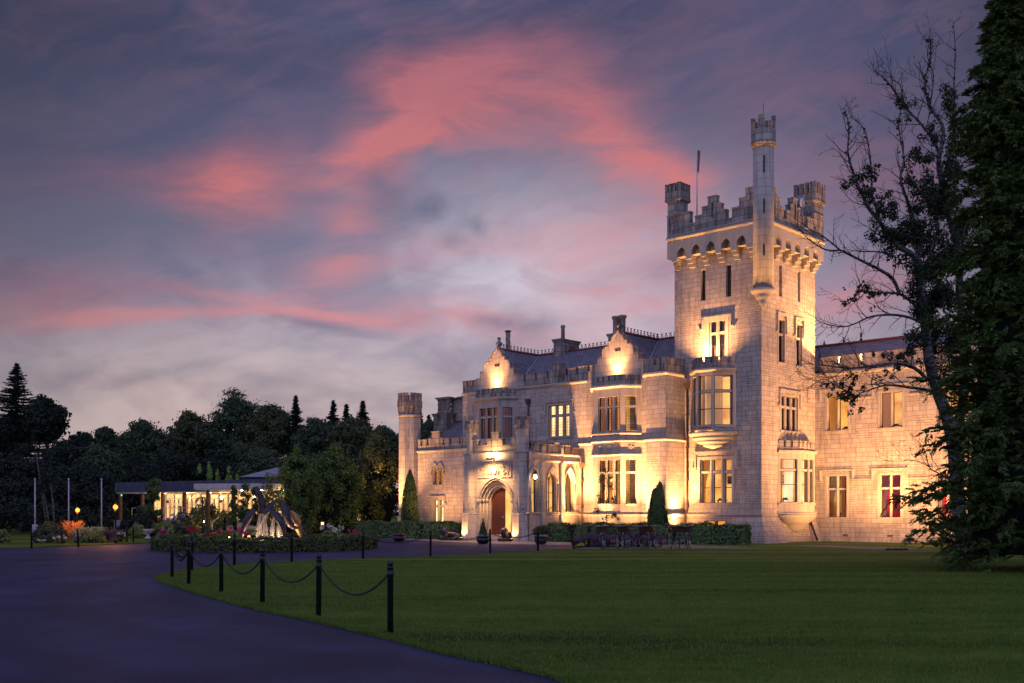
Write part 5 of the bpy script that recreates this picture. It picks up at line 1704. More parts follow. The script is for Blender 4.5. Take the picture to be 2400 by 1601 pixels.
# ragged grass fringe along the lawn edge by the drive
E_ = np.array(low); seg = E_[1:] - E_[:-1]; ln_ = np.hypot(seg[:, 0], seg[:, 1]); n = 26000
idx = rng.choice(len(seg), n, p=ln_ / ln_.sum()); t = rng.random((n, 1)); P = E_[idx] + seg[idx] * t + rng.normal(size=(n, 2)) * .03
hh = .03 + .035 * rng.random(n); a = rng.random(n) * 6.283; w = .004 + .0002 * P[:, 1]
v = np.zeros((n, 3, 3)); dxy = rng.normal(size=(n, 2)) * .03
v[:, 0] = np.c_[P[:, 0] - w * np.cos(a), P[:, 1] - w * np.sin(a), np.zeros(n)]; v[:, 1] = np.c_[P[:, 0] + w * np.cos(a), P[:, 1] + w * np.sin(a), np.zeros(n)]; v[:, 2] = np.c_[P[:, 0] + dxy[:, 0], P[:, 1] + dxy[:, 1], hh]
tag(mesh_from_quads('grass', v.reshape(-1, 3), LM['blade'], tri=True), kind='stuff')

# ================================================================== BOLLARDS AND CHAINS
def bollard(h=.97):
    root = empty('bollard')
    b = MB()
    b.lathe(0, 0, [(.042, -.02), (.042, h - .20), (.052, h - .19), (.052, h - .165), (.042, h - .155), (.042, h - .10), (.05, h - .095), (.05, h - .08), (.022, h - .07)], 14)
    b.build('post', M['black_metal'], root)
    c = MB(); c.lathe(0, 0, [(.022, h - .075), (.03, h - .068), (.041, h - .05), (.045, h - .03), (.036, h - .008), (.012, h)], 14); c.build('finial', M['black_metal'], root)
    e = MB()
    for s in (-1, 1): e.torus((s * .055, 0, h - .178), .016, .005, 'y', 10, 6)
    e.build('eyelet', M['black_metal'], root)
    return root
NEAR = [(-1.64, 14.38), (-3.02, 16.66), (-4.46, 19.06), (-5.89, 21.61), (-7.31, 24.12), (-8.47, 26.58), (-8.92, 29.71), (-8.45, 32.45), (-7.13, 34.53), (-5.16, 36.9), (-2.98, 39.03), (-.85, 41.65), (1.08, 44.35)]
NL = ['nearest black bollard on the lawn edge, the front end of the chain run', 'second bollard from the near end, between the two largest chain loops', 'third bollard from the near end of the chained lawn edge', 'fourth bollard from the near end of the chained lawn edge', 'fifth bollard, just right of the pair at the lawn tip', 'bollard at the very tip of the lawn beside the drive',
      'bollard behind the lawn tip on its far edge', 'bollard before the left half of the round fountain hedge', 'bollard before the fish sculptures of the fountain', 'bollard before the right end of the round fountain hedge', 'bollard standing before the left clipped hedge of the castle', 'bollard before the castle door between planter and lion', 'slightly leaning bollard before the planter right of the porch']
proto = bollard()
TILT = {4: (.0, -.012), 2: (0, -.02), 1: (0, -.02), 12: (.02, -.035), 7: (0, .02), 9: (0, .02)}
posts = []
for i, (x, y) in enumerate(NEAR):
    o = proto if i == 0 else copy_tree(proto)
    o.location = (x, y, .02)
    q = NEAR[min(i + 1, len(NEAR) - 1)]; p = NEAR[max(i - 1, 0)]
    tl = TILT.get(i, (0, 0))
    o.rotation_euler = (tl[0], tl[1], math.atan2(q[1] - p[1], q[0] - p[0]))
    tag(o, NL[i], 'bollard', 'black bollards around the lawn')
    posts.append(o)
def rust_post(x, y, tilt, h, label, m):
    r = empty('bollard', (x, y, 0)); r.rotation_euler = (0, tilt, 0)
    b = MB(); b.lathe(0, 0, [(.045, -.02), (.045, h - .1), (.055, h - .09), (.055, h - .06), (.02, h - .05)], 12); b.build('post', m, r)
    c = MB(); c.ball((0, 0, h - .02), .045, 10, 7); c.build('finial', m, r)
    return tag(r, label, 'bollard', 'black bollards around the lawn')
M['rust'] = plain('rusted iron', (.10, .04, .025), .8)
rust_post(2.72, 46.6, -.2, 1.12, 'rusty bollard leaning over beside the lavender bed', M['rust'])
rust_post(3.9, 54.0, .0, .95, 'thin upright post behind the lavender before the hedge', M['black_metal'])
LPOST = [(-21.79, 48.38, 'bollard at the left end of the left grass verge'), (-20.65, 50.81, 'leaning bollard before the white flowers of the left bed'), (-20.99, 58.12, 'bollard at the right tip of the left verge, rear one of the pair'), (-20.2, 56.9, 'bollard at the right tip of the left verge, front one of the pair'), (-23.0, 54.5, 'bollard in the hostas of the left bed below the flax')]
for x, y, lb in LPOST:
    o = copy_tree(proto); o.location = (x, y, -.1); o.rotation_euler = (0, -.05 if 'leaning' in lb else 0, 1.0)
    tag(o, lb, 'bollard', 'black bollards around the left verge')
# one small tilted black bell-shaped lamp hood hung from the leaning post
def chain(p, q, sag, label, fine):
    p, q = Vector(p), Vector(q)
    def pt(t): return p + (q - p) * t + Vector((0, 0, -4 * sag * t * (1 - t)))
    N = 200
    cum, pts = [0.0], [pt(0)]
    for k in range(1, N + 1):
        pts.append(pt(k / N)); cum.append(cum[-1] + (pts[-1] - pts[-2]).length)
    pitch = .038 if fine else .075
    n = int(cum[-1] / pitch)
    b = MB()
    for k in range(n):
        s = (k + .5) / n * cum[-1]
        j = next(i for i, c in enumerate(cum) if c >= s)
        c, t = pts[j], (pts[j] - pts[j - 1]).normalized()
        side = t.cross(Vector((0, 0, 1))).normalized(); upv = side.cross(t)
        e = side if k % 2 else upv
        st = len(b.v)
        if fine: b.torus((0, 0, 0), .0155, .0055, 'z', 10, 5)
        else: b.torus((0, 0, 0), .030, .0085, 'z', 8, 4)
        g = t.cross(e)
        ls = 1.45
        b.move(lambda v: c + t * v.x * ls + e * v.y + g * v.z, st)
    o = b.build('chain', M['black_metal'])
    tag(o, label, 'chain', 'chains hung between the bollards')
CL = ['chain loop nearest the viewer, hung right of the second bollard', 'chain loop between the second and third bollards from the near end', 'chain loop between the third and fourth bollards from the near end', 'chain loop between the fourth and fifth bollards from the near end', 'short chain loop before the lawn tip bollard', 'chain loop rounding the tip of the lawn',
      'chain before the flowering left part of the fountain hedge', 'chain before the fountain left of the fish sculptures', 'chain before the right half of the round fountain hedge', 'chain before the clipped hedge left of the castle porch', 'chain before the left bronze lion and the porch', 'chain before the planter and door right of the porch']
SAG = [.36, .33, .33, .32, .30, .34, .34, .22, .26, .26, .22, .20]
for i in range(12):
    a, b = NEAR[i], NEAR[i + 1]
    d = Vector((b[0] - a[0], b[1] - a[1])); d.normalize()
    chain((a[0] + d.x * .06, a[1] + d.y * .06, .81), (b[0] - d.x * .06, b[1] - d.y * .06, .81), SAG[i], CL[i], i < 4)
chain((1.12, 44.4, .81), (2.5, 46.6, 1.0), .12, 'chain strung up to the rusty leaning bollard', False)
chain((-21.79, 48.38, .70), (-27.5, 48.6, .75), .14, 'sagging chain running left from the left verge bollard', False)

# ================================================================== HEDGES
def hedge(name, label, a, b, w, h, n, m, seed, size=.075):
    """clipped hedge from a to b: leaf shell round a dark core"""
    rng = np.random.default_rng(seed)
    a, b = np.array(a), np.array(b); L = np.linalg.norm(b - a); t = (b - a) / L; s = np.array([-t[1], t[0]])
    root = empty(name, (*((a + b) / 2), 0)); tag(root, label, 'hedge')
    u = (rng.random(n) - .5) * L
    # perimeter: two sides and the top, rounded shoulders
    per = rng.random(n) * (2 * h + w)
    side = np.where(per < h, -1, np.where(per > h + w, 1, 0))
    xs = np.where(side == 0, per - h - w / 2, side * w / 2); zs = np.where(side == -1, per, np.where(side == 1, per - h - w, h))
    bump = .05 * np.sin(u * 2.1 + seed) + .035 * np.sin(u * 5.3 + 1.7 * seed) + rng.normal(size=n) * .035
    k = np.clip((zs - h * .75) / (h * .25), 0, 1) * np.clip((np.abs(xs) - w * .3) / (w * .2), 0, 1)
    zs = zs + bump * (side == 0) - k * .06; xs = xs + bump * side - np.sign(xs) * k * .06
    ends = rng.random(n) < w / (L + w) * .6
    u = np.where(ends, np.sign(u) * (L / 2 + rng.random(n) * .06), u); xs = np.where(ends, (rng.random(n) - .5) * w, xs); zs = np.where(ends, rng.random(n) * h, zs)
    P = np.c_[t[0] * u + s[0] * xs, t[1] * u + s[1] * xs, np.maximum(zs, .02)]
    nr = np.c_[s[0] * side, s[1] * side, (side == 0) * 1.0 + .35] + rng.normal(size=(n, 3)) * .5
    ls = size * (.6 + .8 * rng.random(n))
    mesh_from_quads('foliage', leaf_quads(P, nr, ls, ls * .55, rng), LM[m], root)
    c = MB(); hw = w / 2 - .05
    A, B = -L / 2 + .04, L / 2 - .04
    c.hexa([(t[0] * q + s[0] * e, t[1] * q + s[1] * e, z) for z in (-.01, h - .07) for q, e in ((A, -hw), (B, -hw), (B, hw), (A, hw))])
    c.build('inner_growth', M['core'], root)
    return root
hedge('clipped_hedge', 'clipped laurel hedge along the castle wall between porch and tower', L2W(-10.7, -4.4)[:2], L2W(.35, -2.05)[:2], .85, .98, 15000, 'hedge', 1)
hedge('clipped_hedge', 'clipped laurel hedge left of the porch, before the low wing', L2W(-25.6, -6.0)[:2], L2W(-16.9, -5.3)[:2], 1.0, .98, 12000, 'hedge', 2)
hedge('clipped_hedge', 'low dark hedge behind the lit garden lamp and planters', (-18.5, 76.5), (-10.2, 73.0), .9, 1.0, 5000, 'far_black', 3, .09)

# ring hedge round the fountain
FC = (-11.1, 48.3)
rng = np.random.default_rng(8); n = 20000
th = rng.random(n) * 2 * math.pi
ro_, ri_, hh_ = 4.88, 3.95, .52
per = rng.random(n) * (hh_ * 1.6 + (ro_ - ri_))
rad = np.where(per < hh_, ro_, np.where(per < hh_ + ro_ - ri_, ro_ - (per - hh_), ri_)); zz = np.where(per < hh_, per, np.where(per < hh_ + ro_ - ri_, hh_, per - hh_ - (ro_ - ri_)))
bump = .04 * np.sin(th * 13) + .03 * np.sin(th * 31 + 1) + rng.normal(size=n) * .03
top = (per >= hh_) & (per < hh_ + ro_ - ri_)
rad = rad + np.where(top, 0, bump); zz = zz + np.where(top, bump, 0)
P = np.c_[rad * np.cos(th), rad * np.sin(th), np.maximum(zz, .015)]
sg_ = np.where(per < hh_, 1.0, np.where(top, 0, -1.0))
nr = np.c_[np.cos(th) * sg_, np.sin(th) * sg_, top + .3] + rng.normal(size=(n, 3)) * .5
ls = .07 * (.6 + .8 * rng.random(n))
ring = empty('ring_hedge', (FC[0], FC[1], 0)); tag(ring, 'low clipped box hedge ringing the fish fountain', 'hedge')
mesh_from_quads('foliage', leaf_quads(P, nr, ls, ls * .55, rng), LM['box'], ring)
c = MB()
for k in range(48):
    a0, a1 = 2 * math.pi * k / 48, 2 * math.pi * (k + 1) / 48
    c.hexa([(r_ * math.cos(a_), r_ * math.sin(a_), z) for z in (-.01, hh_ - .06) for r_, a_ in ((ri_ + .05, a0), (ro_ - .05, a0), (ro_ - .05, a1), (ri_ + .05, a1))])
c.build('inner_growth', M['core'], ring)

# ================================================================== FISH FOUNTAIN
def bronze_mat():
    m, T = mat('patinated bronze')
    obj = T.n('TexCoord').outputs['Object']
    n = T.noise(obj, 3.5, 5, .6); n2 = T.noise(obj, 30, 3)
    c = T.ramp(n, [(.35, (.035, .037, .055)), (.6, (.07, .065, .08)), (.8, (.13, .09, .06))])
    finish(T, c, .38, n2, .25, .01, .75, .5)
    return m
M['bronze'] = bronze_mat()
M['bronze_lit'] = plain('bronze with painted warm light', (.42, .24, .10), .42, .6, .5, var=.35, scale=5)  # same bronze with the warm light on one fish painted into its colour
fount = empty('fountain', (FC[0], FC[1], 0)); tag(fount, 'round fountain basin with leaping bronze fish and water jets inside the ring hedge', 'fountain')
b = MB(); b.lathe(0, 0, [(2.55, -.02), (2.55, .30), (2.62, .32), (2.62, .40), (2.2, .40), (2.2, .2)], 48, False); b.build('basin', M['paving'], fount)
def water_mat():
    m, T = mat('fountain water')
    obj = T.n('TexCoord').outputs['Object']
    n = T.noise(obj, 6, 4)
    finish(T, (.02, .025, .03), .08, n, .4, .04, 0, .6)
    return m
M['water'] = water_mat()
b = MB(); b.lathe(0, 0, [(.01, .31), (2.21, .31)], 48, False); b.build('water_surface', M['water'], fount, recalc=False)
b = MB(); b.lathe(0, 0, [(.75, .2), (.7, .45), (.5, .5), (.01, .52)], 24); b.build('plinth', M['paving'], fount)
def fish(pts, r, tailpts=None, m='bronze', fins=True, flat=.8):
    """a leaping fish: a swept body along pts (tail first, nose last), fork tail, dorsal and side fins"""
    root_pts = smooth3(pts, 6)
    n = len(root_pts); b = MB()
    prof = lambda t: r * (.16 + .30 * t / .12 if t < .12 else .46 + .54 * min(1, (t - .12) / .43)) if t < .55 else r * max(.1, math.cos((t - .55) / .45 * math.pi * .46)) ** .75
    st = len(b.v); b.tube(root_pts, [prof(i / (n - 1)) for i in range(n)], 14)
    T0 = (root_pts[0] - root_pts[1]).normalized(); sd = T0.cross(Vector((0, 1, 0))).normalized(); 
    p0 = root_pts[0]
    nrm = T0.cross(sd).normalized()
    e = r * .05
    for s in (-1, 1):
        tip = p0 + T0 * r * 1.9 + sd * s * r * 1.35; mid = p0 + T0 * r * 1.1 + sd * s * r * .15; a0 = p0 - T0 * r * .3 + sd * s * r * .1; a1 = p0 + sd * s * r * .45 + T0 * r * .6
        poly = [a0, a1, tip, mid]
        b.loft([[tuple(q + nrm * e * k) for q in poly] for k in (-1, 1)])
    if fins:
        for f, ln, ang in ((.52, .9, 1), (.74, .8, -1), (.3, .5, -1)):
            i = int(f * (n - 1)); p = root_pts[i]; T1 = (root_pts[i + 1] - root_pts[i - 1]).normalized(); s1 = T1.cross(Vector((0, 1, 0))).normalized() * ang
            w_ = prof(f) * .85
            nn = T1.cross(s1).normalized()
            poly = [p + s1 * w_ + T1 * r * .5, p + s1 * (w_ + r * ln * .6) - T1 * r * .15, p + s1 * (w_ + r * ln * .5) - T1 * r * .55, p + s1 * w_ - T1 * r * .45]
            b.loft([[tuple(q + nn * e * k) for q in poly] for k in (-1, 1)])
    o = b.build('bronze_fish', M[m], fount)
    ey = MB()
    i = int(.9 * (n - 1)); p = root_pts[i]; 
    for s in (-1, 1): ey.ball(tuple(p + Vector((0, s * prof(.9) * .85, 0))), r * .12, 8, 6)
    ey.build('eye', M['black_metal'], o)
    return o
def smooth3(pts, n):
    P = [Vector(p) for p in pts]; out = []
    for i in range(len(P) - 1):
        p0, p1, p2, p3 = P[max(i - 1, 0)], P[i], P[i + 1], P[min(i + 2, len(P) - 1)]
        for k in range(n):
            t = k / n
            out.append(.5 * ((2 * p1) + (p2 - p0) * t + (2 * p0 - 5 * p1 + 4 * p2 - p3) * t * t + (3 * p1 - p0 - 3 * p2 + p3) * t ** 3))
    return out + [P[-1]]
def fp_(lst): return [(x + 11.1, y, z) for x, y, z in lst]
fish(fp_([(-12.1, -.6, .36), (-12.05, -.55, .8), (-11.88, -.5, 1.25), (-11.70, -.45, 1.58), (-11.53, -.4, 1.78)]), .17)
fish(fp_([(-11.42, .35, .45), (-11.46, .32, .95), (-11.40, .28, 1.45), (-11.34, .25, 1.85), (-11.42, .2, 2.3), (-11.60, .15, 2.82)]), .19)
fish(fp_([(-11.55, -.1, .8), (-11.32, -.05, 1.35), (-11.10, .0, 1.68), (-10.94, .05, 1.92), (-10.78, .1, 2.14)]), .17)
fish(fp_([(-10.16, -.75, .36), (-10.20, -.7, .82), (-10.34, -.65, 1.2), (-10.57, -.6, 1.52), (-10.86, -.55, 1.74)]), .17)
fish(fp_([(-9.72, .2, .92), (-9.98, .2, .98), (-10.16, .2, 1.24), (-10.26, .2, 1.6), (-10.38, .2, 1.92), (-10.6, .2, 2.16)]), .2)
fish(fp_([(-9.66, .6, .46), (-9.80, .6, .84), (-9.86, .6, 1.17), (-9.96, .6, 1.45), (-10.16, .6, 1.70)]), .2, m='bronze_lit')
def spray_mat():
    m, T = mat('lit water spray')
    obj = T.n('TexCoord').outputs['Object']
    n = T.noise(T.vm('MULTIPLY', obj, (22, 22, .7)), 1.0, 4, .6)
    p = T.n('BsdfPrincipled', i={'Base Color': (.85, .87, .9), 'Roughness': .4})
    t = T.n('BsdfTranslucent', i={'Color': (.85, .87, .9)})
    mx = T.n('MixShader', i={0: .5, 1: p.outputs[0], 2: t.outputs[0]})
    tr = T.n('BsdfTransparent')
    f = T.n('MapRange', i={0: n, 1: .3, 2: .7, 3: .06, 4: .16}).outputs[0]
    T.link(T.n('MixShader', i={0: f, 1: tr.outputs[0], 2: mx.outputs[0]}).outputs[0], T.n('OutputMaterial').inputs[0])
    return m
M['spray'] = spray_mat()
for (x, y, zt, w0) in ((-.2, -.55, 1.56, .05), (.36, -.35, 1.44, .045)):
    j = MB()
    j.tube([(x, y, .3), (x + .01, y, .8), (x + .03, y, zt - .12), (x + .06, y, zt)], [.03, .05, w0 * .9, w0 * .5], 10)
    j.tube([(x + .05, y, zt), (x + .17, y - .03, zt - .05), (x + .25, y - .05, zt - .4), (x + .3, y - .06, .32)], [w0 * .5, w0 * 1.2, w0 * 1.8, w0 * 2.6], 10)
    j.tube([(x + .05, y, zt), (x - .02, y + .08, zt - .1), (x - .1, y + .12, zt - .5), (x - .13, y + .14, .32)], [w0 * .4, w0 * .8, w0 * 1.1, w0 * 1.5], 10)
    j.build('water_jet', M['spray'], fount)
fgm = MB()
for k in range(900):
    pass
def point(name, loc, energy, col=GOLD, size=.06, parent=None):
    d = bpy.data.lights.new(name, 'POINT'); d.energy = energy; d.color = col; d.shadow_soft_size = size
    o = bpy.data.objects.new(name, d); COL.objects.link(o); o.location = loc; o.parent = parent
    return o
for k, (x, y, e) in enumerate([(-.45, -.75, 40), (.5, -.2, 48), (.2, .7, 50), (1.0, .0, 26), (-1.0, .1, 26)]):
    lp = MB(); lp.lathe(x, y, [(.07, .3), (.08, .36), (.05, .37)], 10); lo = lp.build('pool_light', M['black_metal'], fount)
    lg = MB(); lg.lathe(x, y, [(.055, .372), (.03, .39), (.005, .395)], 10); lg.build('lens', M['lamp_warm'], lo)
    point('pool_light_bulb', (x, y, .52), e, (1, .60, .32), .06, fount)
# garden spotlight on the ring hedge, glaring towards the drive
def spot_lamp(x, y, z, label, e, col, m, r=.08, cat='garden lamp', stake=True):
    root = empty('garden_lamp', (x, y, z)); tag(root, label, cat)
    b = MB(); b.lathe(0, 0, [(.03, -.12), (r * .8, -.06), (r, 0), (r * .85, .01)], 12)
    if stake: b.tube([(0, 0, -z), (0, 0, -.1)], .015, 6)
    b.build('housing', M['black_metal'], root)
    g = MB(); g.ball((0, 0, .02), r * .8, 12, 8); g.build('lens', m, root)
    point('lamp_bulb', (0, 0, .16), e, col, .08, root)
    return root
spot_lamp(-10.9, 44.2, .60, 'orange garden lamp glaring at the front of the ring hedge', 4, (1, .5, .15), M['lamp_orange'], .085)
spot_lamp(-11.9, 44.9, .56, 'tiny lamp among the red flowers of the ring hedge', 3, (1, .6, .25), M['lamp_warm'], .035)
# ================================================================== FLOWERS AND PLANTERS
def bloom_bush(X, Y, r, h, m, label, seed, z0=0.0, n=95, leafm='grassy', group=None):
    o = shrub('flowering_plant', label, X, Y, r, r, h, leafm, 350, .055, seed, 9, z0, group, 'plant')
    rng = np.random.default_rng(seed + 99)
    cl = [(rng.normal() * r * .45, rng.normal() * r * .45, h * (.75 + .4 * rng.random()), r * .22, r * .22, r * .18) for _ in range(7)]
    mesh_from_quads('blossom', clump_cloud(rng, cl, n, .05, aspect=.8), LM[m], o)
    return o
bloom_bush(-15.0, 45.9, .34, .42, 'pink_bloom', 'magenta flowers at the left end of the ring hedge', 11, .38)
bloom_bush(-13.6, 45.6, .42, .60, 'red_bloom', 'pale bush with red blooms behind the two overlapping bollards', 12, .36)
bloom_bush(-12.35, 45.3, .30, .42, 'red_bloom', 'small red flowers in the middle of the ring hedge front', 13, .36)
bloom_bush(-11.75, 45.6, .30, .52, 'pink_bloom', 'tall pink flowers beside the small ring hedge lamp', 14, .36)
bloom_bush(-12.6, 44.6, .26, .34, 'red_bloom', 'orange-red flowers lit by the tiny ring hedge lamp', 16, .34)
bloom_bush(-8.0, 47.6, .62, .62, 'white_bloom', 'grassy clump with faded blooms at the right end of the ring hedge', 17, .34)
bloom_bush(-7.2, 48.6, .35, .42, 'pink_bloom', 'low pink flowers on the right tip of the ring hedge', 18, .34)
M['glaze'] = plain('black glazed pot', (.012, .012, .018), .22, 0, .6)
M['white_pot'] = plain('white enamel', (.7, .7, .68), .4)
def planter(X, Y, label, kind, seed, h=1.0, bloom='white_bloom'):
    root = empty('planter', (X, Y, 0)); tag(root, label, 'planter', 'glazed planters along the drive')
    p = MB(); p.lathe(0, 0, [(.21, 0), (.26, .03), (.33, .14), (.34, .24), (.30, .30), (.33, .34), (.35, .40), (.31, .42), (.28, .37)], 20); p.build('pot', M['glaze'], root)
    rng = np.random.default_rng(seed)
    if kind == 'cone':
        cl = [(0, 0, .45 + .75 * t * h, .25 * (1 - t * .85), .25 * (1 - t * .85), .16) for t in np.linspace(0, 1, 8)]
    else:
        cl = [(rng.normal() * .1, rng.normal() * .1, .75 + rng.normal() * .1, .24, .24, .22) for _ in range(6)]
    mesh_from_quads('topiary', clump_cloud(rng, cl, 1500, .05), LM['yew'], root)
    cl = [(.27 * math.cos(a), .27 * math.sin(a), .43, .09, .09, .06) for a in np.linspace(0, 6.2, 9)]
    mesh_from_quads('blossom', clump_cloud(rng, cl, 170, .035, aspect=.8), LM[bloom], root)
    return root
planter(-6.3, 59.5, 'black glazed planter with rusty conifer before the left hedge', 'cone', 1, .75, 'pink_bloom')
planter(-1.5, 55.3, 'black glazed planter with slim green conifer before the castle door', 'cone', 2, .95)
planter(1.47, 54.5, 'black glazed planter with bushy pine right of the porch', 'bush', 3)
planter(-12.6, 65.5, 'planter with clipped conifer and red flowers right of the fountain', 'cone', 4, .85, 'red_bloom')
planter(-11.35, 66.5, 'planter with clipped conifer and white flowers beside the bollard lamp', 'cone', 5, .95)

# ================================================================== LIONS
def lion(X, Y, rz, label):
    root = empty('lion_statue', (X, Y, 0), rz); tag(root, label, 'statue', 'bronze lions by the castle door')
    b = MB(); b.box(-.66, .56, -.27, .27, -.01, .09)
    b.build('base', M['bronze'], root)
    s = MB()     # lion lying with its head towards -x
    s.tube([(-.36, 0, .40), (-.1, 0, .34), (.18, 0, .32), (.38, 0, .27), (.48, 0, .2)], [.19, .20, .19, .21, .1], 14)
    s.ball((-.42, 0, .52), .25, 14, 10, (.85, 1, 1.1))              # mane
    s.ball((-.34, 0, .38), .24, 14, 10, (.9, .95, 1.1))
    s.ball((-.56, 0, .58), .135, 14, 10, (1, .9, 1.05))             # head
    s.ball((-.67, 0, .53), .085, 12, 8, (1, .85, .75))              # muzzle
    s.ball((-.735, 0, .555), .03, 8, 6)
    for q in (-1, 1):
        s.ball((-.50, q * .11, .70), .045, 8, 6)
        s.ball((-.645, q * .055, .62), .028, 8, 6)
        s.tube([(-.30, q * .17, .32), (-.34, q * .18, .16), (-.52, q * .17, .13), (-.70, q * .16, .13)], [.10, .08, .065, .07], 10)
        s.ball((-.72, q * .16, .125), .075, 10, 7, (1.1, .9, .7))
        s.ball((.30, q * .19, .24), .18, 12, 9, (1.05, .55, .95))
        s.tube([(.30, q * .24, .16), (.10, q * .26, .12), (-.06, q * .26, .12)], [.08, .06, .065], 10)
    s.tube([(.5, 0, .2), (.62, .08, .14), (.58, .22, .12), (.40, .32, .12)], [.03, .028, .026, .04], 8)
    o = s.build('body', M['bronze'], root)
    rm = o.modifiers.new('fuse', 'REMESH'); rm.mode = 'VOXEL'; rm.voxel_size = .022; rm.use_smooth_shade = True
    sm = o.modifiers.new('soften', 'SMOOTH'); sm.iterations = 4; sm.factor = .5
    return root
lion(-3.55, 62.2, R(12), 'bronze lion lying left of the porch before the hedge')
lion(-.15, 59.9, R(48), 'bronze lion lying before the castle door right of the planter')

# ================================================================== BICYCLES
def wicker_mat():
    m, T = mat('brown wicker')
    uv = T.n('UVMap').outputs[0]
    b = T.n('TexBrick', offset=.5, i={'Vector': uv, 'Color1': (.11, .05, .03), 'Color2': (.17, .085, .05), 'Mortar': (.03, .014, .01), 'Scale': 1.0, 'Mortar Size': .006, 'Brick Width': .05, 'Row Height': .022})
    finish(T, b.outputs[0], .75, b.outputs[1], -.6, .01)
    return m
M['wicker'] = wicker_mat()
M['bike_paint'] = plain('navy bicycle enamel', (.02, .025, .05), .3, .2, .5)
M['rubber'] = plain('black tyre rubber', (.012, .012, .012), .8)
M['leather'] = plain('brown saddle leather', (.13, .06, .03), .5)
def bicycle():
    root = empty('bicycle')
    # front wheel at -y (towards the viewer), rear wheel at +y
    for y in (-.55, .55):
        w = MB(); w.torus((0, y, .34), .325, .019, 'x', 28, 8); wo = w.build('wheel', M['rubber'], root)
        r = MB(); r.torus((0, y, .34), .295, .011, 'x', 28, 6)
        for k in range(14):
            a = 2 * math.pi * k / 14
            r.tube([(.03 * (-1) ** k, y, .34), (0, y + .29 * math.cos(a), .34 + .29 * math.sin(a))], .0025, 4)
        r.tube([(-.06, y, .34), (.06, y, .34)], .022, 8)
        r.build('rim', M['steel'], wo)
        g = MB()
        A0, A1 = (R(20), R(160)) if y > 0 else (R(30), R(175))
        pts = [(0, y + .365 * math.cos(A0 + (A1 - A0) * k / 12), .34 + .365 * math.sin(A0 + (A1 - A0) * k / 12)) for k in range(13)]
        g.tube(pts, .018, 6); g.build('mudguard', M['bike_paint'], root)
    f = MB()
    hd0, hd1, bb, seat, ra = (0, -.36, .62), (0, -.31, .93), (0, .08, .30), (0, .26, .78), (0, .55, .34)
    f.tube([hd0, hd1], .022, 8); f.tube([hd0, (0, -.18, .40), bb], .02, 8); f.tube([(0, -.34, .80), (0, -.1, .52), (0, .13, .42)], .018, 8)
    f.tube([bb, seat], .018, 8)
    for s in (-1, 1):
        f.tube([(s * .02, .1, .31), (s * .06, .55, .34)], .011, 6); f.tube([(s * .02, .24, .70), (s * .06, .55, .34)], .010, 6)
        f.tube([(s * .012, -.36, .64), (s * .055, -.46, .56), (s * .06, -.55, .34)], .013, 6)
    f.build('frame', M['bike_paint'], root)
    h = MB(); h.tube([(0, -.31, .92), (0, -.33, 1.0)], .016, 8)
    h.tube([(-.30, -.10, .99), (-.28, -.2, 1.03), (-.14, -.33, 1.04), (0, -.36, 1.0), (.14, -.33, 1.04), (.28, -.2, 1.03), (.30, -.10, .99)], .012, 8)
    h.build('handlebar', M['steel'], root)
    gr_ = MB()
    for s in (-1, 1): gr_.tube([(s * .30, -.12, .99), (s * .305, -.0, .975)], .018, 8)
    gr_.build('grip', M['leather'], root)
    s = MB(); s.loft([[(-.03, .10, .86), (.03, .10, .86), (.03, .10, .90), (-.03, .10, .90)], [(-.06, .22, .86), (.06, .22, .86), (.06, .22, .91), (-.06, .22, .91)], [(-.11, .36, .87), (.11, .36, .87), (.10, .36, .93), (-.10, .36, .93)]]); s.tube([(0, .26, .76), (0, .27, .87)], .014, 8)
    s.build('saddle', M['leather'], root)
    b = MB()
    lo = [(-.15, -.70), (.15, -.70), (.15, -.48), (-.15, -.48)]; hi = [(-.21, -.76), (.21, -.76), (.21, -.42), (-.21, -.42)]
    b.loft([[(x, y, .74) for x, y in lo], [(x, y, 1.0) for x, y in hi]])
    for p, q in zip(hi, hi[1:] + hi[:1]): b.tube([(*p, 1.0), (*q, 1.0)], .016, 6)
    b.build('basket', M['wicker'], root)
    k = MB(); k.tube([(0, .08, .30), (.12, .12, .02)], .009, 6); k.tube([(.10, .08, .30), (.10, .08, .17)], .01, 6); k.tube([(-.10, .08, .30), (-.10, .08, .43)], .01, 6); k.tube([(-.10, .08, .30), (.10, .08, .30)], .012, 6)
    k.box(.07, .17, .05, .11, .155, .175); k.box(-.17, -.07, .05, .11, .42, .44)
    k.torus((.05, .08, .30), .085, .008, 'x', 18, 5)
    k.build('crank', M['steel'], root)
    l = MB(); l.lathe(0, 0, [(.005, -.03), (.035, -.02), (.04, .02), (.03, .03)], 10); l.move(lambda v: Vector((v.x, -.66 + -v.z * 0 + v.y * 0 - v.z, .70 + v.y))); l.build('headlamp', M['steel'], root)
    return root
bk = bicycle()
BIKES = [(4.05, 46.9, -8, 'leftmost bicycle with a wicker basket beside the lavender'), (4.85, 47.1, 6, 'bicycle with a wicker basket, second from the left by the lavender'), (5.52, 47.2, 38, 'bicycle turned sideways showing its wheels, third from the left'),
         (6.28, 47.1, -22, 'bicycle with its basket before the double-tipped conifer'), (7.22, 47.0, 8, 'bicycle with a wicker basket, next to last on the right'), (7.86, 47.0, -14, 'rightmost bicycle with a wicker basket on the path')]
for i, (x, y, a, lb) in enumerate(BIKES):
    o = bk if i == 0 else copy_tree(bk)
    o.location = (x, y + .5, .008); o.rotation_euler = (0, R(-3), R(a)); tag(o, lb, 'bicycle', 'bicycles with wicker baskets parked on the path')
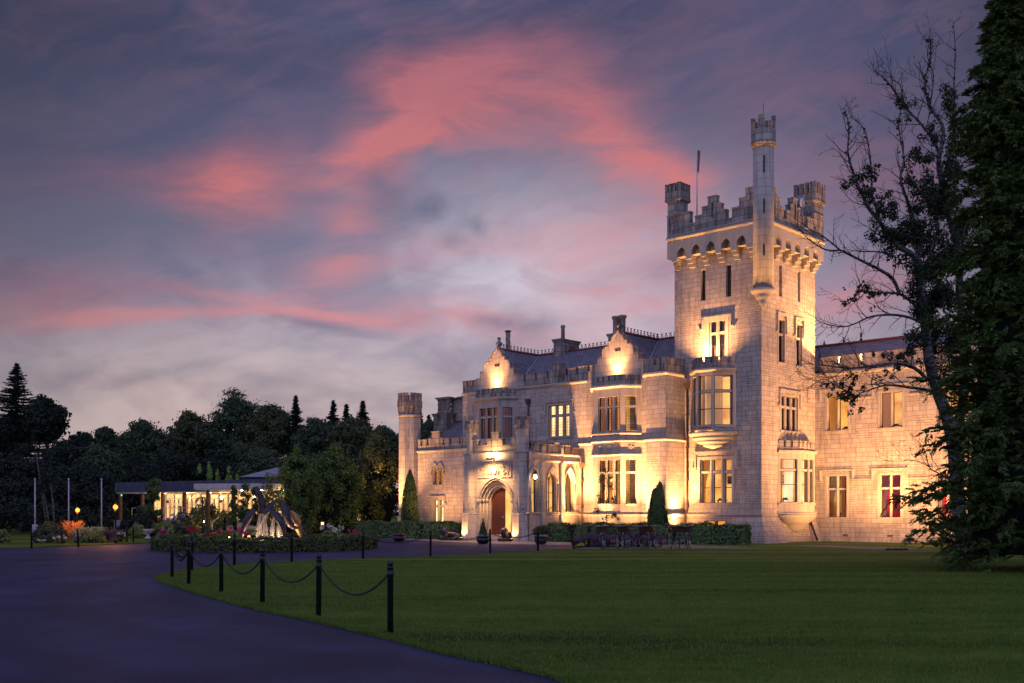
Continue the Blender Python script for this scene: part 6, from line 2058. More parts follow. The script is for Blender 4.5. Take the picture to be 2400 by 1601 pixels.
RK = [(4.45, 'left low steel bicycle stand between the first two bicycles'), (5.12, 'low steel bicycle stand left of the sideways bicycle'), (6.72, 'low steel bicycle stand right of the double-tipped conifer'), (7.0, 'taller steel bicycle stand left of the last two bicycles'), (7.55, 'low steel bicycle stand between the last two bicycles')]
for x, lb in RK:
    r = MB(); hh_ = .42 if 'taller' not in lb else .7
    for dx_ in (-.07, .07): r.tube([(dx_, 0, 0), (dx_, 0, hh_ - .04), (dx_ * .6, 0, hh_)], .012, 6)
    r.tube([(-.06, 0, hh_ - .08), (.06, 0, hh_ - .08)], .012, 6); r.box(-.12, .12, -.04, .04, 0, .012)
    o = r.build('bicycle_stand', M['steel'], loc=(x, 47.15, .006)); tag(o, lb, 'bicycle stand', 'bicycle stands on the path')

# ================================================================== PLANTS BY THE CASTLE
def yew_cone(X, Y, r, h, label, seed, tips):
    rng = np.random.default_rng(seed)
    root = empty('yew', (X, Y, 0)); tag(root, label, 'tree')
    n = 5200
    z = rng.random(n) ** .9 * h; th = rng.random(n) * 6.283
    rr = r * np.clip(1.0 - (z / h) ** 4.5, 0.03, 1) ** .7 * (1 - .38 * z / h) * (1 + .07 * np.sin(th * 5 + z * 2) + rng.normal(size=n) * .03)
    P = np.c_[rr * np.cos(th), rr * np.sin(th), z]
    if tips:
        k = rng.random(n) < .5
        P[:, 0] += np.where(k, -.17, .17) * np.clip(z / h * 2.6 - 1.5, 0, 1); P[:, 0] *= np.where(z > h * .55, .85, 1); P[k, 2] *= .88
    nr = np.c_[np.cos(th), np.sin(th), np.full(n, .3)] + rng.normal(size=(n, 3)) * .4
    ax = np.tile([0, 0, 1.0], (n, 1)) + np.c_[np.cos(th), np.sin(th), np.zeros(n)] * .3
    s = .075 * (.6 + .8 * rng.random(n))
    mesh_from_quads('crown', leaf_quads(P, nr, s, s * .42, rng, ax), LM['yew'], root)
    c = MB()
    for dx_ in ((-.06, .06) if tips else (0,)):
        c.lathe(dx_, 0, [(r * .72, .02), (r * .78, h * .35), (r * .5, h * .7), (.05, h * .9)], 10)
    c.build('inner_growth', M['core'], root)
    t = MB(); t.tube([(0, 0, -.05), (0, 0, h * .6)], [.08, .03], 6); t.build('trunk', M['bark'], root)
q = L2W(-23.5, -3.6); yew_cone(q[0], q[1], .62, 4.35, 'tall clipped yew column beside the octagonal corner turret', 1, False)
yew_cone(7.75, 56.9, .62, 3.25, 'dark double-tipped conifer before the stair projection', 2, True)
def sapling():
    rng = np.random.default_rng(6)
    X, Y = 4.95, 55.9
    root = empty('sapling', (X, Y, 0)); tag(root, 'thin young tree with sparse leaves before the two-storey bay window', 'tree')
    t = MB(); t.tube([(0, 0, 0), (.02, 0, 1.2), (0, .02, 2.4), (.05, 0, 3.6)], [.03, .025, .018, .006], 6)
    cl = []
    for k in range(26):
        z = 1.0 + 2.6 * rng.random(); a = rng.random() * 6.283; L = .55 * (1 - (z - 1) / 3.4) + .15
        e = (L * math.cos(a), L * math.sin(a), z + .35)
        t.tube([(0, 0, z), (e[0] * .6, e[1] * .6, z + .15), e], [.009, .006, .003], 4)
        cl.append((e[0] * .8, e[1] * .8, e[2] - .06, .15, .15, .13))
    t.build('trunk', M['twig'], root)
    mesh_from_quads('crown', clump_cloud(rng, cl, 520, .055), LM['yew'], root)
sapling()
LV = [(3.55, 50.6, .55, 'purple lavender mound at the left end of the bicycle bed'), (4.4, 50.3, .6, 'purple lavender mound behind the leftmost bicycle'), (5.2, 50.5, .55, 'dull green and purple mound behind the second bicycle'), (6.0, 50.8, .6, 'purple lavender mound behind the sideways bicycle'), (6.75, 51.2, .5, 'purple lavender mound at the right end of the bicycle bed')]
for i, (x, y, r, lb) in enumerate(LV): shrub('lavender_bush', lb, x, y, .72, .8, .72, 'lavender', 1500, .07, 40 + i, 18, group='lavender mounds beside the bicycles', aspect=.3)
sheet('flower_bed', [(2.95, 49.6), (3.4, 49.35), (6.95, 49.7), (7.3, 51.9), (6.4, 52.5), (3.3, 51.9)], .012, 'soil')
spot_lamp(-8.95, 70.6, .22, 'garden lamp glaring at the left end of the castle hedge', 34, (1, .66, .28), M['lamp_warm'], .14)
rng0 = random.Random(4)
# bollard light left of the castle
blx = empty('bollard_light', (-12.35, 69.5, 0)); tag(blx, 'dark bollard light with glowing head between the two far planters', 'bollard light')
b = MB(); b.lathe(0, 0, [(.12, 0), (.12, .82)], 12, False); b.build('post', M['black_metal'], blx)
b = MB(); b.lathe(0, 0, [(.09, .82), (.09, .98)], 12, False); b.build('lens', emit('bollard light lens', (1, .62, .26), 2.6), blx)
b = MB(); b.lathe(0, 0, [(.13, .98), (.13, 1.05), (.02, 1.08)], 12, False); b.build('cap', M['black_metal'], blx)
point('bollard_light_bulb', (0, -.25, .92), 14, GOLD, .1, blx)

# ================================================================== STREET LAMPS AND FLAGPOLES
def street_lamp(X, Y, h, label):
    root = empty('street_lamp', (X, Y, 0)); tag(root, label, 'street lamp', 'orange lamps in the left garden')
    b = MB(); b.lathe(0, 0, [(.09, 0), (.09, .25), (.05, .32), (.045, h - .22), (.08, h - .2), (.1, h - .16)], 10); b.build('post', M['black_metal'], root)
    g = MB(); g.ball((0, 0, h), .12, 14, 10); g.build('globe', M['lamp_orange'], root)
    c = MB(); c.lathe(0, 0, [(.1, h + .13), (.05, h + .17), (.02, h + .24)], 10); c.build('cap', M['black_metal'], root)
    point('street_lamp_bulb', (0, -.22, h), 150, (1.0, .34, .06), .16, root)
street_lamp(-20.43, 54.96, 1.9, 'orange globe lamp on a black post at the tip of the left verge')
street_lamp(-24.6, 60.4, 1.75, 'orange globe lamp rising out of the left flower bed')
M['pole'] = plain('pale flagpole paint', (.42, .42, .50), .4)
for u, lb in ((82, 'leftmost of three bare pale flagpoles'), (161, 'middle bare flagpole behind the left lamp'), (238, 'bare flagpole nearest the pavilion')):
    Y = 64; X = (u - 1200) * Y / 2500
    root = empty('flagpole', (X, Y, 0)); tag(root, lb, 'flagpole', 'bare flagpoles in the left garden')
    b = MB(); b.tube([(0, 0, 0), (0, 0, 3.6)], [.05, .035], 8); b.box(-.12, .12, -.12, .12, 0, .9 if u == 82 else .12); b.build('pole', M['pole'], root)
    b = MB(); b.lathe(0, 0, [(.06, 3.58), (.075, 3.62), (.02, 3.68)], 8); b.build('finial', M['pole'], root)

# ================================================================== GLASS PAVILION
PV0, PV1 = Vector((-29.6, 80.0)), Vector((-16.2, 71.0))
PV = Fr(PV0, PV1)
pav = empty('pavilion', (0, 0, 0)); tag(pav, 'low flat-roofed garden pavilion with lit glass walls on a raised terrace', 'building')
M['navy'] = slate_mat('navy standing seam cladding', (.035, .04, .075), (.05, .055, .10), 6.0, .45)
M['brown_post'] = plain('brown timber post', (.09, .04, .025), .6)
M['soffit'] = plain('white soffit', (.75, .72, .66), .7)
M['fascia'] = plain('weathered white fascia', (.50, .47, .44), .7, var=.35, scale=3)
LP_ = PV.L
b = MB(); PV.bx(b, 0, LP_ + .3, -.3, 9, 0, 1.05); b.build('terrace', M['paving'], pav)
b = MB(); PV.bx(b, -.3, LP_ + 2, 0, 9.5, 3.12, 3.85); b.build('fascia', M['navy'], pav)
b = MB(); PV.bx(b, -.2, LP_ + 2, .06, 9.4, 3.04, 3.115); b.build('soffit', M['soffit'], pav)
b = MB(); PV.bx(b, .4, LP_ + 2, 8.2, 8.3, 1.05, 3.04); PV.bx(b, .4, .5, 3, 8.2, 1.05, 3.04); b.build('lit_room', M['room_terrace'], pav)
dw = MB(); dk = MB()
k = 0
x = 1.7
while x < LP_ + 1.5:
    PV.bx(dw, x, x + .09, 2.95, 3.08, 1.05, 3.04)
    for z in (2.62, 2.2): PV.bx(dw, x + .09, x + 1.0, 2.96, 3.06, z, z + .07)
    PV.bx(dw, x + .5, x + .58, 2.95, 3.07, 1.05, 2.6)
    if k % 3 == 1: PV.bx(dk, x + .62, x + .95, 2.98, 3.04, 1.15, 2.1)
    if k % 3 == 2: PV.bx(dk, x + .14, x + .44, 2.98, 3.04, 1.2, 2.15)
    if k % 2 == 0: PV.bx(dk, x + .15, x + .45, 2.98, 3.04, 2.32, 2.55)
    x += 1.0; k += 1
dw.build('door_frame', M['white_paint'], pav); dk.build('dark_panel', M['brown_post'], pav)
g = MB(); g.quad(PV.P(1.7, 3.0, 1.05), PV.P(LP_ + 2, 3.0, 1.05), PV.P(LP_ + 2, 3.0, 3.04), PV.P(1.7, 3.0, 3.04)); g.build('glass', M['glass'], pav, recalc=False)
for s in (.0, 2.6, 4.9, 7.3, 9.8, 12.4, 15.0):
    b = MB(); PV.bx(b, s, s + .2, .1, .3, 1.05, 3.04); b.build('column', M['brown_post'], pav)
for s in (3.6, 6.2, 8.6, 11.0, 13.6):
    b = MB(); PV.bx(b, s - .06, s + .06, 1.4, 1.52, 3.0, 3.036); b.build('downlight', M['lamp_white'], pav)
for s in (3, 6.5, 10, 13.5):
    q = PV.P(s, 1.6, 2.7); point('pavilion_downlight', q, 80, (1, .56, .22), .15, pav)
b = MB()
PV.bx(b, 2.0, 9.0, -.22, -.2, 1.92, 1.96)
for s in (2.0, 3.8, 5.6, 7.3, 9.0): PV.bx(b, s, s + .04, -.23, -.19, 1.05, 1.92)
b.build('balustrade', M['steel'], pav)
g = MB(); PV.bx(g, .35, .42, .07, .10, 2.85, 2.95); g.build('exit_sign', emit('green exit glow', (.1, 1, .25), 3), pav)
# entrance canopy in front, on one long brown post
CN = Fr(Vector((-20.35, 68.2)), Vector((-15.3, 67.2)))
b = MB(); CN.bx(b, 0, CN.L, 0, 4.0, 3.12, 3.46); b.build('canopy', M['fascia'], pav)
b = MB(); CN.bx(b, .05, CN.L - .05, .05, 3.9, 3.06, 3.115); b.build('soffit', M['soffit'], pav)
b = MB(); CN.bx(b, .75, .93, .2, .38, 0, 3.06); b.build('column', M['brown_post'], pav)
for s in (2.6, 4.0, 5.4):
    b = MB(); CN.bx(b, s - .06, s + .06, 1.4, 1.52, 3.03, 3.056); b.build('downlight', M['lamp_white'], pav); q = CN.P(s, 1.5, 2.75); point('canopy_downlight', q, 40, (1, .62, .28), .12, pav)
# hipped slate roof of the lantern behind
b = MB(); b.box(-20.1, -16.5, 80, 85, 3.85, 4.25); b.build('upper_wall', M['navy'], pav)
b = MB(); A = (-18.2, 82.5, 5.1); c4 = [(-20.4, 79.6, 4.26), (-16.2, 79.6, 4.26), (-16.2, 85.4, 4.26), (-20.4, 85.4, 4.26)]
for i in range(4): b.add([c4[i], c4[(i + 1) % 4], A], [(0, 1, 2)])
b.build('roof', slate_mat('grey shingle roof', (.26, .26, .30), (.36, .36, .40), .22, .4), pav)
# steps up to the terrace, with rails
stp = empty('garden_steps', (0, 0, 0)); tag(stp, 'broad garden steps rising to the pavilion terrace between steel handrails', 'steps')
SF = Fr(Vector((-19.8, 69.8)), Vector((-15.3, 68.7)))
b = MB()
for k in range(7): SF.bx(b, .0, SF.L, .36 * k, 3.6, .15 * k - .0 if k else 0, .15 * (k + 1))
b.build('step', M['paving'], stp)
for s in (.2, 1.9, 3.6):
    b = MB()
    b.tube([SF.P(s, -.1, .9), SF.P(s, 2.3, 1.95), SF.P(s, 3.2, 1.95)], .025, 6)
    for d, z in ((0, 0.0), (1.15, .45), (2.3, .95)): b.tube([SF.P(s, d, z), SF.P(s, d, z + .95)], .02, 6)
    b.build('handrail', M['steel'], stp)
lampq = (-20.05, 69.3)
spot_lamp(lampq[0], lampq[1], .98, 'white garden lamp glaring beside the pavilion steps', 40, (1, .75, .35), M['lamp_white'], .09)

# ================================================================== GARDEN PLANTING, LEFT
def sh(label, u, vb, vt, wpx, Y, m, seed, name='shrub', n=1300, size=.10, ry=None, cone=False, z0=0.0, group=None, k=16):
    X = (u - 1200) * Y / 2500; zt = 1.65 + (1200 - vt) * Y / 2500; rx = wpx / 2 * Y / 2500
    return shrub(name, label, X, Y, rx, ry or rx, max(.3, zt - z0), m, n, size, seed, k, z0, group, cone=cone)
sh('big dark rounded shrub at the left of the garden bed', 116, 1272, 1229, 78, 57, 'far', 21, n=2200)
sh('rust brown clipped mound behind the dark rounded shrub', 128, 1250, 1216, 84, 63, 'far_olive', 22)
sh('dark clump at the far left edge of the verge', 4, 1275, 1240, 36, 56, 'grassy', 23, n=600)
blades('flax', 'large striped flax clump with arching blades under the lamps', (215 - 1200) * 57.5 / 2500, 57.5, .95, 1.45, 'flax', 230, .035, 24, .95)
blades('flax', 'purple bronze flax clump right of the striped flax', (262 - 1200) * 58.5 / 2500, 58.5, .85, 1.15, 'purple', 200, .03, 25, .95)
blades('sedge', 'orange-lit wispy sedge below the left lamp', (172 - 1200) * 59.5 / 2500, 59.5, .75, 1.35, 'rust', 240, .014, 26, .45)
blades('sedge', 'pale wispy sedge between left lamp and flax', (186 - 1200) * 58 / 2500, 58, .6, 1.1, 'flax', 160, .014, 27, .7)
bloom_bush((148 - 1200) * 55.5 / 2500, 55.5, .42, .36, 'white_bloom', 'white flowering clump at the front of the left bed', 28, n=260)
bloom_bush((180 - 1200) * 55.8 / 2500, 55.8, .26, .42, 'blue_bloom', 'small pale blue flowers beside the leaning bollard', 29, n=120)
bloom_bush((283 - 1200) * 58.5 / 2500, 58.5, .38, .42, 'white_bloom', 'cream flowers right of the tall lamp post', 30, n=200)
bloom_bush((98 - 1200) * 55 / 2500, 55.0, .18, .2, 'white_bloom', 'tiny white flowers under the dark rounded shrub', 34, n=50)
sh('low green hostas along the front of the left bed', 222, 1270, 1252, 66, 56.2, 'hedge', 31, 'hosta', 900, .11)
sh('dark box mound before the pavilion terrace', 322, 1245, 1205, 92, 70, 'far_black', 32, n=1600)
sh('feathery green grasses left of the stone urn', 318, 1262, 1226, 60, 69, 'grassy', 33, n=1500, size=.13)
sh('feathery green grasses right of the stone urn', 385, 1262, 1222, 78, 70, 'grassy', 35, n=1800, size=.13)
sh('tall bamboo-like shrub before the pavilion glass', 361, 1250, 1110, 44, 72, 'yew', 36, n=1900, size=.12, k=30)
sh('small spiky shrub beside the bamboo', 330, 1225, 1183, 34, 73, 'far', 37, n=500, size=.12)
hy = sh('blue hydrangea bush at the foot of the rhododendron', 428, 1238, 1196, 66, 71, 'far_olive', 38, n=1100)
rng = np.random.default_rng(77)
mesh_from_quads('blossom', clump_cloud(rng, [(rng.normal() * .5, -.45 + rng.normal() * .25, .55 + rng.random() * 1.0, .12, .12, .1) for _ in range(26)], 700, .06, aspect=.8), LM['blue_bloom'], hy)
sh('large dark rhododendron mound beside the pavilion steps', 492, 1240, 1170, 112, 71.5, 'far_olive', 39, n=3200)
sh('low teal shrub left of the step lamp', 428, 1248, 1220, 44, 68, 'far', 41, n=700)
sh('small lit shrub under the white step lamp', 458, 1250, 1224, 32, 68.6, 'box', 42, n=700)
sh('small dark cone bush on the steps', 527, 1240, 1211, 13, 67.2, 'far_black', 43, 'topiary', 500, .06, cone=True)
sh('small dark cone bush beside the middle handrail', 552, 1238, 1208, 13, 67.8, 'far_black', 44, 'topiary', 500, .06, cone=True)
for i, (u, vt, w, lb) in enumerate([(548, 1136, 22, 'slender climber-clad pole tree left before the canopy'), (575, 1122, 30, 'slender leafy tree right before the canopy'), (596, 1140, 22, 'slender leafy tree just left of the tall fish')]):
    sh(lb, u, 1225, vt, w, 63.5 + i * .6, 'yew', 50 + i, 'slender_tree', 1000, .09, k=26, z0=.8)
sh('airy golden-lit tree between pavilion and hornbeams', 636, 1225, 1106, 60, 66.5, 'copper', 55, 'small_tree', 1500, .09, k=30, z0=.6)
ms = MB(); ms.lathe(0, 0, [(3.0, .0), (2.7, .25), (1.8, .5), (.6, .62), (.02, .64)], 24)
tag(ms.build('grass_mound', M['lawn'], loc=(-15.4, 62.5, -.02)), 'low round grass mound left behind the fountain', 'mound')
for i, (u, vt, w_, Y, lb) in enumerate([(20, 1160, 170, 84, 'black laurel bush at the far left edge behind the verge'), (110, 1175, 130, 82, 'black laurel bush behind the leftmost flagpole'), (195, 1180, 120, 83, 'black laurel bush behind the middle flagpole'), (262, 1172, 100, 84, 'black laurel bush left of the pavilion corner')]):
    sh(lb, u, 1235, vt, w_, Y, 'far_black', 160 + i, 'laurel_bush', 2600, .15, k=26)
# stone urn
ur = empty('stone_urn', ((347 - 1200) * 66 / 2500, 66, 0)); tag(ur, 'pale stone urn on a foot among the grasses', 'urn')
b = MB(); b.lathe(0, 0, [(.2, 0), (.2, .08), (.08, .14), (.08, .25), (.2, .34), (.30, .5), (.33, .6), (.28, .6)], 16); b.build('bowl', M['fascia'], ur)
rngq = np.random.default_rng(5); mesh_from_quads('plant', clump_cloud(rngq, [(0, 0, .75 + .25 * k, .25 - .04 * k, .25 - .04 * k, .2) for k in range(4)], 500, .07), LM['far_black'], ur)
for i, (u, vt) in enumerate([(468, 1094), (490, 1088), (512, 1092), (537, 1088), (556, 1096)]):
    Y = 90 + (i % 2)
    sh(['broad lime conifer at the left behind the pavilion roof', 'pointed lime conifer, second behind the pavilion roof', 'middle lime conifer behind the pavilion roof', 'tallest slim lime conifer behind the pavilion roof', 'short lime conifer at the right behind the pavilion roof'][i], u, 1200, vt, 44, Y, 'lime', 60 + i, 'conifer', 1600, .12, cone=True, group='lime conifers behind the pavilion')
cd_ = empty('cordyline', ((472 - 1200) * 67 / 2500, 67.2, 0)); tag(cd_, 'palm-like plant with hanging blades before the canopy', 'plant')
b = MB(); b.tube([(0, 0, 0), (.03, 0, 1.5), (0, 0, 2.6)], [.06, .05, .045], 7); b.build('trunk', M['bark'], cd_)
rng = np.random.default_rng(31); V = []
for i in range(90):
    a = rng.random() * 6.283; d = np.array([math.cos(a), math.sin(a), 0]); sd = np.array([-d[1], d[0], 0]); pr = None; L = .5 + .3 * rng.random()
    for s in range(5):
        t = s / 4; p = np.array([0, 0, 2.55]) + d * L * t * .8 + np.array([0, 0, .35 * t - 1.0 * t * t * L]); w_ = .022 * (1 - t) + .004
        q_ = (p - sd * w_, p + sd * w_)
        if pr is not None: V += [pr[0], pr[1], q_[1], q_[0]]
        pr = q_
mesh_from_quads('foliage', np.array(V), LM['yew'], cd_)

# ================================================================== HORNBEAMS LEFT OF THE CASTLE
def hornbeam(u, vt, wpx, Y, seed, label, m, n=9000):
    X = (u - 1200) * Y / 2500; h = 1.65 + (1200 - vt) * Y / 2500; rx = wpx / 2 * Y / 2500
    rng = np.random.default_rng(seed)
    root = empty('hornbeam', (X, Y, 0)); tag(root, label, 'tree', 'hornbeams left of the castle')
    cl = []
    for i in range(75):
        z = .06 + .94 * rng.random(); a = rng.random() * 6.283
        f = (math.sin(min(1, z * 1.35 + .22) * math.pi / 2) if z < .5 else (1 - ((z - .5) / .5) ** 1.9)) 
        r = rx * max(.06, f) * (.72 + .22 * rng.random())
        s = rx * .25 * (.7 + .6 * rng.random()) * (1 if z < .8 else .7)
        cl.append((r * math.cos(a), r * math.sin(a), .35 + z * (h - .55), s, s, s * 1.35))
    mesh_from_quads('crown', clump_cloud(rng, cl, int(n * 1.5), .095, soft=.5), LM[m], root)
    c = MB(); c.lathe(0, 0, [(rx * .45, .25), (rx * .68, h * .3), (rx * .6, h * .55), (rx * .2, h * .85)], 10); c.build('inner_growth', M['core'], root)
    t = MB(); t.tube([(0, 0, -.1), (0, 0, h * .7)], [.16, .05], 7)
    for i in range(8):
        q = cl[i]; t.tube([(0, 0, h * .2), (q[0] * .6, q[1] * .6, q[2] * .8), (q[0], q[1], q[2])], [.06, .03, .01], 5)
    t.build('trunk', M['bark'], root)
hornbeam(697, 1044, 106, 68.8, 1, 'leftmost green hornbeam beside the fountain fish', 'hornbeam')
hornbeam(783, 1042, 138, 71.5, 2, 'middle bushy hornbeam behind the far planters', 'hornbeam', 11000)
hornbeam(884, 1012, 118, 74, 3, 'bronze-tinged hornbeam against the castle corner turret', 'copper', 11000)

# ================================================================== WOODLAND BEHIND
def at_px(u, Y): return ((u - 1200) * Y / 2500, Y, 0)
def hgt(v, Y): return 1.65 + (1200 - v) * Y / 2500
BT = [(110, 924, 92, 104, 'far_black', 'dark broad tree at the far left beside the spruce', 5.0), (30, 965, 90, 108, 'far_black', 'dark tree at the left picture edge below the spruce', 4.0), (192, 1008, 70, 112, 'far_black', 'low dark tree in the dip right of the spruce', 3.5), (250, 1000, 60, 118, 'far', 'small dark tree in the dip left of the domed tree', 3.0),
      (340, 976, 130, 116, 'far', 'domed woodland tree left of the tallest tree', 5.2), (450, 962, 110, 122, 'far_olive', 'spreading tree on the left shoulder of the tallest tree', 4.6), (560, 912, 170, 120, 'far', 'tallest broad woodland tree behind the pavilion', 6.8), (640, 945, 110, 118, 'far_olive', 'loose-crowned tree right of the tallest woodland tree', 4.4),
      (745, 975, 110, 115, 'far', 'round woodland tree left of the three spruces', 4.4), (830, 968, 110, 112, 'far_olive', 'round woodland tree below the right-hand spruces', 4.4), (905, 1000, 90, 105, 'far', 'woodland tree directly left of the corner turret', 3.6), (1010, 985, 70, 110, 'far', 'dark tree seen between corner turret and chimney stack', 3.4),
      (300, 1060, 190, 100, 'far_black', 'dark understorey tree above the pavilion left end', 5.5), (430, 1050, 170, 104, 'far_black', 'dark understorey tree above the pavilion middle', 5.5), (600, 1030, 190, 104, 'far', 'dark understorey tree above the slate lantern roof', 5.6), (515, 1045, 120, 103, 'far_black', 'dark understorey tree between pavilion canopy and tallest tree', 4.0), (150, 1035, 130, 96, 'far_black', 'black understorey tree below the broad tree beside the spruce', 4.0), (236, 1040, 130, 97, 'far', 'dim understorey tree in the dip above the lamps', 4.0), (60, 1060, 200, 92, 'far_black', 'black understorey tree at the left edge', 5.5), (190, 1085, 170, 90, 'far_black', 'black understorey tree behind the flagpoles', 5.0), (745, 1060, 150, 98, 'far', 'dark understorey tree between the hornbeams', 4.8), (860, 1060, 150, 98, 'far_black', 'dark understorey tree behind the bronze-tinged hornbeam', 4.5)]
for i, (u, v, w_, Y, m, lb, r_) in enumerate(BT):
    h = hgt(v, Y); rx = w_ / 2 * Y / 2500 * 1.05
    broad_tree('woodland_tree', 200 + i, h, rx, min(h * .46, rx * 1.25), 150, rx * .27, 24000 if w_ > 100 else 17000, .165, LM[m], .28, .1, lb, at_px(u, Y), 'woodland trees behind the garden', branches=7)
SP = [(38, 853, 108, 96, 'spruce', 'tall dark spruce at the far left edge', 62), (693, 930, 116, 40, 's', 'slim spruce right of the tallest woodland tree', 34), (781, 938, 118, 44, 's', 'left of three spruces behind the hornbeams', 34), (812, 948, 120, 38, 's', 'middle of three spruces behind the hornbeams', 30), (850, 940, 118, 44, 's', 'right of three spruces behind the hornbeams', 34), (985, 968, 118, 44, 's', 'spruce tip between corner turret and chimney stack', 30), (1005, 975, 116, 40, 's', 'shorter spruce tip left of the chimney stack', 30),
      (1932, 800, 150, 10, 's', 'leftmost thin spruce tip above the right wing roof'), (1978, 792, 150, 12, 's', 'middle thin spruce tip above the right wing roof'), (2018, 778, 150, 14, 's', 'tallest thin spruce tip above the right wing roof')]
for i, q in enumerate(SP):
    u, v, Y, w_ = q[:4]; h = hgt(v, Y)
    spruce('spruce', 300 + i, h, (w_ / 2 * Y / 2500) * 3.3, 62 if h > 12 else 46, 9, LM['spruce'], .27 if w_ > 16 else .22, q[5], at_px(u, Y), 'spruces behind the garden')
# pale leaning bare trunks in the dark at the left
for i, (u0, v0, u1, v1) in enumerate([(82, 1050, 112, 1218), (118, 1120, 128, 1215), (100, 1140, 118, 1216)]):
    Y = 74; A, B = at_px(u0, Y), at_px(u1, Y)
    t = empty('birch', (B[0], Y, 0)); tag(t, ['longest pale leaning birch stem in the dark wood at the left', 'short pale birch stem nearest the lamp in the dark wood', 'faint pale birch stem between two others in the dark wood'][i], 'tree', 'pale birch stems in the left wood')
    b = MB(); b.tube([(0, 0, 0), ((A[0] - B[0]) * .5 + .05, 0, hgt(v0, Y) * .5), (A[0] - B[0], 0, hgt(v0, Y))], [.07, .055, .03], 6); b.build('trunk', M['birch'], t)
    rng = np.random.default_rng(i); mesh_from_quads('crown', clump_cloud(rng, [(A[0] - B[0] + rng.normal() * .5, rng.normal() * .4, hgt(v0, Y) + .3 * rng.normal(), .4, .4, .4) for _ in range(6)], 260, .12), LM['far_black'], t)

# ================================================================== TALL CYPRESS AND BARE IVY-CLAD TREE AT THE RIGHT
def cypress():
    rng = np.random.default_rng(12)
    X0, Y0 = 14.62, 29.6
    root = empty('cypress', (X0, Y0, 0)); tag(root, 'huge dark cypress filling the right edge down to the lawn', 'tree')
    zs = [0, .5, 1, 2, 3.5, 5, 6.5, 8, 10, 12, 13.5, 15, 16.3]; rs = [2.5, 2.9, 3.15, 3.2, 2.65, 2.4, 2.15, 1.9, 1.55, 1.5, 1.05, .5, .06]
    def Rz(z): return np.interp(z, zs, rs)
    P, N, A, L = [], [], [], []
    bough = MB()
    def spray(p0, dr, Lb, q, sc):
        sd = np.cross(dr, [0, 0, 1]); sd /= np.linalg.norm(sd) + 1e-9; up = np.cross(sd, dr)
        u = (np.arange(q) + rng.random(q)) / q
        side = np.where(np.arange(q) % 2 == 0, 1.0, -1.0)
        pos = p0 + dr * (Lb * u)[:, None] - np.array([0, 0, 1]) * (.30 * u ** 2 * Lb)[:, None]
        ax = dr * .75 + sd * (side * (.9 - .5 * u))[:, None] + np.array([0, 0, -.25])
        ll = (.10 + .085 * rng.random(q)) * (1.1 - .5 * u) * sc
        P.append(pos + ax * (ll * .8)[:, None]); A.append(ax); L.append(ll)
        N.append(up + rng.normal(size=(q, 3)) * .45)
    nb = 420
    for i in range(nb):
        t = (i + rng.random()) / nb
        z = .35 + 15.6 * t ** 1.08
        a = i * 2.39996 + rng.normal() * .4
        if math.sin(a) > .5 and rng.random() < .75: continue
        d = np.array([math.cos(a), math.sin(a), 0])
        c = np.array([-.055 * z, 0, 0])
        Lb = Rz(z) * (.66 + .42 * rng.random() ** 1.6 + .10 * math.sin(a * 4 + z * 1.7)) + .12
        rise = min(.42, .10 + .12 * z) + .12 * rng.normal(); drop = .20 + .16 * rng.random()
        def path(u): return c + d * Lb * u + np.array([0, 0, z + Lb * (rise * u - drop * u ** 2.4)])
        bough.tube([tuple(path(u)) for u in (0, .35, .7, .95)], [.05, .035, .02, .006], 5)
        m = int(8 + Lb * 9)
        sd = np.array([-d[1], d[0], 0])
        for k in range(m):
            u = .30 + .74 * (k + rng.random()) / m
            w = (rng.random() - .5) * 2
            tg = path(min(u + .05, 1.05)) - path(u); tg /= np.linalg.norm(tg)
            dr = tg * (.5 + .4 * u) + sd * w * (1.2 - .5 * u) + np.array([0, 0, .38 * rng.normal() + .06]); dr /= np.linalg.norm(dr)
            spray(path(u) + rng.normal(size=3) * .05, dr, (.26 + .34 * rng.random()) * (1.05 - .3 * u) * (1 if z < 13 else .7), 16, .74)
    bough.build('bough', M['bark'], root)
    for i in range(3600):     # young sprays filling the mass between the boughs
        z = .5 + 14.5 * rng.random() ** 1.1; a = rng.random() * 6.283
        if math.sin(a) > .4: continue
        d = np.array([math.cos(a), math.sin(a), 0])
        R1 = Rz(z) * (.80 + .12 * math.sin(a * 4 + z * 1.7) + .10 * math.sin(a * 9 - z * 3.1) + .06 * rng.normal())
        dr = d * .7 + np.array([0, 0, .35 + .35 * rng.normal()]) + rng.normal(size=3) * .35; dr /= np.linalg.norm(dr)
        spray(np.array([-.055 * z, 0, z]) + d * (R1 - .35), dr, .28 + .3 * rng.random(), 16, .74)
    for k in range(60):      # leader
        z = 14.6 + 1.7 * rng.random(); a = rng.random() * 6.283
        spray(np.array([-.055 * z, 0, z]), np.array([math.cos(a) * .6, math.sin(a) * .6, .55]), .3 * (16.6 - z) ** .5, 12, .8)
    P, N, A, L = np.concatenate(P), np.concatenate(N), np.concatenate(A), np.concatenate(L)
    mesh_from_quads('crown', leaf_quads(P, N, L, L * .33, rng, A * 2.5), LM['thuja'], root)
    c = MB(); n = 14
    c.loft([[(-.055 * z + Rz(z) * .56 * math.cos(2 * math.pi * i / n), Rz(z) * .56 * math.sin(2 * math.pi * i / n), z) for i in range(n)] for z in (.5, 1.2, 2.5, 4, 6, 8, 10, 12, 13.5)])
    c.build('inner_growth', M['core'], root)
    t = MB(); t.tube([(0, 0, -.1), (-.3, 0, 6), (-.85, 0, 16.0)], [.35, .25, .02], 8); t.build('trunk', M['bark'], root)
cypress()

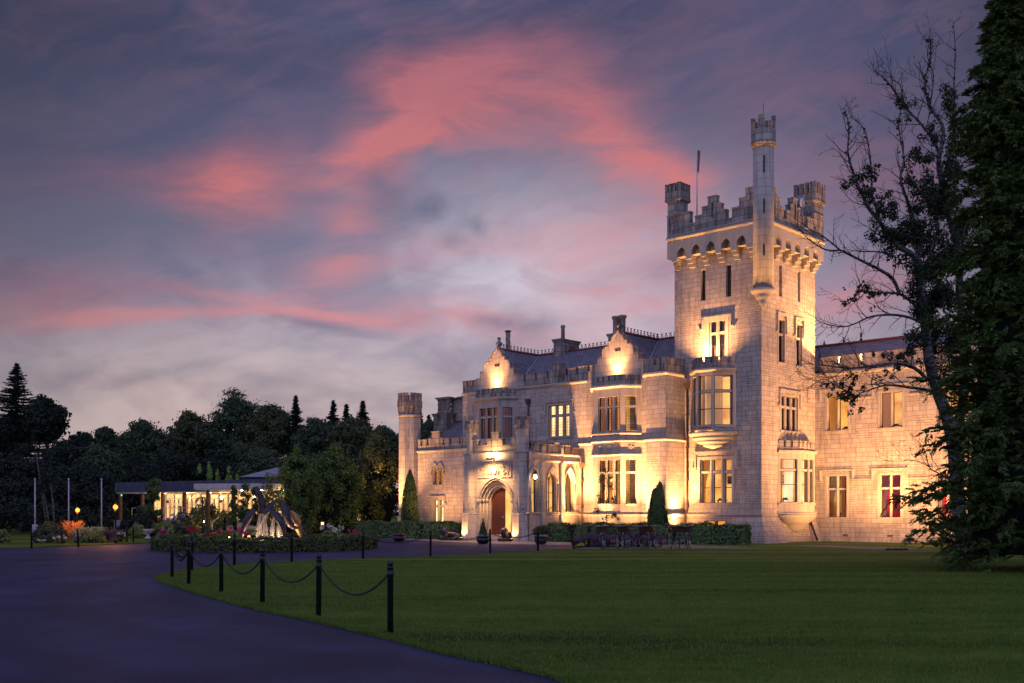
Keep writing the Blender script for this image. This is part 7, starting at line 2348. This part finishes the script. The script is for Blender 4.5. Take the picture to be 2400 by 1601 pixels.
def bare_tree():
    rng = random.Random(21); nr = np.random.default_rng(22)
    Yt = 37.5
    bx, by = (2228 - 1200) * Yt / 2500, Yt
    root = empty('ivy_clad_tree', (bx, by, 0)); tag(root, 'tall ivy-clad tree with bare twigs reaching over the castle', 'tree')
    def W_(u, v, dy=0.0):
        Y = Yt + dy
        return Vector(((u - 1200) * Y / 2500 - bx, Y - by, 1.65 + (1200 - v) * Y / 2500))
    limbs = MB(); twigs = MB(); ivy = []
    def wob(pts, amp):
        return [p + Vector((rng.uniform(-1, 1), rng.uniform(-1, 1), rng.uniform(-1, 1))) * amp if 0 < i < len(pts) - 1 else p for i, p in enumerate(pts)]
    def twig(p, d, L, r, lev):
        n = max(3, int(L / .16))
        pts = [p]; dd = d.normalized()
        for k in range(n):
            dd = (dd + Vector((rng.gauss(0, .17), rng.gauss(0, .17), rng.gauss(.05, .15)))).normalized()
            pts.append(pts[-1] + dd * L / n)
        twigs.tube(pts, [max(.0045, r * (1 - .75 * k / n)) for k in range(n + 1)], 4 if lev else 5)
        if lev < 2:
            for k in range(1, n):
                if rng.random() < (.62 if lev == 0 else .42):
                    t = (pts[k + 1] - pts[k]).normalized()
                    sd = Vector((rng.gauss(0, 1), rng.gauss(0, 1), rng.gauss(.25, 1))); sd = (sd - t * sd.dot(t)).normalized()
                    twig(pts[k], t * .75 + sd * .75, L * rng.uniform(.25, .5), r * .5, lev + 1)
        return pts
    def limb(px_, r0, r1, dy0=0.0, dy1=0.0, tw=1.0, iv=None, m=limbs):
        n = len(px_)
        P = [W_(u, v, dy0 + (dy1 - dy0) * i / (n - 1)) for i, (u, v) in enumerate(px_)]
        S = smooth3(wob(P, .03), 4)
        N = len(S)
        m.tube(S, [r0 + (r1 - r0) * i / (N - 1) for i in range(N)], 8 if r0 > .08 else 6)
        for i in range(1, N):
            t = (S[i] - S[i - 1]).normalized(); f = i / N
            if rng.random() < tw * (.75 + .7 * f):
                sd = Vector((rng.gauss(-.15, 1), rng.gauss(0, 1), rng.gauss(.35, .8))); sd = (sd - t * sd.dot(t)).normalized()
                rr = r0 + (r1 - r0) * f
                twig(S[i], t * .7 + sd * .8, rng.uniform(.5, 1.55) * (.7 + .4 * (1 - f)), min(.018, rr * .55), 0)
            if iv: ivy.append((S[i], iv * rng.uniform(.6, 1.2)))
        return S
    limb([(2262, 1345), (2250, 1200), (2236, 1060), (2218, 975), (2202, 930), (2188, 893), (2178, 840), (2167, 765), (2161, 705), (2156, 645), (2145, 600)], .26, .13, tw=.12, iv=.16)
    limb([(2240, 1040), (2262, 900), (2258, 780), (2250, 680), (2247, 600), (2230, 530), (2215, 467), (2210, 420), (2200, 380), (2212, 304), (2180, 246), (2168, 192), (2182, 140), (2180, 92)], .17, .014, .3, 1.5, .6, .10)
    limb([(2145, 600), (2100, 572), (2075, 540), (2060, 518), (2042, 495), (2018, 448), (2000, 397), (1985, 355), (1990, 300), (1982, 264)], .10, .011, 0, -1.4, .9, .07)
    limb([(2060, 518), (2052, 488), (2043, 455), (2044, 420), (2037, 350), (2023, 304), (1995, 276)], .06, .010, -.5, -.2, .95, .05)
    limb([(2150, 620), (2156, 572), (2154, 549), (2137, 502), (2126, 467), (2112, 420), (2120, 370), (2108, 300), (2112, 250)], .10, .012, 0, .6, .85, .07)
    limb([(2215, 467), (2198, 400), (2196, 346), (2159, 292), (2119, 248), (2096, 211), (2075, 187), (2049, 166)], .07, .011, 1, .2, .9, .04)
    limb([(2119, 248), (2108, 200), (2090, 180), (2080, 133)], .03, .009, .5, .7, .9)
    limb([(2210, 420), (2232, 330), (2236, 211), (2238, 117), (2234, 50)], .05, .010, 1.2, 1.8, .9, .04)
    limb([(2180, 246), (2188, 180), (2172, 130), (2184, 60)], .03, .008, 1.3, 1.0, .9)
    limb([(2108, 690), (2091, 654), (2061, 633), (2037, 621), (1990, 598), (1972, 589), (1934, 584), (1897, 561), (1864, 528)], .07, .011, 0, -1.6, .7, None)
    limb([(1972, 589), (1930, 556), (1897, 537), (1880, 522)], .03, .009, -1.0, -1.7, .9)
    limb([(2095, 600), (2056, 589), (2020, 588), (1990, 586)], .035, .012, 0, .8, .8)
    limb([(2165, 740), (2135, 706), (2103, 689), (2049, 685), (2018, 685), (2000, 696), (1976, 710)], .055, .010, 0, -.9, .7, .10)
    limb([(2165, 760), (2136, 747), (2091, 740), (2042, 742), (2006, 756), (1975, 765), (1939, 762), (1915, 751)], .055, .010, 0, -1.2, .8)
    limb([(2172, 890), (2158, 872), (2136, 858), (2100, 852), (2029, 858), (1984, 861), (1930, 856), (1884, 852)], .075, .011, 0, -1.7, 1.1)
    limb([(2190, 925), (2178, 915), (2136, 908), (2078, 903), (2038, 914), (2002, 928)], .07, .016, 0, -1.2, .8)
    limb([(2002, 928), (1960, 905), (1930, 890), (1905, 905), (1890, 915)], .022, .008, -1.2, -1.8, 1.3)
    limb([(1984, 861), (1950, 885), (1920, 880), (1893, 892)], .022, .008, -1.0, -1.5, 1.2)
    limb([(2225, 1125), (2207, 1110), (2180, 1097), (2171, 1066), (2162, 1048)], .03, .008, -.3, -.8, .8)
    limb([(2180, 1095), (2145, 1082), (2122, 1077)], .016, .007, -.6, -.9, .8)
    limbs.build('trunk', M['birch'], root); twigs.build('branch', M['twig'], root)
    for (u, v, r_, dy) in [(1990, 912, .38, -1.2), (1965, 920, .25, -1.3), (2005, 925, .25, -1.1), (2062, 880, .2, -1), (2035, 390, .32, -.3), (2015, 440, .42, -.8), (2050, 470, .4, -.3), (2075, 545, .5, -.2), (2110, 590, .6, 0), (2150, 640, .65, 0), (2180, 560, .75, .4), (2200, 480, .8, .8), (2165, 500, .5, .4), (2200, 620, .6, .4), (2185, 700, .65, .2), (2175, 780, .6, .2), (2120, 840, .35, -.2), (2090, 850, .25, -.4), (2225, 700, .7, .4), (2225, 400, .7, .9), (2160, 370, .45, .6), (2110, 250, .35, .3), (2210, 240, .5, 1.2), (2250, 320, .8, 1.2), (2240, 560, .8, .8), (2045, 678, .25, -.6), (2010, 690, .2, -.8), (2170, 690, .5, 0), (2150, 560, .5, .2), (2185, 640, .7, .3), (2165, 720, .7, .2), (2195, 760, .7, .3), (2215, 850, .6, .4), (2150, 800, .4, -.2), (2130, 540, .6, .1), (2160, 450, .6, .5), (2140, 420, .4, .4), (2235, 480, .8, 1), (2230, 620, .8, .7), (2240, 780, .7, .6), (2090, 500, .4, 0), (2170, 320, .45, .8)]:
        for _ in range(8): ivy.append((W_(u + rng.gauss(0, 16), v + rng.gauss(0, 20), dy + rng.gauss(0, .25)), r_ * .5))
    cl = [(p.x + nr.normal() * .03, p.y + nr.normal() * .05, p.z, r_, r_, r_) for p, r_ in ivy]
    mesh_from_quads('ivy', clump_cloud(nr, cl, 30000, .058, shell=.15), LM['ivy'], root)
bare_tree()
# mole hill on the lawn by the right gravel path
mh = MB(); rngm = random.Random(2)
for k in range(9): mh.ball((rngm.uniform(-.4, .4), rngm.uniform(-.15, .15), .03), rngm.uniform(.06, .12), 8, 6, (1.3, 1, .6))
tag(mh.build('molehill', M['soil'], loc=(16.4, 45.4, .02)), 'dark scatter of molehill soil on the lawn by the gravel path', 'soil heap')
